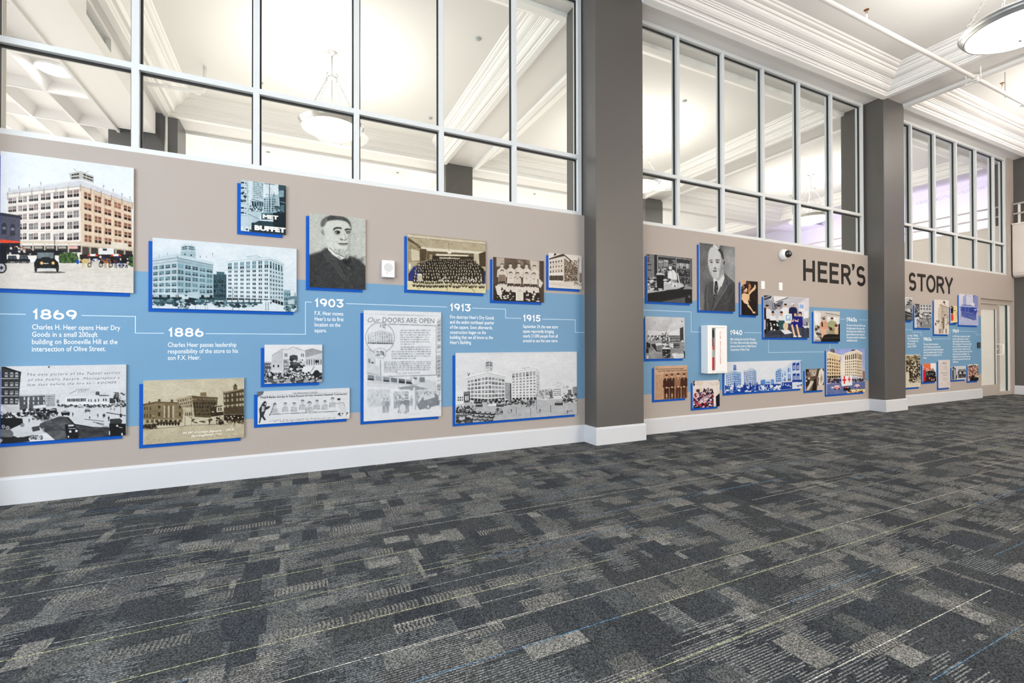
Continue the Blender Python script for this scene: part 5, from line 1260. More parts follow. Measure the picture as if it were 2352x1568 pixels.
def a_arch(c):
    c.fill(238, 232); c.P(214, 1420, 160, 1535, 95, 1545, 100, 1700, 75, 1765, 120, 1765, 340, 1420, 340); c.P(224, 1528, 95, 1640, 80, 1700, 90, 1765, 122, 1762, 345, 1535, 345); c.L(110, 3, 1425, 165, 1530, 98, 1580, 108, 1640, 76, 1700, 100, 1765, 122); c.L(120, 3, 1530, 105, 1530, 345)
    c.P(185, 1425, 165, 1530, 108, 1530, 340, 1425, 340, a=.5)
    for x in (1555, 1572, 1725, 1742): c.R(60, x, 145, x + 9, 178)
    c.E(90, 1648, 195, 44, 38); c.F((1606, 165, 1690, 160, 1690, 225, 1606, 225), 6, 3, 60, None, .7, .7); c.P(120, 1545, 205, 1600, 205, 1600, 340, 1545, 340); c.F((1548, 205, 1602, 205, 1602, 340, 1548, 340), 2, 4, 200, 140, .8, .4); c.R(70, 1600, 225, 1760, 340); c.S(90, 1600, 210, 1760, 340, [40, 200, 90, 230, 60], 6, 15, 1.4)
    c.P(160, 1765, 110, 1840, 90, 1945, 120, 1945, 170, 1770, 190); c.P(206, 1770, 185, 1945, 140, 1945, 280, 1770, 270)
    for x in range(1782, 1930, 24): c.R(90, x, 205, x + 9, 258)
    c.R(40, 1870, 215, 1905, 240); c.P(235, 1750, 275, 1870, 270, 1850, 335, 1730, 335); c.P(232, 1850, 270, 1945, 262, 1945, 330, 1825, 330); c.L(50, 5, 1862, 278, 1830, 328)
    c.R(90, 1348, 230, 1420, 345); c.P(190, 1350, 225, 1425, 230, 1425, 245, 1350, 240); c.F((1352, 250, 1420, 250, 1420, 340, 1352, 340), 3, 2, 200, None, .5, .7); c.R(205, 1415, 240, 1535, 345); c.E(50, 1443, 272, 9, 14); c.E(50, 1490, 272, 9, 14); c.R(228, 1415, 320, 1530, 345)
    c.R(50, 1348, 345, 1945, 440); c.S(420, 1348, 340, 1945, 440, [20, 220, 120, 60, 240, 160], 5, 12); c.P(205, 1345, 440, 1945, 425, 1945, 460, 1345, 460); c.S(60, 1348, 415, 1940, 445, [90, 170, 60], 8, 18, 2); c.E(40, 1885, 355, 34, 40)

def a_newsball(c):
    c.fill(226, 232); c.G(70, 215, 1275, 535, 1400, 640, 8) if False else c.P(110, 1275, 538, 1345, 536, 1330, 570, 1275, 600)
    c.L(120, 2, 1275, 590, 2228, 545); c.L(70, 5, 1395, 775, 2100, 742)
    pl = [(1455, 700, 50), (1562, 690, 46), (1655, 690, 48), (1740, 665, 50), (1812, 690, 60), (1890, 665, 48), (1972, 668, 46), (2050, 640, 50)]
    for x, y, h in pl:
        c.bust(x, y, h, 205, 30, 196)
        c.S(6, x - 25, y + 10, x + 25, y + 60, [140, 170], 3, 7); c.P(120, x - .62 * h, y + .3 * h, x - .7 * h, y + 1.2 * h, x - .55 * h, y + 1.2 * h)
    c.P(60, 1330, 655, 1355, 640, 1372, 660, 1360, 700, 1385, 690, 1410, 690, 1395, 712, 1360, 730, 1340, 790, 1365, 830, 1345, 835, 1320, 800, 1300, 865, 1290, 862, 1300, 790, 1292, 720)
    c.P(190, 1322, 690, 1350, 690, 1345, 740, 1318, 750); c.E(30, 1352, 652, 15, 13); c.E(200, 1357, 668, 9, 10); c.L(50, 5, 1400, 790, 1440, 690, 1462, 650); c.P(205, 1425, 650, 1415, 690, 1440, 690)
    c.P(215, 2100, 650, 2135, 640, 2175, 660, 2180, 720, 2150, 790, 2120, 795, 2130, 730, 2110, 700); c.E(205, 2118, 630, 14, 16); c.E(30, 2116, 618, 18, 10); c.P(215, 2165, 700, 2200, 720, 2190, 770, 2175, 760); c.S(10, 2110, 760, 2210, 790, [30], 5, 10); c.L(120, 4, 2060, 655, 2110, 665, 2165, 650, 2178, 700)
    for r_ in range(3):
        for i in range(52): x = 1402 + i * 13.2; y = 838 - (x - 1402) * .046 + r_ * 9; c.R(c.r.choice([110, 150, 180, 232]), x, y - 5, x + 9, y)

def a_doors(c):
    t = 232
    c.fill(t, t - 3); c.L(150, 2, 105, 118, 1070, 148)
    c.L(120, 9, 405, 248, 1015, 268, 1018, 905, 305, 920, 300, 700); c.L(190, 4, 410, 256, 1008, 276); 
    c.E(120, 295, 425, 188, 198, n=40); c.E(t, 295, 425, 180, 190, n=40)
    corner_block(c, 135, 312, 458, 378, 318, 365, 505, 498, 505, 6, 5, 6, 224, 214, 150, 1, 1, .10, .12, .6, .5)
    for y in (250, 262, 280): c.S(12, 292, y, 366, y + 20, [130, 160], 4, 9)
    for x in (150, 190, 240, 380, 420): c.L(150, 3, x, 345, x, 372)
    c.P(170, 218, 575, 300, 548, 378, 575, 372, 650, 340, 690, 262, 685, 225, 650); c.P(226, 230, 582, 300, 560, 366, 582, 360, 644, 334, 678, 268, 674, 236, 644); c.S(22, 245, 600, 350, 650, [110, 150], 4, 11, 1.6)
    # body copy as broken lines
    def copy(x0, x1, y, n, dy, last):
        for i in range(n):
            xe = x1 if i < n - 1 else x0 + (x1 - x0) * last; x = x0
            while x < xe - 14:
                w = c.r.uniform(14, 52); c.R(c.r.choice([140, 150, 165]), x, y + i * dy - 8, min(x + w, xe), y + i * dy + 6); x += w + 9
    copy(552, 942, 330, 7, 29.5, .5); copy(558, 942, 545, 2, 28, 1); copy(442, 946, 602, 4, 29, .62); copy(345, 946, 735, 6, 25, .3)
    # side ornament and city windows
    c.P(196, 1025, 190, 1080, 160, 1080, 1110, 1030, 1110)
    for y in range(200, 1100, 46): c.P(c.r.choice([130, 150, 226]), 1028, y + 10, 1072, y, 1072, y + 26, 1028, y + 34); c.L(120, 4, 1028, y + 42, 1076, y + 34)
    c.P(206, 125, 560, 232, 620, 232, 780, 295, 790, 295, 900, 130, 860); c.F((140, 680, 220, 700, 220, 760, 140, 750), 2, 1, 190, None, .7, .8); c.L(140, 5, 125, 560, 228, 618); c.L(140, 5, 232, 670, 232, 775); c.P(150, 132, 862, 320, 905, 320, 990, 132, 955)
    c.P(190, 320, 920, 730, 965, 730, 1010, 320, 985); c.F((132, 880, 720, 960, 720, 1030, 132, 975), 6, 1, 130, 205, .8, .7, 1, .2); c.P(214, 130, 990, 730, 1020, 925, 1040, 915, 1085, 730, 1060, 600, 1075, 130, 1050); c.L(120, 4, 130, 990, 730, 1022, 925, 1045); c.P(140, 520, 1062, 730, 1030, 920, 1085, 720, 1100, 560, 1092)
    c.P(206, 700, 930, 1020, 990, 1020, 1100, 900, 1080, 730, 1010); c.R(120, 800, 930, 870, 995); c.R(120, 690, 930, 770, 960); c.P(226, 700, 920, 740, 960, 735, 1010, 700, 1010)
    c.R(206, 135, 1080, 430, 1300); c.S(120, 140, 1100, 420, 1290, [190, 215, 175], 6, 18, .7); c.R(150, 460, 1095, 670, 1330); c.P(232, 455, 1090, 680, 1085, 680, 1330, 662, 1330, 662, 1112, 472, 1112, 472, 1330, 455, 1330); c.S(130, 480, 1120, 660, 1230, [130, 190, 215], 5, 14); c.R(226, 722, 1060, 745, 1350); c.R(160, 745, 1085, 760, 1350)
    c.R(196, 755, 1100, 1070, 1300); c.S(140, 760, 1120, 1065, 1280, [130, 200, 220, 150], 6, 16)
    for x, y, h in ((348, 1385, 190), (392, 1380, 180), (545, 1390, 200), (585, 1390, 190), (625, 1395, 205), (650, 1380, 190), (770, 1290, 120), (700, 1300, 130)): c.man(x, y, h, 200, 100, c.r.choice([120, 140, 170]), 140)
    c.E(210, 585, 1330, 38, 60); c.E(225, 520, 1335, 16, 20); c.P(120, 770, 1290, 850, 1180, 1010, 1140, 1050, 1180, 1040, 1290, 900, 1330, 800, 1350); c.P(210, 850, 1180, 990, 1140, 1000, 1190, 860, 1230); c.E(110, 915, 1310, 30, 42); c.E(190, 915, 1310, 16, 24); c.E(110, 1040, 1260, 20, 34)
    c.P(t, 130, 1390, 420, 1400, 620, 1420, 1080, 1300, 1085, 1440, 90, 1500); c.L(160, 3, 650, 1415, 960, 1370); c.L(170, 3, 140, 1310, 320, 1295); c.blur(1)

def a_big(c):
    c.fill(232, 222, 1.6); c.P(226, 118, 212, 2103, 198, 2103, 225, 118, 240)
    c.P(186, 118, 1040, 2103, 960, 2103, 1230, 118, 1380)
    corner_block(c, 305, 652, 922, 610, 518, 585, 1020, 985, 985, 6, 5, 5, 236, 226, 120, 2, 1, .10, .13, .74, .62, bars=170)
    for x in range(400, 920, 62): y = 600 - (x - 305) * .27 if x < 652 else 505 + (x - 652) * .27; c.L(150, 2, x, y, x, y - 30); c.E(170, x, y - 32, 4, 4)
    c.P(214, 608, 440, 668, 478, 725, 440, 722, 540, 668, 520, 620, 540); roof_tower(c, 668, 470, 62, 122, 190, 90); c.S(6, 318, 550, 345, 585, [40], 4, 10); c.R(60, 690, 480, 708, 494)
    c.P(150, 925, 700, 1022, 712, 1030, 1000, 930, 960); c.F((930, 730, 1005, 735, 1005, 880, 930, 880), 5, 5, 110, 190, .6, .6); c.P(50, 1008, 712, 1024, 716, 1028, 985, 1010, 985)
    c.P(236, 1030, 540, 1432, 485, 1440, 990, 1034, 985); c.P(206, 1432, 485, 1488, 535, 1490, 985, 1440, 990)
    c.F((1036, 552, 1430, 505, 1432, 590, 1036, 632), 7, 1, 140, None, .66, .86, 1, .15, bars=190); c.F((1036, 632, 1432, 592, 1436, 935, 1036, 935), 7, 7, 110, None, .62, .5, 2, .3, shade=.5, gap=.3); c.F((1436, 560, 1488, 590, 1490, 940, 1440, 930), 4, 8, 170, None, .6, .5)
    c.F((1036, 945, 1440, 935, 1440, 990, 1036, 985), 7, 1, 70, None, .7, .8); c.L(150, 3, 1022, 538, 1435, 478, 1490, 528); c.P(228, 1200, 505, 1200, 470, 1310, 458, 1320, 490); c.L(90, 4, 1195, 468, 1312, 456, 1322, 470); c.E(60, 1252, 482, 6, 6)
    c.P(240, 118, 850, 255, 840, 250, 1040, 118, 1070); c.F((150, 925, 245, 920, 245, 1000, 150, 1005), 3, 2, 30, None, .55, .7); c.P(80, 252, 850, 352, 845, 352, 1020, 255, 1030); c.P(130, 262, 862, 342, 858, 340, 890, 262, 890); c.R(215, 275, 915, 300, 990); c.R(215, 308, 912, 330, 990); c.P(225, 130, 1080, 250, 1060, 250, 1090, 140, 1105)
    c.P(196, 1490, 820, 1700, 800, 1700, 960, 1490, 960); c.S(120, 1495, 830, 1700, 960, [150, 190, 120, 210], 6, 18); c.S(60, 1650, 840, 1720, 950, [70, 100, 130], 8, 20)
    c.P(232, 1702, 790, 1850, 780, 1850, 930, 1702, 940); c.F((1700, 690, 1855, 690, 1855, 780, 1700, 780), 6, 3, 190, None, .2, .9); c.F((1710, 800, 1845, 795, 1845, 920, 1710, 925), 1, 4, 120, None, .95, .35); c.P(222, 1855, 800, 1960, 800, 1955, 930, 1860, 930); c.R(110, 1952, 820, 2010, 930); c.P(140, 2030, 780, 2103, 765, 2103, 950, 2030, 950); c.S(40, 1870, 880, 2103, 950, [90, 60, 170], 8, 18); c.S(20, 1870, 760, 1970, 790, [170], 4, 8, 1.5)
    c.S(140, 360, 985, 1400, 1040, [40, 70, 120, 210, 30], 8, 20, 1.3); c.S(90, 1180, 1000, 1400, 1090, [80, 60, 130, 190], 8, 20); c.S(120, 1880, 940, 2103, 1025, [40, 90, 200, 130, 230], 8, 22); c.P(240, 650, 1052, 780, 1040, 780, 1075, 655, 1085)
    for x, y, w in ((500, 1095, 110), (840, 1095, 120), (920, 1075, 70), (1000, 1065, 70), (1110, 1055, 60), (1800, 1075, 130)): c.P(70, x - w * .5, y - w * .2, x - w * .3, y - w * .5, x + w * .45, y - w * .5, x + w * .55, y - w * .15, x + w * .5, y, x - w * .5, y); c.P(205, x - w * .3, y - w * .46, x + w * .42, y - w * .46, x + w * .36, y - w * .34, x - w * .36, y - w * .34)
    for i in range(22):
        x = 150 + (i % 8) * 82 + (i // 8) * 60; y = 1180 + (i // 8) * 60 + (i % 8) * 6 - (i // 8) * 4
        if x > 780: continue
        c.P(c.r.choice([50, 80, 100]), x - 50, y, x - 30, y - 34, x + 45, y - 42, x + 56, y - 10, x + 10, y + 22); c.P(c.r.choice([205, 190, 225]), x - 26, y - 30, x + 40, y - 38, x + 30, y - 22, x - 20, y - 14)
    c.S(130, 130, 1080, 440, 1180, [40, 90, 190, 60], 7, 18); c.S(50, 770, 1120, 880, 1220, [50, 90, 150], 7, 16); c.S(60, 130, 1230, 380, 1350, [50, 100, 190, 70], 14, 36, 1.6)
    for x, y0, y1 in ((1438, 870, 1145), (1340, 1100, 1250), (1672, 1060, 1190), (1108, 1090, 1210)): c.L(80, 6, x, y0, x, y1); c.E(215, x, y0, 12, 8)
    for k in range(6): c.L(150, 3, *[v for t in range(12) for v in (1260 + (200 + k * 26) * math.cos(t * .28 + .2), 1120 + (90 + k * 14) * math.sin(t * .28 + .2))], a=.6)
    for x, y in ((1496, 1190), (1945, 1210), (1030, 1190)): c.man(x, y, 60, 120, 60, 80, 90); c.L(110, 5, x - 60, y - 5, x, y)
    c.L(70, 8, 1950, 1175, 2030, 1162); c.grain(2, 2)

# ------------------------------------------------------------------ second bay
def a_clerk(c):
    c.fill(120, 40); c.P(130, 122, 308, 235, 320, 235, 700, 122, 690); c.P(40, 235, 320, 300, 330, 290, 640, 240, 660)
    for y in (325, 370, 400, 425, 480, 570): c.R(20, 122, y, 190 if y > 460 else 155, y + 14)
    c.P(56, 280, 330, 820, 385, 820, 850, 280, 700); c.L(190, 8, 285, 345, 590, 375, 820, 405); c.L(190, 8, 290, 345, 290, 680); c.L(190, 9, 592, 375, 600, 720); c.L(170, 7, 300, 530, 460, 545); c.L(170, 7, 600, 545, 815, 560); c.L(170, 7, 600, 675, 815, 690); c.L(170, 6, 600, 795, 815, 805)
    c.F((300, 400, 470, 410, 470, 525, 300, 520), 2, 6, 190, None, .9, .6, 1, .2, shade=0); c.F((605, 450, 812, 465, 812, 550, 605, 540), 11, 1, 210, None, .6, .9, 1, .2, shade=.2); c.F((520, 400, 580, 405, 580, 530, 520, 520), 3, 3, 150, None, .7, .7); c.S(40, 640, 575, 810, 660, [120, 30, 90], 8, 20); c.S(30, 650, 700, 810, 780, [120, 30, 100], 8, 18); c.S(40, 300, 550, 470, 650, [190, 150, 210], 8, 16, .6)
    c.P(232, 470, 590, 520, 565, 560, 575, 600, 640, 610, 730, 480, 730, 460, 700); c.E(225, 497, 530, 26, 38); c.E(120, 500, 492, 30, 22); c.P(230, 462, 600, 480, 640, 470, 710, 452, 700); c.L(120, 3, 530, 580, 540, 720); c.P(40, 500, 575, 512, 568, 522, 584, 510, 590)
    c.P(30, 122, 880, 400, 780, 720, 800, 850, 860, 852, 1113, 122, 1083); c.P(190, 122, 790, 250, 700, 700, 790, 730, 840, 600, 880, 122, 950); c.P(24, 122, 960, 850, 880, 850, 960, 122, 1083); c.P(150, 740, 800, 850, 850, 850, 880, 700, 880, 730, 850)
    c.S(110, 130, 700, 280, 900, [30, 220, 150, 60], 10, 26, 1.6); c.P(22, 268, 640, 392, 640, 388, 870, 280, 870); c.P(210, 270, 628, 330, 618, 392, 634, 392, 652, 268, 652); c.R(24, 275, 870, 295, 900); c.R(24, 365, 870, 385, 895)
    c.P(225, 530, 740, 605, 740, 605, 850, 515, 850); c.F((545, 742, 605, 742, 605, 780, 545, 780), 4, 1, 30, None, .6, .9); c.R(40, 560, 815, 580, 845); c.L(225, 16, 615, 620, 650, 800); c.S(40, 395, 720, 520, 800, [230, 40, 200], 8, 16, 1.4); c.L(30, 7, 420, 900, 620, 880, 720, 840); c.P(222, 620, 810, 690, 820, 650, 850)
    c.P(90, 370, 1080, 735, 1010, 735, 1110, 370, 1100); c.P(34, 740, 960, 852, 950, 852, 1113, 745, 1108); c.E(110, 805, 1000, 18, 22); c.R(110, 815, 370, 852, 840); c.R(70, 852 - 12, 370, 852, 840)

def a_suit(c):
    c.fill(96, 120); c.S(130, 975, 130, 1555, 1240, [70, 90, 130, 150], 40, 90, 1, .2); c.S(40, 1380, 200, 1550, 800, [160, 170], 40, 90, 1, .25); c.blur(12)
    c.P(70, 1060, 880, 1100, 810, 1205, 745, 1260, 720, 1380, 620, 1470, 710, 1555, 780, 1560, 1260, 1040, 1260)
    c.P(222, 1200, 690, 1370, 600, 1385, 700, 1290, 900, 1215, 1060, 1195, 900); c.P(170, 1200, 620, 1370, 560, 1372, 640, 1290, 740, 1210, 720)
    c.P(205, 1112, 420, 1120, 300, 1160, 225, 1240, 190, 1320, 225, 1362, 320, 1372, 420, 1368, 520, 1340, 620, 1290, 690, 1230, 710, 1180, 680, 1140, 590, 1118, 500)
    c.P(180, 1362, 430, 1392, 425, 1388, 475, 1366, 520); c.P(150, 1310, 260, 1362, 330, 1372, 430, 1366, 520, 1335, 625, 1290, 690, 1300, 560, 1330, 420); c.blur(4)
    c.P(200, 1120, 290, 1150, 225, 1190, 175, 1230, 165, 1290, 185, 1345, 255, 1372, 340, 1372, 420, 1352, 400, 1340, 320, 1300, 262, 1240, 232, 1180, 232, 1140, 280); c.P(60, 1262, 195, 1300, 190, 1350, 262, 1372, 345, 1370, 415, 1345, 380, 1320, 300, 1280, 250); c.S(26, 1180, 165, 1300, 230, [235, 200, 90], 6, 15, 1.4)
    c.P(196, 1140, 470, 1200, 450, 1190, 520, 1150, 500); c.P(60, 1132, 418, 1160, 402, 1188, 402, 1190, 414, 1160, 416, 1138, 430); c.P(60, 1225, 412, 1260, 396, 1300, 402, 1312, 418, 1280, 414, 1240, 420); c.P(90, 1142, 440, 1170, 430, 1192, 438, 1188, 455, 1160, 460); c.E(30, 1172, 445, 9, 8); c.P(90, 1232, 438, 1265, 428, 1302, 438, 1290, 456, 1250, 456); c.E(30, 1268, 442, 10, 8); c.L(130, 4, 1235, 462, 1262, 470, 1298, 462)
    c.P(140, 1210, 450, 1222, 520, 1252, 535, 1240, 558, 1218, 552, 1196, 545); c.E(236, 1206, 500, 8, 40); c.P(60, 1212, 548, 1236, 552, 1252, 540, 1246, 558, 1222, 562); c.P(70, 1185, 582, 1215, 576, 1262, 582, 1258, 596, 1220, 600, 1192, 594); c.P(180, 1195, 600, 1255, 600, 1240, 612, 1205, 612); c.L(120, 4, 1175, 545, 1168, 600, 1180, 640); c.L(130, 4, 1275, 540, 1290, 600); c.E(190, 1225, 660, 34, 20); c.L(120, 4, 1195, 632, 1255, 632)
    c.P(50, 1372, 425, 1394, 430, 1380, 480, 1370, 500, 1366, 460)
    c.P(232, 1205, 700, 1290, 760, 1240, 830, 1205, 790); c.P(226, 1290, 760, 1372, 640, 1385, 700, 1330, 850); c.P(40, 1225, 755, 1262, 750, 1280, 860, 1230, 1090, 1200, 1080, 1212, 880)
    c.S(60, 1212, 790, 1270, 1070, [150, 90, 60, 180], 4, 9)
    c.P(84, 1100, 810, 1205, 750, 1200, 900, 1190, 1100, 1150, 1230, 1095, 1230, 1080, 1000); c.P(92, 1370, 625, 1440, 700, 1500, 780, 1430, 830, 1180, 1240, 1240, 1010, 1340, 830, 1382, 700); c.L(150, 5, 1430, 835, 1180, 1240); c.L(36, 5, 1375, 640, 1440, 770, 1400, 790, 1445, 800); c.L(140, 4, 1110, 830, 1090, 1000, 1105, 1230); c.P(56, 1440, 880, 1555, 860, 1555, 1250, 1440, 1250, a=.5); c.L(120, 5, 1300, 1150, 1420, 1100); c.L(130, 4, 1545, 880, 1480, 980, 1440, 1100)
    c.blur(1); c.grain(5, 2)

def a_dancer(c):
    c.fill((56, 42, 36), (30, 22, 20)); s_ = (228, 186, 150); sh = (176, 128, 96)
    c.P((206, 170, 140), 135, 508, 210, 512, 200, 560, 170, 600, 135, 610); c.P((90, 64, 52), 205, 512, 260, 515, 240, 600, 205, 600)
    c.P(sh, 240, 560, 262, 555, 275, 600, 255, 640, 250, 760, 262, 790, 252, 800, 236, 740, 232, 650); c.P(s_, 320, 560, 335, 570, 338, 610, 318, 640, 290, 660, 262, 690, 240, 720, 236, 690, 270, 640, 300, 610, 316, 590)
    c.P(s_, 170, 680, 240, 700, 250, 740, 232, 790, 210, 830, 170, 820, 152, 740, 158, 700); c.P(s_, 148, 690, 165, 700, 160, 790, 142, 770); c.P((236, 200, 166), 180, 790, 230, 800, 245, 840, 200, 830)
    c.E((40, 26, 22), 195, 605, 36, 46); c.E(s_, 198, 640, 24, 36); c.P((44, 30, 26), 165, 600, 200, 585, 222, 610, 200, 618, 175, 650); c.E((90, 50, 42), 202, 658, 7, 4); c.S(20, 140, 590, 175, 680, [(200, 150, 120), (60, 40, 36)], 6, 14)
    c.P(s_, 215, 835, 250, 850, 300, 930, 295, 945, 260, 900, 225, 865); c.P(s_, 196, 960, 212, 955, 215, 985, 198, 985); c.R((226, 190, 156), 290, 935, 328, 958); c.P((36, 26, 24), 140, 780, 190, 830, 240, 880, 300, 985, 140, 985); c.P((24, 18, 18), 135, 760, 165, 800, 160, 985, 135, 985)
    c.L((110, 84, 70), 4, 300, 700, 360, 800, 340, 980)

def a_office(c):
    c.fill((196, 198, 206), (128, 132, 142)); c.P((150, 154, 164), 453, 780, 700, 790, 720, 1000, 453, 1180); c.P((110, 114, 124), 560, 760, 720, 800, 640, 960, 570, 900)
    c.P((60, 62, 68), 455, 722, 560, 722, 548, 760, 453, 790); c.L((225, 228, 232), 7, 460, 760, 545, 725); c.L((225, 228, 232), 5, 562, 722, 590, 900); c.P((230, 230, 232), 600, 730, 780, 738, 620, 830, 580, 820, 570, 770); c.L((30, 30, 34), 9, 610, 812, 790, 742); c.L((40, 40, 44), 6, 572, 740, 600, 870, 660, 800)
    c.P((212, 210, 218), 800, 740, 1075, 745, 1075, 1010, 960, 1000, 930, 820); c.P((190, 188, 196), 780, 742, 1040, 750, 900, 830, 800, 800); c.R((228, 228, 238), 930, 822, 1012, 930); c.R((150, 175, 220), 942, 835, 1000, 890); c.P((236, 236, 242), 1000, 930, 1060, 925, 1062, 1020, 995, 1030)
    c.P((78, 82, 96), 453, 1150, 700, 1090, 1075, 1150, 1075, 1300, 453, 1300); c.S(26, 480, 1180, 700, 1260, [(60, 62, 72), (90, 94, 108)], 14, 36, 2, .5)
    def pers(x, y, h, top, leg, hair=(26, 22, 22), sk=(206, 164, 140)): c.man(x, y, h, sk, hair, top, leg, w=1.25)
    pers(495, 1200, 350, (216, 218, 226), (36, 32, 34)); pers(650, 1180, 330, (190, 194, 206), (214, 212, 216)); pers(745, 1130, 300, (232, 232, 236), (220, 220, 226)); pers(850, 1130, 305, (34, 44, 92), (30, 36, 70))
    c.E((240, 240, 244), 845, 832, 24, 10)
    for x, y in ((572, 1000), (690, 1000)):
        c.P((226, 228, 234), x - 34, y, x + 34, y, x + 44, y + 70, x - 44, y + 70); c.P((24, 24, 28) if x < 600 else (60, 100, 104), x - 44, y + 60, x + 44, y + 60, x + 40, y + 180, x - 34, y + 180); c.E((206, 164, 140), x, y - 32, 19, 28); c.E((26, 22, 22), x, y - 52, 20, 14)
    c.P((20, 20, 24), 560, 1060, 640, 1080, 650, 1200, 560, 1180); c.S(14, 540, 1100, 650, 1200, [(236, 236, 240), (20, 20, 24)], 8, 15)
    c.P((236, 238, 244), 728, 970, 832, 965, 838, 1095, 733, 1085); c.P((150, 186, 232), 745, 985, 818, 980, 820, 1060, 750, 1065); c.P((232, 240, 250), 765, 1000, 812, 990, 790, 1030, 768, 1040)
    for x, y in ((880, 1010), (945, 1010)):
        c.E((80, 44, 30), x + 4, y - 44, 24, 32); c.P((36, 40, 130), x - 36, y - 8, x + 36, y - 8, x + 42, y + 150, x - 50, y + 130, x - 60, y + 90); c.E((224, 184, 158), x, y - 32, 17, 25); c.P((34, 40, 110), x - 22, y - 58, x + 24, y - 66, x + 22, y - 50, x - 20, y - 46); c.P((226, 186, 160), x - 60, y + 110, x - 36, y + 100, x + 2, y + 260, x - 22, y + 270); c.P((226, 186, 160), x - 80, y + 30, x - 40, y + 50, x - 20, y + 20, x - 24, y + 70, x - 70, y + 60); c.E((236, 228, 222), x - 6, y + 266, 26, 12)
    c.P((226, 228, 236), 672, 1190, 770, 1180, 840, 1230, 735, 1250); c.L((30, 30, 34), 7, 685, 1200, 680, 1295); c.L((30, 30, 34), 7, 830, 1235, 835, 1300); c.E((220, 196, 168), 745, 1140, 36, 52); c.P((226, 228, 236), 975, 1130, 1075, 1125, 1075, 1160, 1010, 1160); c.L((24, 24, 28), 8, 990, 1140, 985, 1280); c.L((24, 24, 28), 8, 1050, 1150, 1060, 1240); c.S(10, 1010, 1090, 1070, 1130, [(40, 40, 46), (200, 200, 206)], 7, 13)
    c.P((30, 28, 30), 453, 890, 480, 890, 486, 1240, 453, 1230); c.P((190, 190, 200), 453, 1050, 474, 1050, 474, 1180, 453, 1190)

def a_soldiers(c):
    c.fill((206, 200, 194), (150, 144, 142)); c.P((226, 226, 228), 1145, 930, 1240, 960, 1240, 1200, 1150, 1340); c.P((150, 170, 140), 1155, 1080, 1200, 1090, 1195, 1160, 1155, 1200); c.P((244, 246, 250), 1155, 960, 1205, 985, 1200, 1120, 1160, 1130); c.S(30, 1150, 1150, 1240, 1320, [(206, 204, 200), (90, 84, 80), (180, 176, 170)], 10, 26)
    c.P((226, 230, 236), 1320, 1010, 1490, 1015, 1490, 1160, 1330, 1150); c.R((240, 244, 248), 1370, 1020, 1440, 1100); c.L((70, 66, 64), 7, 1240, 1030, 1300, 1010); c.L((90, 84, 80), 6, 1300, 960, 1500, 990)
    c.man(1280, 1300, 270, (220, 180, 152), (60, 40, 30), (208, 158, 134), (222, 176, 150), w=1.3); c.P((30, 28, 30), 1245, 1080, 1262, 1085, 1268, 1150, 1248, 1140)
    c.man(1392, 1290, 270, (206, 160, 130), (40, 26, 22), (158, 166, 132), (150, 152, 122), w=1.5); c.P((90, 52, 36), 1340, 1140, 1390, 1160, 1400, 1200, 1360, 1190)
    c.E((224, 184, 158), 1448, 1150, 22, 32); c.E((120, 70, 44), 1450, 1128, 24, 20); c.P((216, 176, 150), 1425, 1180, 1480, 1180, 1490, 1270, 1430, 1260); c.P((40, 34, 38), 1480, 1110, 1503, 1100, 1503, 1300, 1478, 1280)
    c.P((38, 34, 34), 1280, 1260, 1340, 1245, 1500, 1250, 1503, 1352, 1230, 1352); c.P((70, 64, 62), 1290, 1290, 1500, 1280, 1500, 1300, 1280, 1312)

def a_sales(c):
    c.fill(215, 120); c.S(26, 120, 70, 640, 240, [235, 200, 180], 40, 90, 1.4, .3); c.blur(6); c.P(205, 440, 240, 670, 170, 670, 225, 450, 290); c.P(222, 120, 260, 440, 280, 440, 360, 120, 360); c.P(235, 450, 290, 620, 235, 620, 370, 450, 370); c.P(60, 622, 225, 680, 205, 690, 560, 622, 560); c.P(205, 670, 60, 700, 60, 705, 590, 685, 590); c.P(225, 430, 240, 460, 235, 460, 440, 435, 440)
    c.P(150, 100, 440, 690, 430, 700, 700, 90, 705); c.S(60, 110, 450, 690, 690, [170, 130], 20, 50, 1.6, .3)
    c.R(110, 120, 340, 620, 370); c.S(130, 120, 345, 440, 420, [40, 220, 120, 235], 6, 15); c.S(80, 350, 300, 440, 440, [60, 110, 30, 200], 6, 15); c.F((460, 370, 620, 360, 620, 450, 460, 450), 7, 2, 40, 170, .6, .7)
    c.P(225, 235, 465, 330, 455, 345, 490, 250, 500); c.P(130, 250, 500, 345, 490, 340, 575, 262, 580); c.P(40, 170, 480, 240, 470, 262, 580, 340, 580, 330, 590, 255, 590); c.P(220, 455, 460, 520, 465, 520, 540, 460, 510); c.R(50, 520, 465, 615, 535); c.F((522, 470, 615, 468, 615, 530, 522, 535), 3, 2, 120, None, .7, .7)
    c.E(228, 410, 548, 66, 20); c.P(24, 345, 555, 475, 555, 470, 690, 350, 690); c.S(30, 355, 570, 465, 690, [90, 30, 160], 7, 16); c.P(30, 100, 440, 160, 470, 160, 530, 100, 540); c.R(24, 96, 545, 135, 615); c.S(20, 350, 430, 440, 520, [230, 40, 60], 8, 18)
    c.S(14, 520, 635, 700, 690, [215, 235], 14, 30, 2); c.P(30, 680, 580, 705, 590, 705, 705, 690, 700); c.P(235, 640, 440, 660, 405, 690, 440); c.E(30, 236, 148, 4, 6); c.E(60, 650, 120, 8, 10); c.P(220, 100, 660, 130, 650, 140, 690, 110, 705)

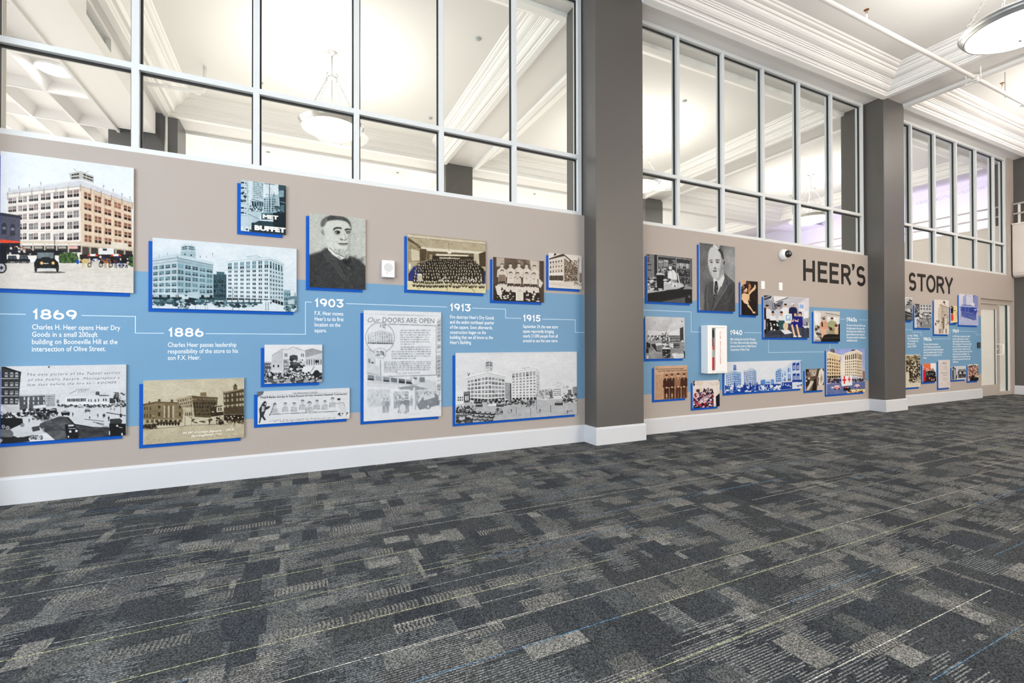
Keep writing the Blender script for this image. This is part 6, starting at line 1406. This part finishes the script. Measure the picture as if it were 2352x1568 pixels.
def a_news4(c):
    c.fill(205, 190)
    for r_ in range(16):
        for i in range(7): c.R(c.r.choice([120, 140, 150, 170]), 248 + i * 16, 965 + r_ * 23, 260 + i * 16, 974 + r_ * 23)
    for r_ in range(26): c.L(150, 3, 248, 960 + r_ * 14, 352, 958 + r_ * 14, a=.5)
    c.P(150, 372, 940, 742, 920, 742, 1310, 372, 1340); c.P(60, 372, 1010, 742, 1010, 742, 1310, 372, 1340, a=.35)
    for x, y, h, co in ((420, 1335, 380, 30), (505, 1330, 385, 28), (600, 1325, 390, 110), (690, 1318, 380, 34)):
        c.man(x, y, h, 205, 36, co, co - 8 if x < 560 else 40, w=.95); c.P(225, x - 8, y - .83 * h, x + 8, y - .83 * h, x, y - .72 * h); c.E(222, x, y - .46 * h, 18, 12)
        if x < 560: c.P(205, x - 14, y - 80, x - 2, y - 80, x - 4, y - 20, x - 12, y - 20); c.P(205, x + 2, y - 80, x + 14, y - 80, x + 12, y - 20, x + 4, y - 20)
    c.grain(6, 2)

def a_cafe(c):
    c.fill((240, 228, 222), (210, 196, 190)); c.P((222, 204, 190), 1030, 1060, 1160, 1110, 1245, 1060, 1245, 1100, 1180, 1150, 1150, 1140); c.P((236, 226, 216), 1145, 1120, 1185, 1120, 1190, 1420, 1150, 1420); c.P((226, 200, 176), 865, 1170, 970, 1165, 970, 1300, 870, 1310); c.R((60, 50, 60), 885, 1185, 935, 1225); c.P((226, 206, 190), 840, 1060, 1000, 1060, 970, 1130, 850, 1120)
    c.P((50, 30, 46), 835, 1290, 900, 1330, 1000, 1240, 1150, 1230, 1150, 1480, 835, 1480); c.P((40, 36, 60), 1185, 1300, 1247, 1250, 1247, 1455, 1190, 1460)
    c.S(240, 850, 1240, 1140, 1460, [(60, 40, 70), (226, 170, 170), (240, 220, 226), (150, 40, 60), (30, 24, 40), (90, 70, 120)], 6, 17, 1.2); c.S(40, 990, 1170, 1140, 1250, [(50, 40, 70), (200, 160, 150), (30, 26, 40)], 8, 16, .8)
    for i in range(5): c.L((236, 210, 216), 9, 880 + i * 34, 1420 - i * 8, 1010 + i * 34, 1290 - i * 10)
    c.P((210, 60, 70), 880, 1380, 960, 1420, 950, 1440, 870, 1400)
    for x, y, k in ((835, 1052, 34), (1247, 1042, -20)): c.P((28, 22, 24), x, y, x + k, y, x, y + abs(k) * 1.6)
    c.P((28, 22, 24), 835, 1420, 880, 1478, 835, 1480); c.E((20, 16, 24), 850, 1110, 12, 20)

def a_bluesq(c):
    c.fill(240, 235)
    corner_block(c, 118, 228, 345, 520, 478, 500, 705, 715, 700, 4, 5, 5, 205, 170, 90, 1, 1, .1, .05, .6, .5); c.P(80, 228, 400, 250, 388, 275, 398, 275, 475, 228, 470); c.F((230, 405, 274, 402, 274, 468, 230, 465), 2, 3, 200, None, .6, .6)
    corner_block(c, 385, 530, 578, 480, 445, 480, 690, 695, 690, 6, 3, 7, 214, 190, 70, 1, 1, .08, .04, .6, .55); c.P(190, 460, 455, 460, 438, 500, 432, 510, 445)
    c.P(110, 640, 625, 712, 612, 712, 700, 640, 700); c.P(205, 712, 620, 800, 618, 800, 690, 712, 690); c.R(60, 725, 650, 745, 668); c.R(40, 755, 650, 785, 668); c.P(120, 800, 615, 850, 612, 850, 690, 800, 690)
    c.P(170, 870, 500, 890, 470, 950, 440, 968, 455, 968, 655, 870, 665); c.F((880, 490, 955, 465, 955, 650, 880, 655), 3, 5, 60, None, .5, .6)
    c.P(214, 968, 450, 1130, 335, 1293, 318, 1290, 655, 968, 660); c.L(130, 4, 968, 455, 1130, 345); c.P(235, 965, 445, 1120, 335, 1130, 350, 970, 462)
    for x, w, y in ((975, 16, 520), (1005, 24, 495), (1062, 50, 440)): c.F((x, y, x + w, y - w * .4, x + w, y + 62, x, y + 70), 2, 1, 110, None, .7, .9); c.F((x, y + 90, x + w, y + 84, x + w, 640, x, 644), 2, 1, 110, None, .7, .9)
    for x in (1140, 1200): c.P(24, x, 370, x + 50, 350, x + 50, 470, x, 480); c.P(24, x, 530, x + 50, 520, x + 50, 625, x, 628); c.R(220, x + 12, 400, x + 22, 460); c.R(220, x + 32, 395, x + 42, 460); c.R(220, x + 12, 560, x + 22, 622); c.R(220, x + 32, 560, x + 42, 622)
    c.P(60, 1265, 330, 1293, 325, 1285, 640, 1268, 640, a=.5); c.P(20, 960, 660, 1130, 655, 1130, 760, 960, 770); c.P(20, 1130, 628, 1290, 622, 1290, 655, 1130, 660); c.P(225, 1132, 672, 1288, 662, 1288, 735, 1132, 735); c.S(8, 1195, 690, 1280, 720, [30], 6, 12)
    c.S(8, 1010, 670, 1110, 740, [220], 4, 9, 1.6); c.L(235, 7, 966, 668, 966, 705, 995, 705, 995, 668)
    c.P(30, 105, 700, 960, 680, 960, 770, 105, 825); c.S(190, 110, 700, 950, 800, [235, 60, 150, 245, 20], 7, 20, 1.4)
    for x in (245, 402, 482, 590): c.P(10, x - 22, 790, x - 8, 690, x, 660, x + 10, 690, x + 24, 770); c.E(10, x, 668, 9, 12)

def a_shop(c):
    c.fill(60, 90); c.P(150, 1380, 460, 1530, 455, 1500, 560, 1400, 570); c.P(36, 1347, 450, 1400, 460, 1410, 700, 1347, 720); c.S(26, 1350, 490, 1420, 600, [200, 110, 30], 6, 16, 1.3); c.R(230, 1458, 495, 1505, 530); c.R(30, 1470, 502, 1496, 520); c.R(205, 1465, 540, 1500, 556); c.P(205, 1430, 630, 1480, 640, 1400, 770, 1355, 780); c.P(20, 1480, 610, 1510, 600, 1515, 780, 1440, 785)
    c.P(226, 1560, 470, 1600, 455, 1628, 500, 1625, 650, 1600, 700, 1550, 700, 1530, 620); c.E(235, 1592, 470, 16, 24); c.P(200, 1530, 700, 1630, 700, 1628, 775, 1520, 778); c.P(150, 1590, 520, 1612, 600, 1580, 690, 1570, 600); c.E(240, 1362, 632, 10, 12); c.P(110, 1530, 560, 1560, 600, 1540, 690, 1515, 690)

def a_cross(c):
    c.fill((150, 160, 216), (200, 202, 226)); c.P((226, 218, 226), 1900, 230, 1950, 240, 1950, 560, 1890, 560)
    corner_block(c, 1680, 1710, 1885, 215, 190, 245, 600, 590, 590, 1, 5, 5, (236, 214, 180), (228, 202, 164), (128, 104, 88), 1, 1, .14, .14, .6, .58); c.P((60, 56, 60), 1725, 150, 1790, 145, 1800, 205, 1735, 190); c.F((1728, 152, 1788, 150, 1795, 195, 1735, 188), 3, 3, (200, 190, 180), None, .6, .5)
    corner_block(c, 1945, 2135, 2220, 225, 165, 215, 560, 560, 580, 6, 4, 1, (240, 228, 204), (222, 206, 180), (90, 70, 60), 1, 1, .08, .1, .5, .2); c.F((1948, 248, 2135, 205, 2135, 300, 1948, 318), 6, 1, (84, 64, 56), (240, 228, 204), .5, .9); c.F((2138, 200, 2215, 232, 2215, 320, 2138, 300), 4, 1, (110, 90, 76), (222, 206, 180), .55, .85)
    c.F((1948, 330, 2135, 305, 2135, 570, 1948, 560), 6, 6, (128, 110, 100), (240, 228, 204), .5, .5); c.F((2138, 310, 2218, 325, 2218, 585, 2138, 580), 4, 6, (140, 116, 98), (222, 206, 180), .55, .5); c.P((90, 80, 76), 2040, 175, 2085, 150, 2120, 168, 2060, 180)
    c.P((236, 226, 210), 1890, 350, 1945, 350, 1945, 540, 1890, 540); c.P((150, 120, 110), 2222, 480, 2260, 485, 2260, 620, 2225, 600); c.R((70, 60, 64), 1680, 600, 1890, 660); c.R((80, 70, 70), 2060, 600, 2262, 640); c.S(60, 1680, 600, 1890, 670, [(40, 36, 44), (180, 160, 150), (60, 70, 110)], 6, 15); c.S(50, 2060, 600, 2262, 650, [(40, 36, 44), (200, 190, 180), (60, 60, 80)], 6, 13)
    c.P((112, 122, 160), 1675, 680, 2263, 640, 2263, 810, 1675, 850); c.P((238, 242, 244), 1900, 560, 2060, 548, 2062, 700, 1900, 715)
    r_ = (222, 60, 70)
    for x, y, k in ((1942, 622, 30), (2016, 612, 22)): c.R(r_, x - k * .32, y - k * 2.1, x + k * .32, y + k * 1.9); c.R(r_, x - k, y - k * .5, x + k, y + k * .4)
    for x, y, w, b_ in ((1830, 740, 110, (206, 150, 160)), (2140, 720, 90, (206, 170, 190)), (1980, 760, 110, (30, 24, 34)), (1760, 740, 50, (200, 200, 210))): c.P(b_, x - w * .5, y, x - w * .35, y - w * .35, x + w * .3, y - w * .38, x + w * .5, y - w * .05, x + w * .45, y + w * .15, x - w * .45, y + w * .2); c.P((226, 230, 236), x - w * .25, y - w * .3, x + w * .22, y - w * .32, x + w * .28, y - w * .18, x - w * .28, y - w * .14); c.E((30, 26, 34), x - w * .3, y + w * .14, w * .12, w * .1); c.E((30, 26, 34), x + w * .3, y + w * .12, w * .12, w * .1)
    c.P((210, 196, 130), 1980, 790, 2060, 765, 2262, 760, 2263, 812, 1985, 828); c.P((230, 226, 210), 2080, 775, 2180, 768, 2170, 790, 2090, 800); c.R((200, 40, 60), 1955, 722, 1990, 745); c.S(20, 1990, 775, 2250, 815, [(60, 50, 56), (236, 220, 180), (150, 60, 70)], 8, 18, 1.6)

# ------------------------------------------------------------------ third bay
def a_carpic(c):
    c.fill(225, 150); c.S(30, 90, 300, 205, 520, [60, 235, 150, 190], 10, 26, 1.6); c.L(60, 14, 80, 560, 200, 510); c.P(150, -60, 560, 200, 520, 205, 680, 80, 660); c.P(60, -60, 650, 205, 780, 205, 1000, -60, 990); c.P(235, -60, 760, 90, 800, 205, 830, 205, 840, 60, 800); c.E(80, 175, 690, 22, 60); c.P(215, 100, 620, 165, 660, 160, 740, 90, 720); c.R(110, 90, 880, 200, 960)

def a_parade(c):
    c.fill(200, 190); c.R(60, 280, 498, 420, 900); c.S(60, 285, 520, 415, 880, [60, 130, 200, 90, 30], 10, 30); c.F((430, 505, 770, 505, 770, 690, 430, 690), 4, 2, 90, 205, .62, .62, 2, .3); c.R(90, 530, 745, 690, 770); c.F((690, 735, 775, 735, 775, 790, 690, 790), 1, 1, 60, None, .8, .9)
    c.S(40, 440, 780, 770, 880, [215, 60, 120, 235], 12, 30, 1.4); c.P(225, 560, 890, 775, 880, 775, 910, 560, 925); c.L(50, 9, 440, 910, 775, 905); c.P(150, 290, 920, 775, 925, 775, 1220, 290, 1215); c.S(140, 300, 900, 500, 1180, [90, 200, 60, 150, 225], 12, 32, .7); c.S(60, 500, 920, 775, 1080, [170, 130, 100], 14, 34)
    for x in range(450, 770, 28): c.R(110, x, 1090, x + 12, 1190)
    c.P(225, 290, 900, 410, 890, 410, 925, 290, 930); c.R(240, 290, 950, 330, 1210)

def a_towerpic(c):
    c.fill(238, 238); c.P(205, 975, 650, 1035, 500, 1080, 560, 1110, 1400, 985, 1400); c.P(190, 1035, 500, 1280, 600, 1285, 1100, 1060, 1100); c.P(120, 1030, 505, 1275, 590, 1280, 615, 1030, 530); c.F((1060, 560, 1280, 625, 1285, 1080, 1070, 1080), 6, 9, 150, None, .6, .5, 1, .2); c.F((980, 640, 1035, 560, 1040, 1080, 990, 1080), 3, 9, 170, None, .5, .5)
    c.P(30, 1115, 470, 1150, 405, 1195, 440, 1185, 490, 1160, 480, 1150, 440, 1130, 480); c.P(30, 1150, 490, 1200, 510, 1185, 525); c.P(236, 870, 1080, 1300, 1080, 1300, 1405, 870, 1405, a=.8)
    c.P(205, 1000, 940, 1050, 910, 1090, 960, 1080, 1240, 1005, 1240); c.P(110, 1100, 900, 1165, 900, 1160, 1240, 1100, 1240); c.P(222, 1165, 900, 1240, 930, 1235, 1240, 1170, 1240); c.E(30, 1188, 830, 24, 24); c.E(215, 1188, 862, 24, 20); c.E(170, 1130, 880, 22, 22); c.E(200, 1035, 885, 18, 26)
    for x, k in ((1010, 60), (1055, 60), (1115, 90), (1210, 60)): c.P(k, x - 12, 1240, x + 14, 1240, x + 10, 1370, x - 12, 1370)
    c.S(5, 1070, 960, 1092, 1220, [40], 10, 14); c.E(60, 905, 1100, 20, 44); c.S(8, 910, 1000, 1000, 1160, [30, 90, 210], 12, 26); c.E(30, 1275, 1070, 20, 14); c.S(6, 1210, 1080, 1290, 1160, [205, 180], 14, 26)

def a_dress(c):
    c.fill((240, 214, 160), (240, 216, 170)); c.P((44, 50, 40), 1360, 570, 1400, 555, 1440, 600, 1430, 760, 1400, 800, 1360, 760); c.E((216, 150, 130), 1388, 608, 18, 24); c.P((206, 84, 74), 1365, 800, 1430, 790, 1440, 940, 1420, 1000, 1365, 990); c.P((40, 30, 30), 1440, 690, 1495, 680, 1510, 700, 1450, 705); c.S(6, 1480, 760, 1540, 860, [(180, 90, 60), (60, 50, 50)], 6, 14); c.P((236, 200, 150), 1440, 720, 1530, 700, 1540, 1000, 1450, 1020); c.P((60, 62, 110), 1510, 1040, 1550, 1040, 1550, 1085, 1360, 1085, 1370, 1060); c.L((70, 50, 50), 5, 1460, 600, 1510, 600)

def a_bluecrowd(c):
    c.fill(240, 200); c.P(150, 1725, 300, 1820, 210, 1830, 560, 1730, 560); c.P(222, 1820, 210, 2010, 300, 2010, 560, 1828, 560); c.L(90, 7, 1728, 300, 1822, 214, 1970, 285); c.P(60, 2020, 240, 2180, 240, 2180, 700, 2030, 560)
    for y in range(260, 600, 42): c.P(215, 2025, y + 26, 2180, y - 20, 2180, y - 4, 2025, y + 40)
    c.P(130, 1615, 560, 2180, 560, 2180, 700, 1615, 620); c.P(175, 1615, 620, 2180, 680, 2180, 1140, 1615, 1130)
    for i in range(11): x = 1700 + i * 38; c.man(x, 900 + i * 9 - 20, 360 + i * 8, 190, 40, c.r.choice([30, 60, 20, 200 if i == 7 else 40]), 40, w=.85)
    c.P(240, 1960, 460, 2050, 460, 2090, 520, 2060, 560, 1970, 540); c.P(50, 1700, 830, 1830, 850, 2090, 960, 2040, 980, 1780, 880); c.S(10, 2080, 640, 2170, 700, [235, 60], 14, 26)

def a_crowd(c):
    c.fill(200, 210); c.R(230, 40, 608, 380, 640); c.R(120, 80, 640, 375, 700); c.S(60, 90, 650, 375, 780, [190, 150, 100, 60], 12, 30); c.R(50, 80, 780, 380, 1180); c.S(190, 85, 780, 375, 1200, [30, 220, 110, 60, 235, 24], 10, 26, .8); c.P(226, 80, 1050, 130, 1030, 160, 1320, 80, 1340); c.S(60, 150, 1180, 380, 1320, [30, 220, 60, 200], 10, 26, 1.3); c.R(228, 40, 1325, 380, 1450); c.R(210, 60, 1360, 370, 1372)

def a_singers(c):
    c.fill((232, 232, 238), (60, 50, 60)); c.P((226, 126, 92), 450, 835, 640, 830, 650, 980, 560, 1080, 455, 980); c.P((196, 50, 62), 450, 960, 520, 980, 530, 1290, 455, 1290); c.P((240, 170, 150), 520, 940, 640, 1000, 600, 1080, 530, 1040); c.S(12, 452, 870, 480, 1000, [(240, 240, 240)], 5, 8)
    c.P((240, 242, 244), 640, 835, 785, 828, 785, 1180, 700, 1000, 650, 960)
    for i, x in enumerate((560, 615, 660, 700, 735, 700, 650)): c.man(x, 1240 + (i % 3) * 14, 250 + (i % 2) * 30, (232, 200, 186), (40, 26, 26), (26, 24, 28) if i else (44, 96, 84), (24, 22, 26), w=.95); c.P((240, 240, 242), x - 8, 1085, x + 8, 1085, x, 1130)
    c.P((90, 40, 40), 500, 1180, 790, 1190, 790, 1300, 500, 1310, a=.6); c.S(16, 600, 1180, 780, 1270, [(240, 240, 240), (150, 80, 50)], 7, 16); c.P((20, 18, 22), 740, 1190, 785, 1180, 785, 1300, 740, 1300)

def a_doc(c):
    c.fill(228, 222)
    for y in range(912, 1000, 17): c.L(185, 5, 945, y, 1065, y)
    for y in range(1205, 1270, 16): c.L(175, 5, 965 - (y % 3) * 6, y, 1065 + (y % 4) * 5, y)
    for y in range(1325, 1390, 20): c.L((200, 130, 120), 4, 920, y, 955, y); c.L(140, 4, 1075, y, 1112, y)

def a_models(c):
    c.fill(222, 226); c.P(36, 1203, 1000, 1235, 990, 1240, 1240, 1203, 1245); c.P(170, 1235, 940, 1290, 950, 1315, 1080, 1310, 1240, 1240, 1240); c.E(60, 1232, 945, 22, 34); c.E(90, 1278, 975, 18, 28); c.P(30, 1300, 1140, 1330, 1120, 1320, 1240, 1290, 1240)
    for x, co in ((1380, 90), (1425, 222), (1478, 40), (1525, 190)): c.man(x, 1215, 230, 190, 24, co, 40, w=1.1); c.P(24, x - 16, 1000, x + 6, 990, x + 20, 1060, x - 6, 1070)
    c.R(60, 1395, 1090, 1400, 1200); c.P(238, 1310, 1215, 1555, 1205, 1555, 1245, 1310, 1250)

def a_crowd2(c):
    c.fill((150, 140, 126), (110, 100, 96)); c.S(60, 1620, 860, 1870, 940, [(60, 60, 50), (90, 84, 70), (236, 232, 226)], 12, 26, 1.3); c.S(330, 1620, 920, 1870, 1200, [(206, 176, 156), (120, 96, 80), (230, 216, 200), (80, 70, 60), (180, 90, 90)], 8, 20, .9); c.P((120, 60, 20), 1650, 1170, 1720, 1140, 1720, 1220, 1650, 1215); c.P((34, 38, 44), 1680, 1200, 1870, 1195, 1870, 1275, 1650, 1280); c.R((226, 222, 220), 1625, 1210, 1645, 1285); c.P((30, 40, 40), 1700, 1140, 1760, 1130, 1770, 1200, 1700, 1220)
    for i in range(14): c.E((236, 236, 232), 1640 + i * 18, 866 + (i % 3) * 6, 10, 9)
PICS = {
'store': (a_store, None, (-2.085,-1.257,1.696,2.770,((2, 110), (1335, 290), (1335, 1535), (2, 1490))), 300, 'large colour photo of a cream corner store with old black cars, at the left edge'),
'two': (a_two, T_TEAL, (-1.125,0.010,1.572,2.186,((138, 668), (1665, 792), (1665, 1455), (138, 1418))), 290, 'wide blue-grey photo of two office blocks, right of the big colour photo'),
'buffet': (a_buffet, T_TEAL, (-0.461,-0.084,2.314,2.790,((1075, 62), (1553, 118), (1553, 640), (1075, 600))), 290, 'small street photo with MET and BUFFET signs, highest on the wall'),
'beard': (a_beard, ramp((30, 30, 34), (130, 132, 128), (232, 236, 226)), (0.124,0.656,1.821,2.552,((108, 100), (780, 170), (783, 1015), (108, 990))), 260, 'grey portrait photo of a man with a white chin beard and dark coat'),
'banquet': (a_banquet, T_SEP, (1.089,2.000,1.841,2.447,((182, 82), (1105, 175), (1105, 785), (182, 745))), 240, 'yellowish photo of a huge seated group in a hall, right of the alarm'),
'team': (a_team, T_WARM, (2.088,2.768,1.766,2.275,((1187, 355), (1785, 408), (1785, 888), (1187, 870))), 240, 'dark photo of ten sportsmen in two rows around a sign'),
'corner': (a_corner, T_WARM, (2.841,3.324,1.954,2.386,((1845, 308), (2230, 345), (2230, 740), (1845, 717))), 220, 'small pale photo of a corner store building, left of the nearer pillar'),
'square': (a_square, T_BW, (-2.078,-1.304,0.485,1.086,((8, 150), (2060, 122), (2060, 1280), (8, 1410))), 320, 'black and white photo of a busy square with handwriting in the sky, lower left corner'),
'sepia': (a_sepia, T_SEP, (-1.186,-0.432,0.390,0.944,((85, 425), (1133, 395), (1133, 1010), (85, 1095))), 290, 'sepia photo of a market square with white writing along its foot'),
'arch': (a_arch, T_BW, (-0.265,0.242,0.880,1.252,((1345, 52), (1945, 52), (1945, 440), (1345, 458))), 280, 'small photo of an arched white storefront above a crowd'),
'newsball': (a_newsball, T_BW, (-0.321,0.501,0.500,0.811,((1275, 538), (2230, 500), (2230, 818), (1275, 880))), 260, 'long low newspaper clipping of baseball players'),
'doors': (a_doors, ramp((40, 44, 48), (140, 145, 150), (238, 241, 246)), (0.639,1.463,0.458,1.608,((85, 68), (1080, 95), (1085, 1435), (88, 1495))), 240, 'tall pale drawn newspaper page headed Our Doors Are Open'),
'big': (a_big, T_BW, (1.631,3.247,0.361,1.157,((118, 212), (2103, 198), (2103, 1222), (118, 1370))), 220, 'wide pale photo of two white blocks over a round square, left of the nearer pillar'),
'clerk': (a_clerk, T_BW, (4.409,5.247,1.845,2.502,((122, 308), (852, 380), (852, 1113), (122, 1083))), 190, 'dark photo of a sales clerk behind a counter, just right of the nearer pillar'),
'suit': (a_suit, T_BW, (5.398,6.149,1.750,2.750,((975, 128), (1555, 190), (1555, 1252), (975, 1228))), 190, 'grey portrait photo of a smiling man in suit and patterned tie'),
'dancer': (a_dancer, None, (6.285,6.672,1.704,2.244,((135, 508), (367, 518), (367, 990), (135, 985))), 170, 'narrow brown photo of a dancer with a raised arm'),
'office': (a_office, None, (6.818,7.969,1.353,2.036,((453, 718), (1075, 742), (1075, 1300), (453, 1298))), 160, 'colour photo of office staff with two women in blue dresses'),
'soldiers': (a_soldiers, None, (8.106,8.851,1.290,1.828,((1145, 925), (1503, 935), (1503, 1352), (1145, 1352))), 150, 'colour photo of a man in khaki among others by a window, left of 1940s'),
'sales': (a_sales, T_BW, (4.369,5.101,1.046,1.635,((85, 48), (700, 57), (705, 700), (85, 710))), 190, 'grey photo of an open sales floor with round table, left of the extinguisher'),
'news4': (a_news4, T_NEWS, (4.531,5.146,0.472,0.944,((230, 820), (742, 812), (742, 1315), (230, 1358))), 190, 'brownish newspaper clipping of four standing people'),
'cafe': (a_cafe, None, (5.262,5.803,0.311,0.710,((835, 1052), (1247, 1042), (1247, 1455), (835, 1478))), 180, 'colour photo of a crowded dining room, below the extinguisher cabinet'),
'bluesq': (a_bluesq, T_BLUE, (5.917,7.766,0.497,0.976,((100, 345), (1293, 315), (1285, 758), (100, 822))), 150, 'long blue and white photo of the square with dark figures in front'),
'shop': (a_shop, T_WARM, (7.865,8.378,0.445,0.821,((1347, 450), (1632, 445), (1632, 775), (1347, 793))), 150, 'small dark photo of a shop aisle with a white draped figure'),
'cross': (a_cross, None, (8.459,9.623,0.353,1.159,((1675, 145), (2263, 138), (2263, 808), (1675, 848))), 150, 'colour photo of two towers with two red crosses, left of the farther pillar'),
'carp': (a_carpic, T_BW, (10.845,11.312,1.715,2.183,((-60, 295), (210, 300), (210, 1000), (-60, 990))), 130, 'grey photo half hidden behind the farther pillar, under the letter S'),
'parade': (a_parade, T_BW, (11.400,12.053,1.574,2.064,((280, 498), (775, 510), (775, 1220), (280, 1215))), 130, 'grey street event photo below the letters T and O'),
'tower': (a_towerpic, T_WARM, (12.183,12.789,1.450,2.186,((870, 360), (1300, 385), (1300, 1405), (870, 1405))), 130, 'tall white photo of a high building behind walking women'),
'dress': (a_dress, None, (12.877,13.158,1.691,2.075,((1360, 550), (1550, 555), (1550, 1085), (1360, 1075))), 130, 'very narrow yellow and red photo, left of the violet-blue one'),
'bluecrowd': (a_bluecrowd, T_VIO, (13.258,14.140,1.662,2.353,((1615, 190), (2180, 235), (2180, 1140), (1615, 1130))), 120, 'violet-blue photo of people lined up before a building, by the door'),
'crowd': (a_crowd, T_SEP, (10.990,11.592,0.369,1.030,((40, 608), (378, 605), (378, 1440), (40, 1450))), 130, 'cream-bordered photo of a dense crowd, low beside the farther pillar'),
'singers': (a_singers, None, (11.701,12.228,0.455,0.840,((450, 835), (785, 828), (785, 1300), (450, 1315))), 130, 'colour photo of performers before a red curtain'),
'doc': (a_doc, ramp((50, 40, 40), (150, 146, 142), (238, 226, 222)), (12.341,12.822,0.304,0.901,((855, 750), (1145, 740), (1145, 1455), (855, 1468))), 130, 'tall cream printed menu sheet, lowest on the far wall'),
'models': (a_models, T_BW, (12.921,13.538,0.458,0.755,((1203, 905), (1555, 900), (1555, 1245), (1203, 1255))), 130, 'low photo of a row of women in light dresses'),
'crowd2': (a_crowd2, None, (13.646,14.128,0.408,0.784,((1615, 858), (1875, 850), (1875, 1275), (1615, 1285))), 130, 'small colourful crowd photo low beside the door'),
}
BACK = 0.020     # front plane of the blue backing board / rear of the print
def make_photo(key, idx):
    fn, tone, (x0, x1, z0, z1, quad), dens, label = PICS[key]
    cx = (x0 + x1) / 2
    root = empty('wall_photo', (cx, 0, z0), label=label, cat='photo', group='mounted history photos on the wall')
    w, h = x1 - x0, z1 - z0
    c = Canvas(w, h, quad, dens, 100 + idx, tone)
    fn(c); c.photo()
    px = c.out(); H, W, _ = px.shape
    off = 0.030 if x0 < 4 else (0.032 if x0 < 10 else 0.036)
    MB().box(-w / 2 - off, w / 2 - off, -0.008, -0.0022, -off, h - off).build('backing_board', M_royal, root)
    MB().box(-w / 2, w / 2, -BACK + 0.0006, -0.008, 0, h).build('mount', M_edge, root)
    # the print itself: one vertex per tone sample
    xs = np.linspace(-w / 2, w / 2, W); zs = np.linspace(h, 0, H)
    X, Z = np.meshgrid(xs, zs)
    co = np.stack([X, np.full_like(X, -BACK), Z], -1).reshape(-1, 3).astype(np.float32)
    i = np.arange(H - 1)[:, None] * W + np.arange(W - 1)[None]
    q = np.stack([i, i + W, i + W + 1, i + 1], -1).reshape(-1, 4).astype(np.int32)
    me = bpy.data.meshes.new('print')
    me.vertices.add(len(co)); me.vertices.foreach_set('co', co.ravel())
    me.loops.add(q.size); me.loops.foreach_set('vertex_index', q.ravel())
    me.polygons.add(len(q)); me.polygons.foreach_set('loop_start', np.arange(0, q.size, 4, dtype=np.int32))
    me.update(calc_edges=True)
    at = me.color_attributes.new('print', 'FLOAT_COLOR', 'POINT')
    rgba = np.ones((len(co), 4), np.float32); rgba[:, :3] = px.reshape(-1, 3); at.data.foreach_set('color', rgba.ravel())
    me.materials.append(M_print)
    o = bpy.data.objects.new('print', me); COL.objects.link(o); o.parent = root
    # helper that turns picture coordinates into positions on the print
    def loc(x, y):
        u, v = c.tx([(x, y)])[0]
        return -w / 2 + u / c.W * w, h - v / c.H * h
    return root, o, loc
def ink(name, body, loc, a, b, m, par, bold=0.0, shear=0.0, res=2, space=1.0):
    """printed line of text on a print; a = top left, b = bottom right in picture coordinates"""
    xa, za = loc(*a); xb = loc(*b)[0]; zb = loc(a[0], b[1])[1]
    return wall_text(body, xa, xb, zb, za, -BACK - 0.0006, m, name, par, bold=bold, shear=shear, res=res, space=space)
M_ink = mat('black_ink', lin((44, 44, 50)), 0.5); M_inkgrey = mat('grey_ink', lin((104, 108, 114)), 0.5); M_inkw = mat('white_ink', lin((236, 232, 222)), 0.5); M_inkred = mat('brown_ink', lin((40, 26, 20)), 0.5)
PH = {}
for n_, k_ in enumerate(PICS):
    PH[k_] = make_photo(k_, n_)
r_, o_, lc = PH['buffet']
ink('lettering', 'MET', lc, (1308, 424), (1472, 466), M_inkw, o_, 0.05); ink('lettering', 'BUFFET', lc, (1220, 538), (1550, 592), M_inkw, o_, 0.06)
r_, o_, lc = PH['square']
for t, a, b in (('The only picture of the Tunnel section', (440, 262), (1960, 322)), ('of the Public Square. Photographed a', (455, 352), (1950, 402)), ('few days before the fire by - KOCHER -', (445, 432), (1960, 484)), ('COKING', (1240, 520), (1455, 555)), ('OVENS', (1270, 562), (1400, 582))):
    ink('handwriting', t, lc, a, b, M_ink, o_, -0.004, 0.35, space=1.3)
r_, o_, lc = PH['sepia']
ink('handwriting', 'N.W. Corner Square   1913', lc, (500, 958), (1025, 986), M_inkw, o_, 0.01, 0.3); ink('handwriting', 'Springfield Mo.', lc, (585, 990), (905, 1014), M_inkw, o_, 0.01, 0.3)
r_, o_, lc = PH['newsball']
ink('headline', 'They\u2019ll Battle Sunday In Third Round Of City Amateur Baseball Tournament', lc, (1300, 592), (2205, 616), M_ink, o_, 0.03); ink('masthead', 'THE SPRINGFIELD LEADER', lc, (1635, 551), (1895, 565), M_ink, o_, 0.01)
r_, o_, lc = PH['doors']
ink('headline', 'Our', lc, (135, 158), (300, 225), M_inkgrey, o_, 0.0, 0.35); ink('headline', 'DOORS ARE OPEN', lc, (325, 160), (990, 226), M_inkgrey, o_, 0.008); ink('footer', 'YOU ARE WELCOME', lc, (500, 872), (808, 892), M_inkgrey, o_)
ink('masthead', 'SPRINGFIELD REPUBLICAN  FRIDAY, SEPTEMBER 24, 1915', lc, (390, 119), (860, 134), M_inkgrey, o_, -0.005)
r_, o_, lc = PH['news4']
ink('headline', 'After 50 Years As Head Of Largest Store In Ozarks,', lc, (248, 860), (685, 884), M_inkred, o_, 0.03); ink('headline', 'Frank X. Heer Wistfully Ponders What He Will Do Next', lc, (285, 890), (735, 916), M_inkred, o_, 0.03)
r_, o_, lc = PH['doc']
ink('title', 'Heer\u2019s', lc, (945, 790), (1058, 855), M_ink, o_, 0.0, 0.35); ink('title', 'Children\u2019s', lc, (910, 1055), (1085, 1100), M_inkgrey, o_, 0.0, 0.35); ink('title', 'Menu', lc, (960, 1115), (1055, 1160), M_inkgrey, o_, 0.0, 0.35)
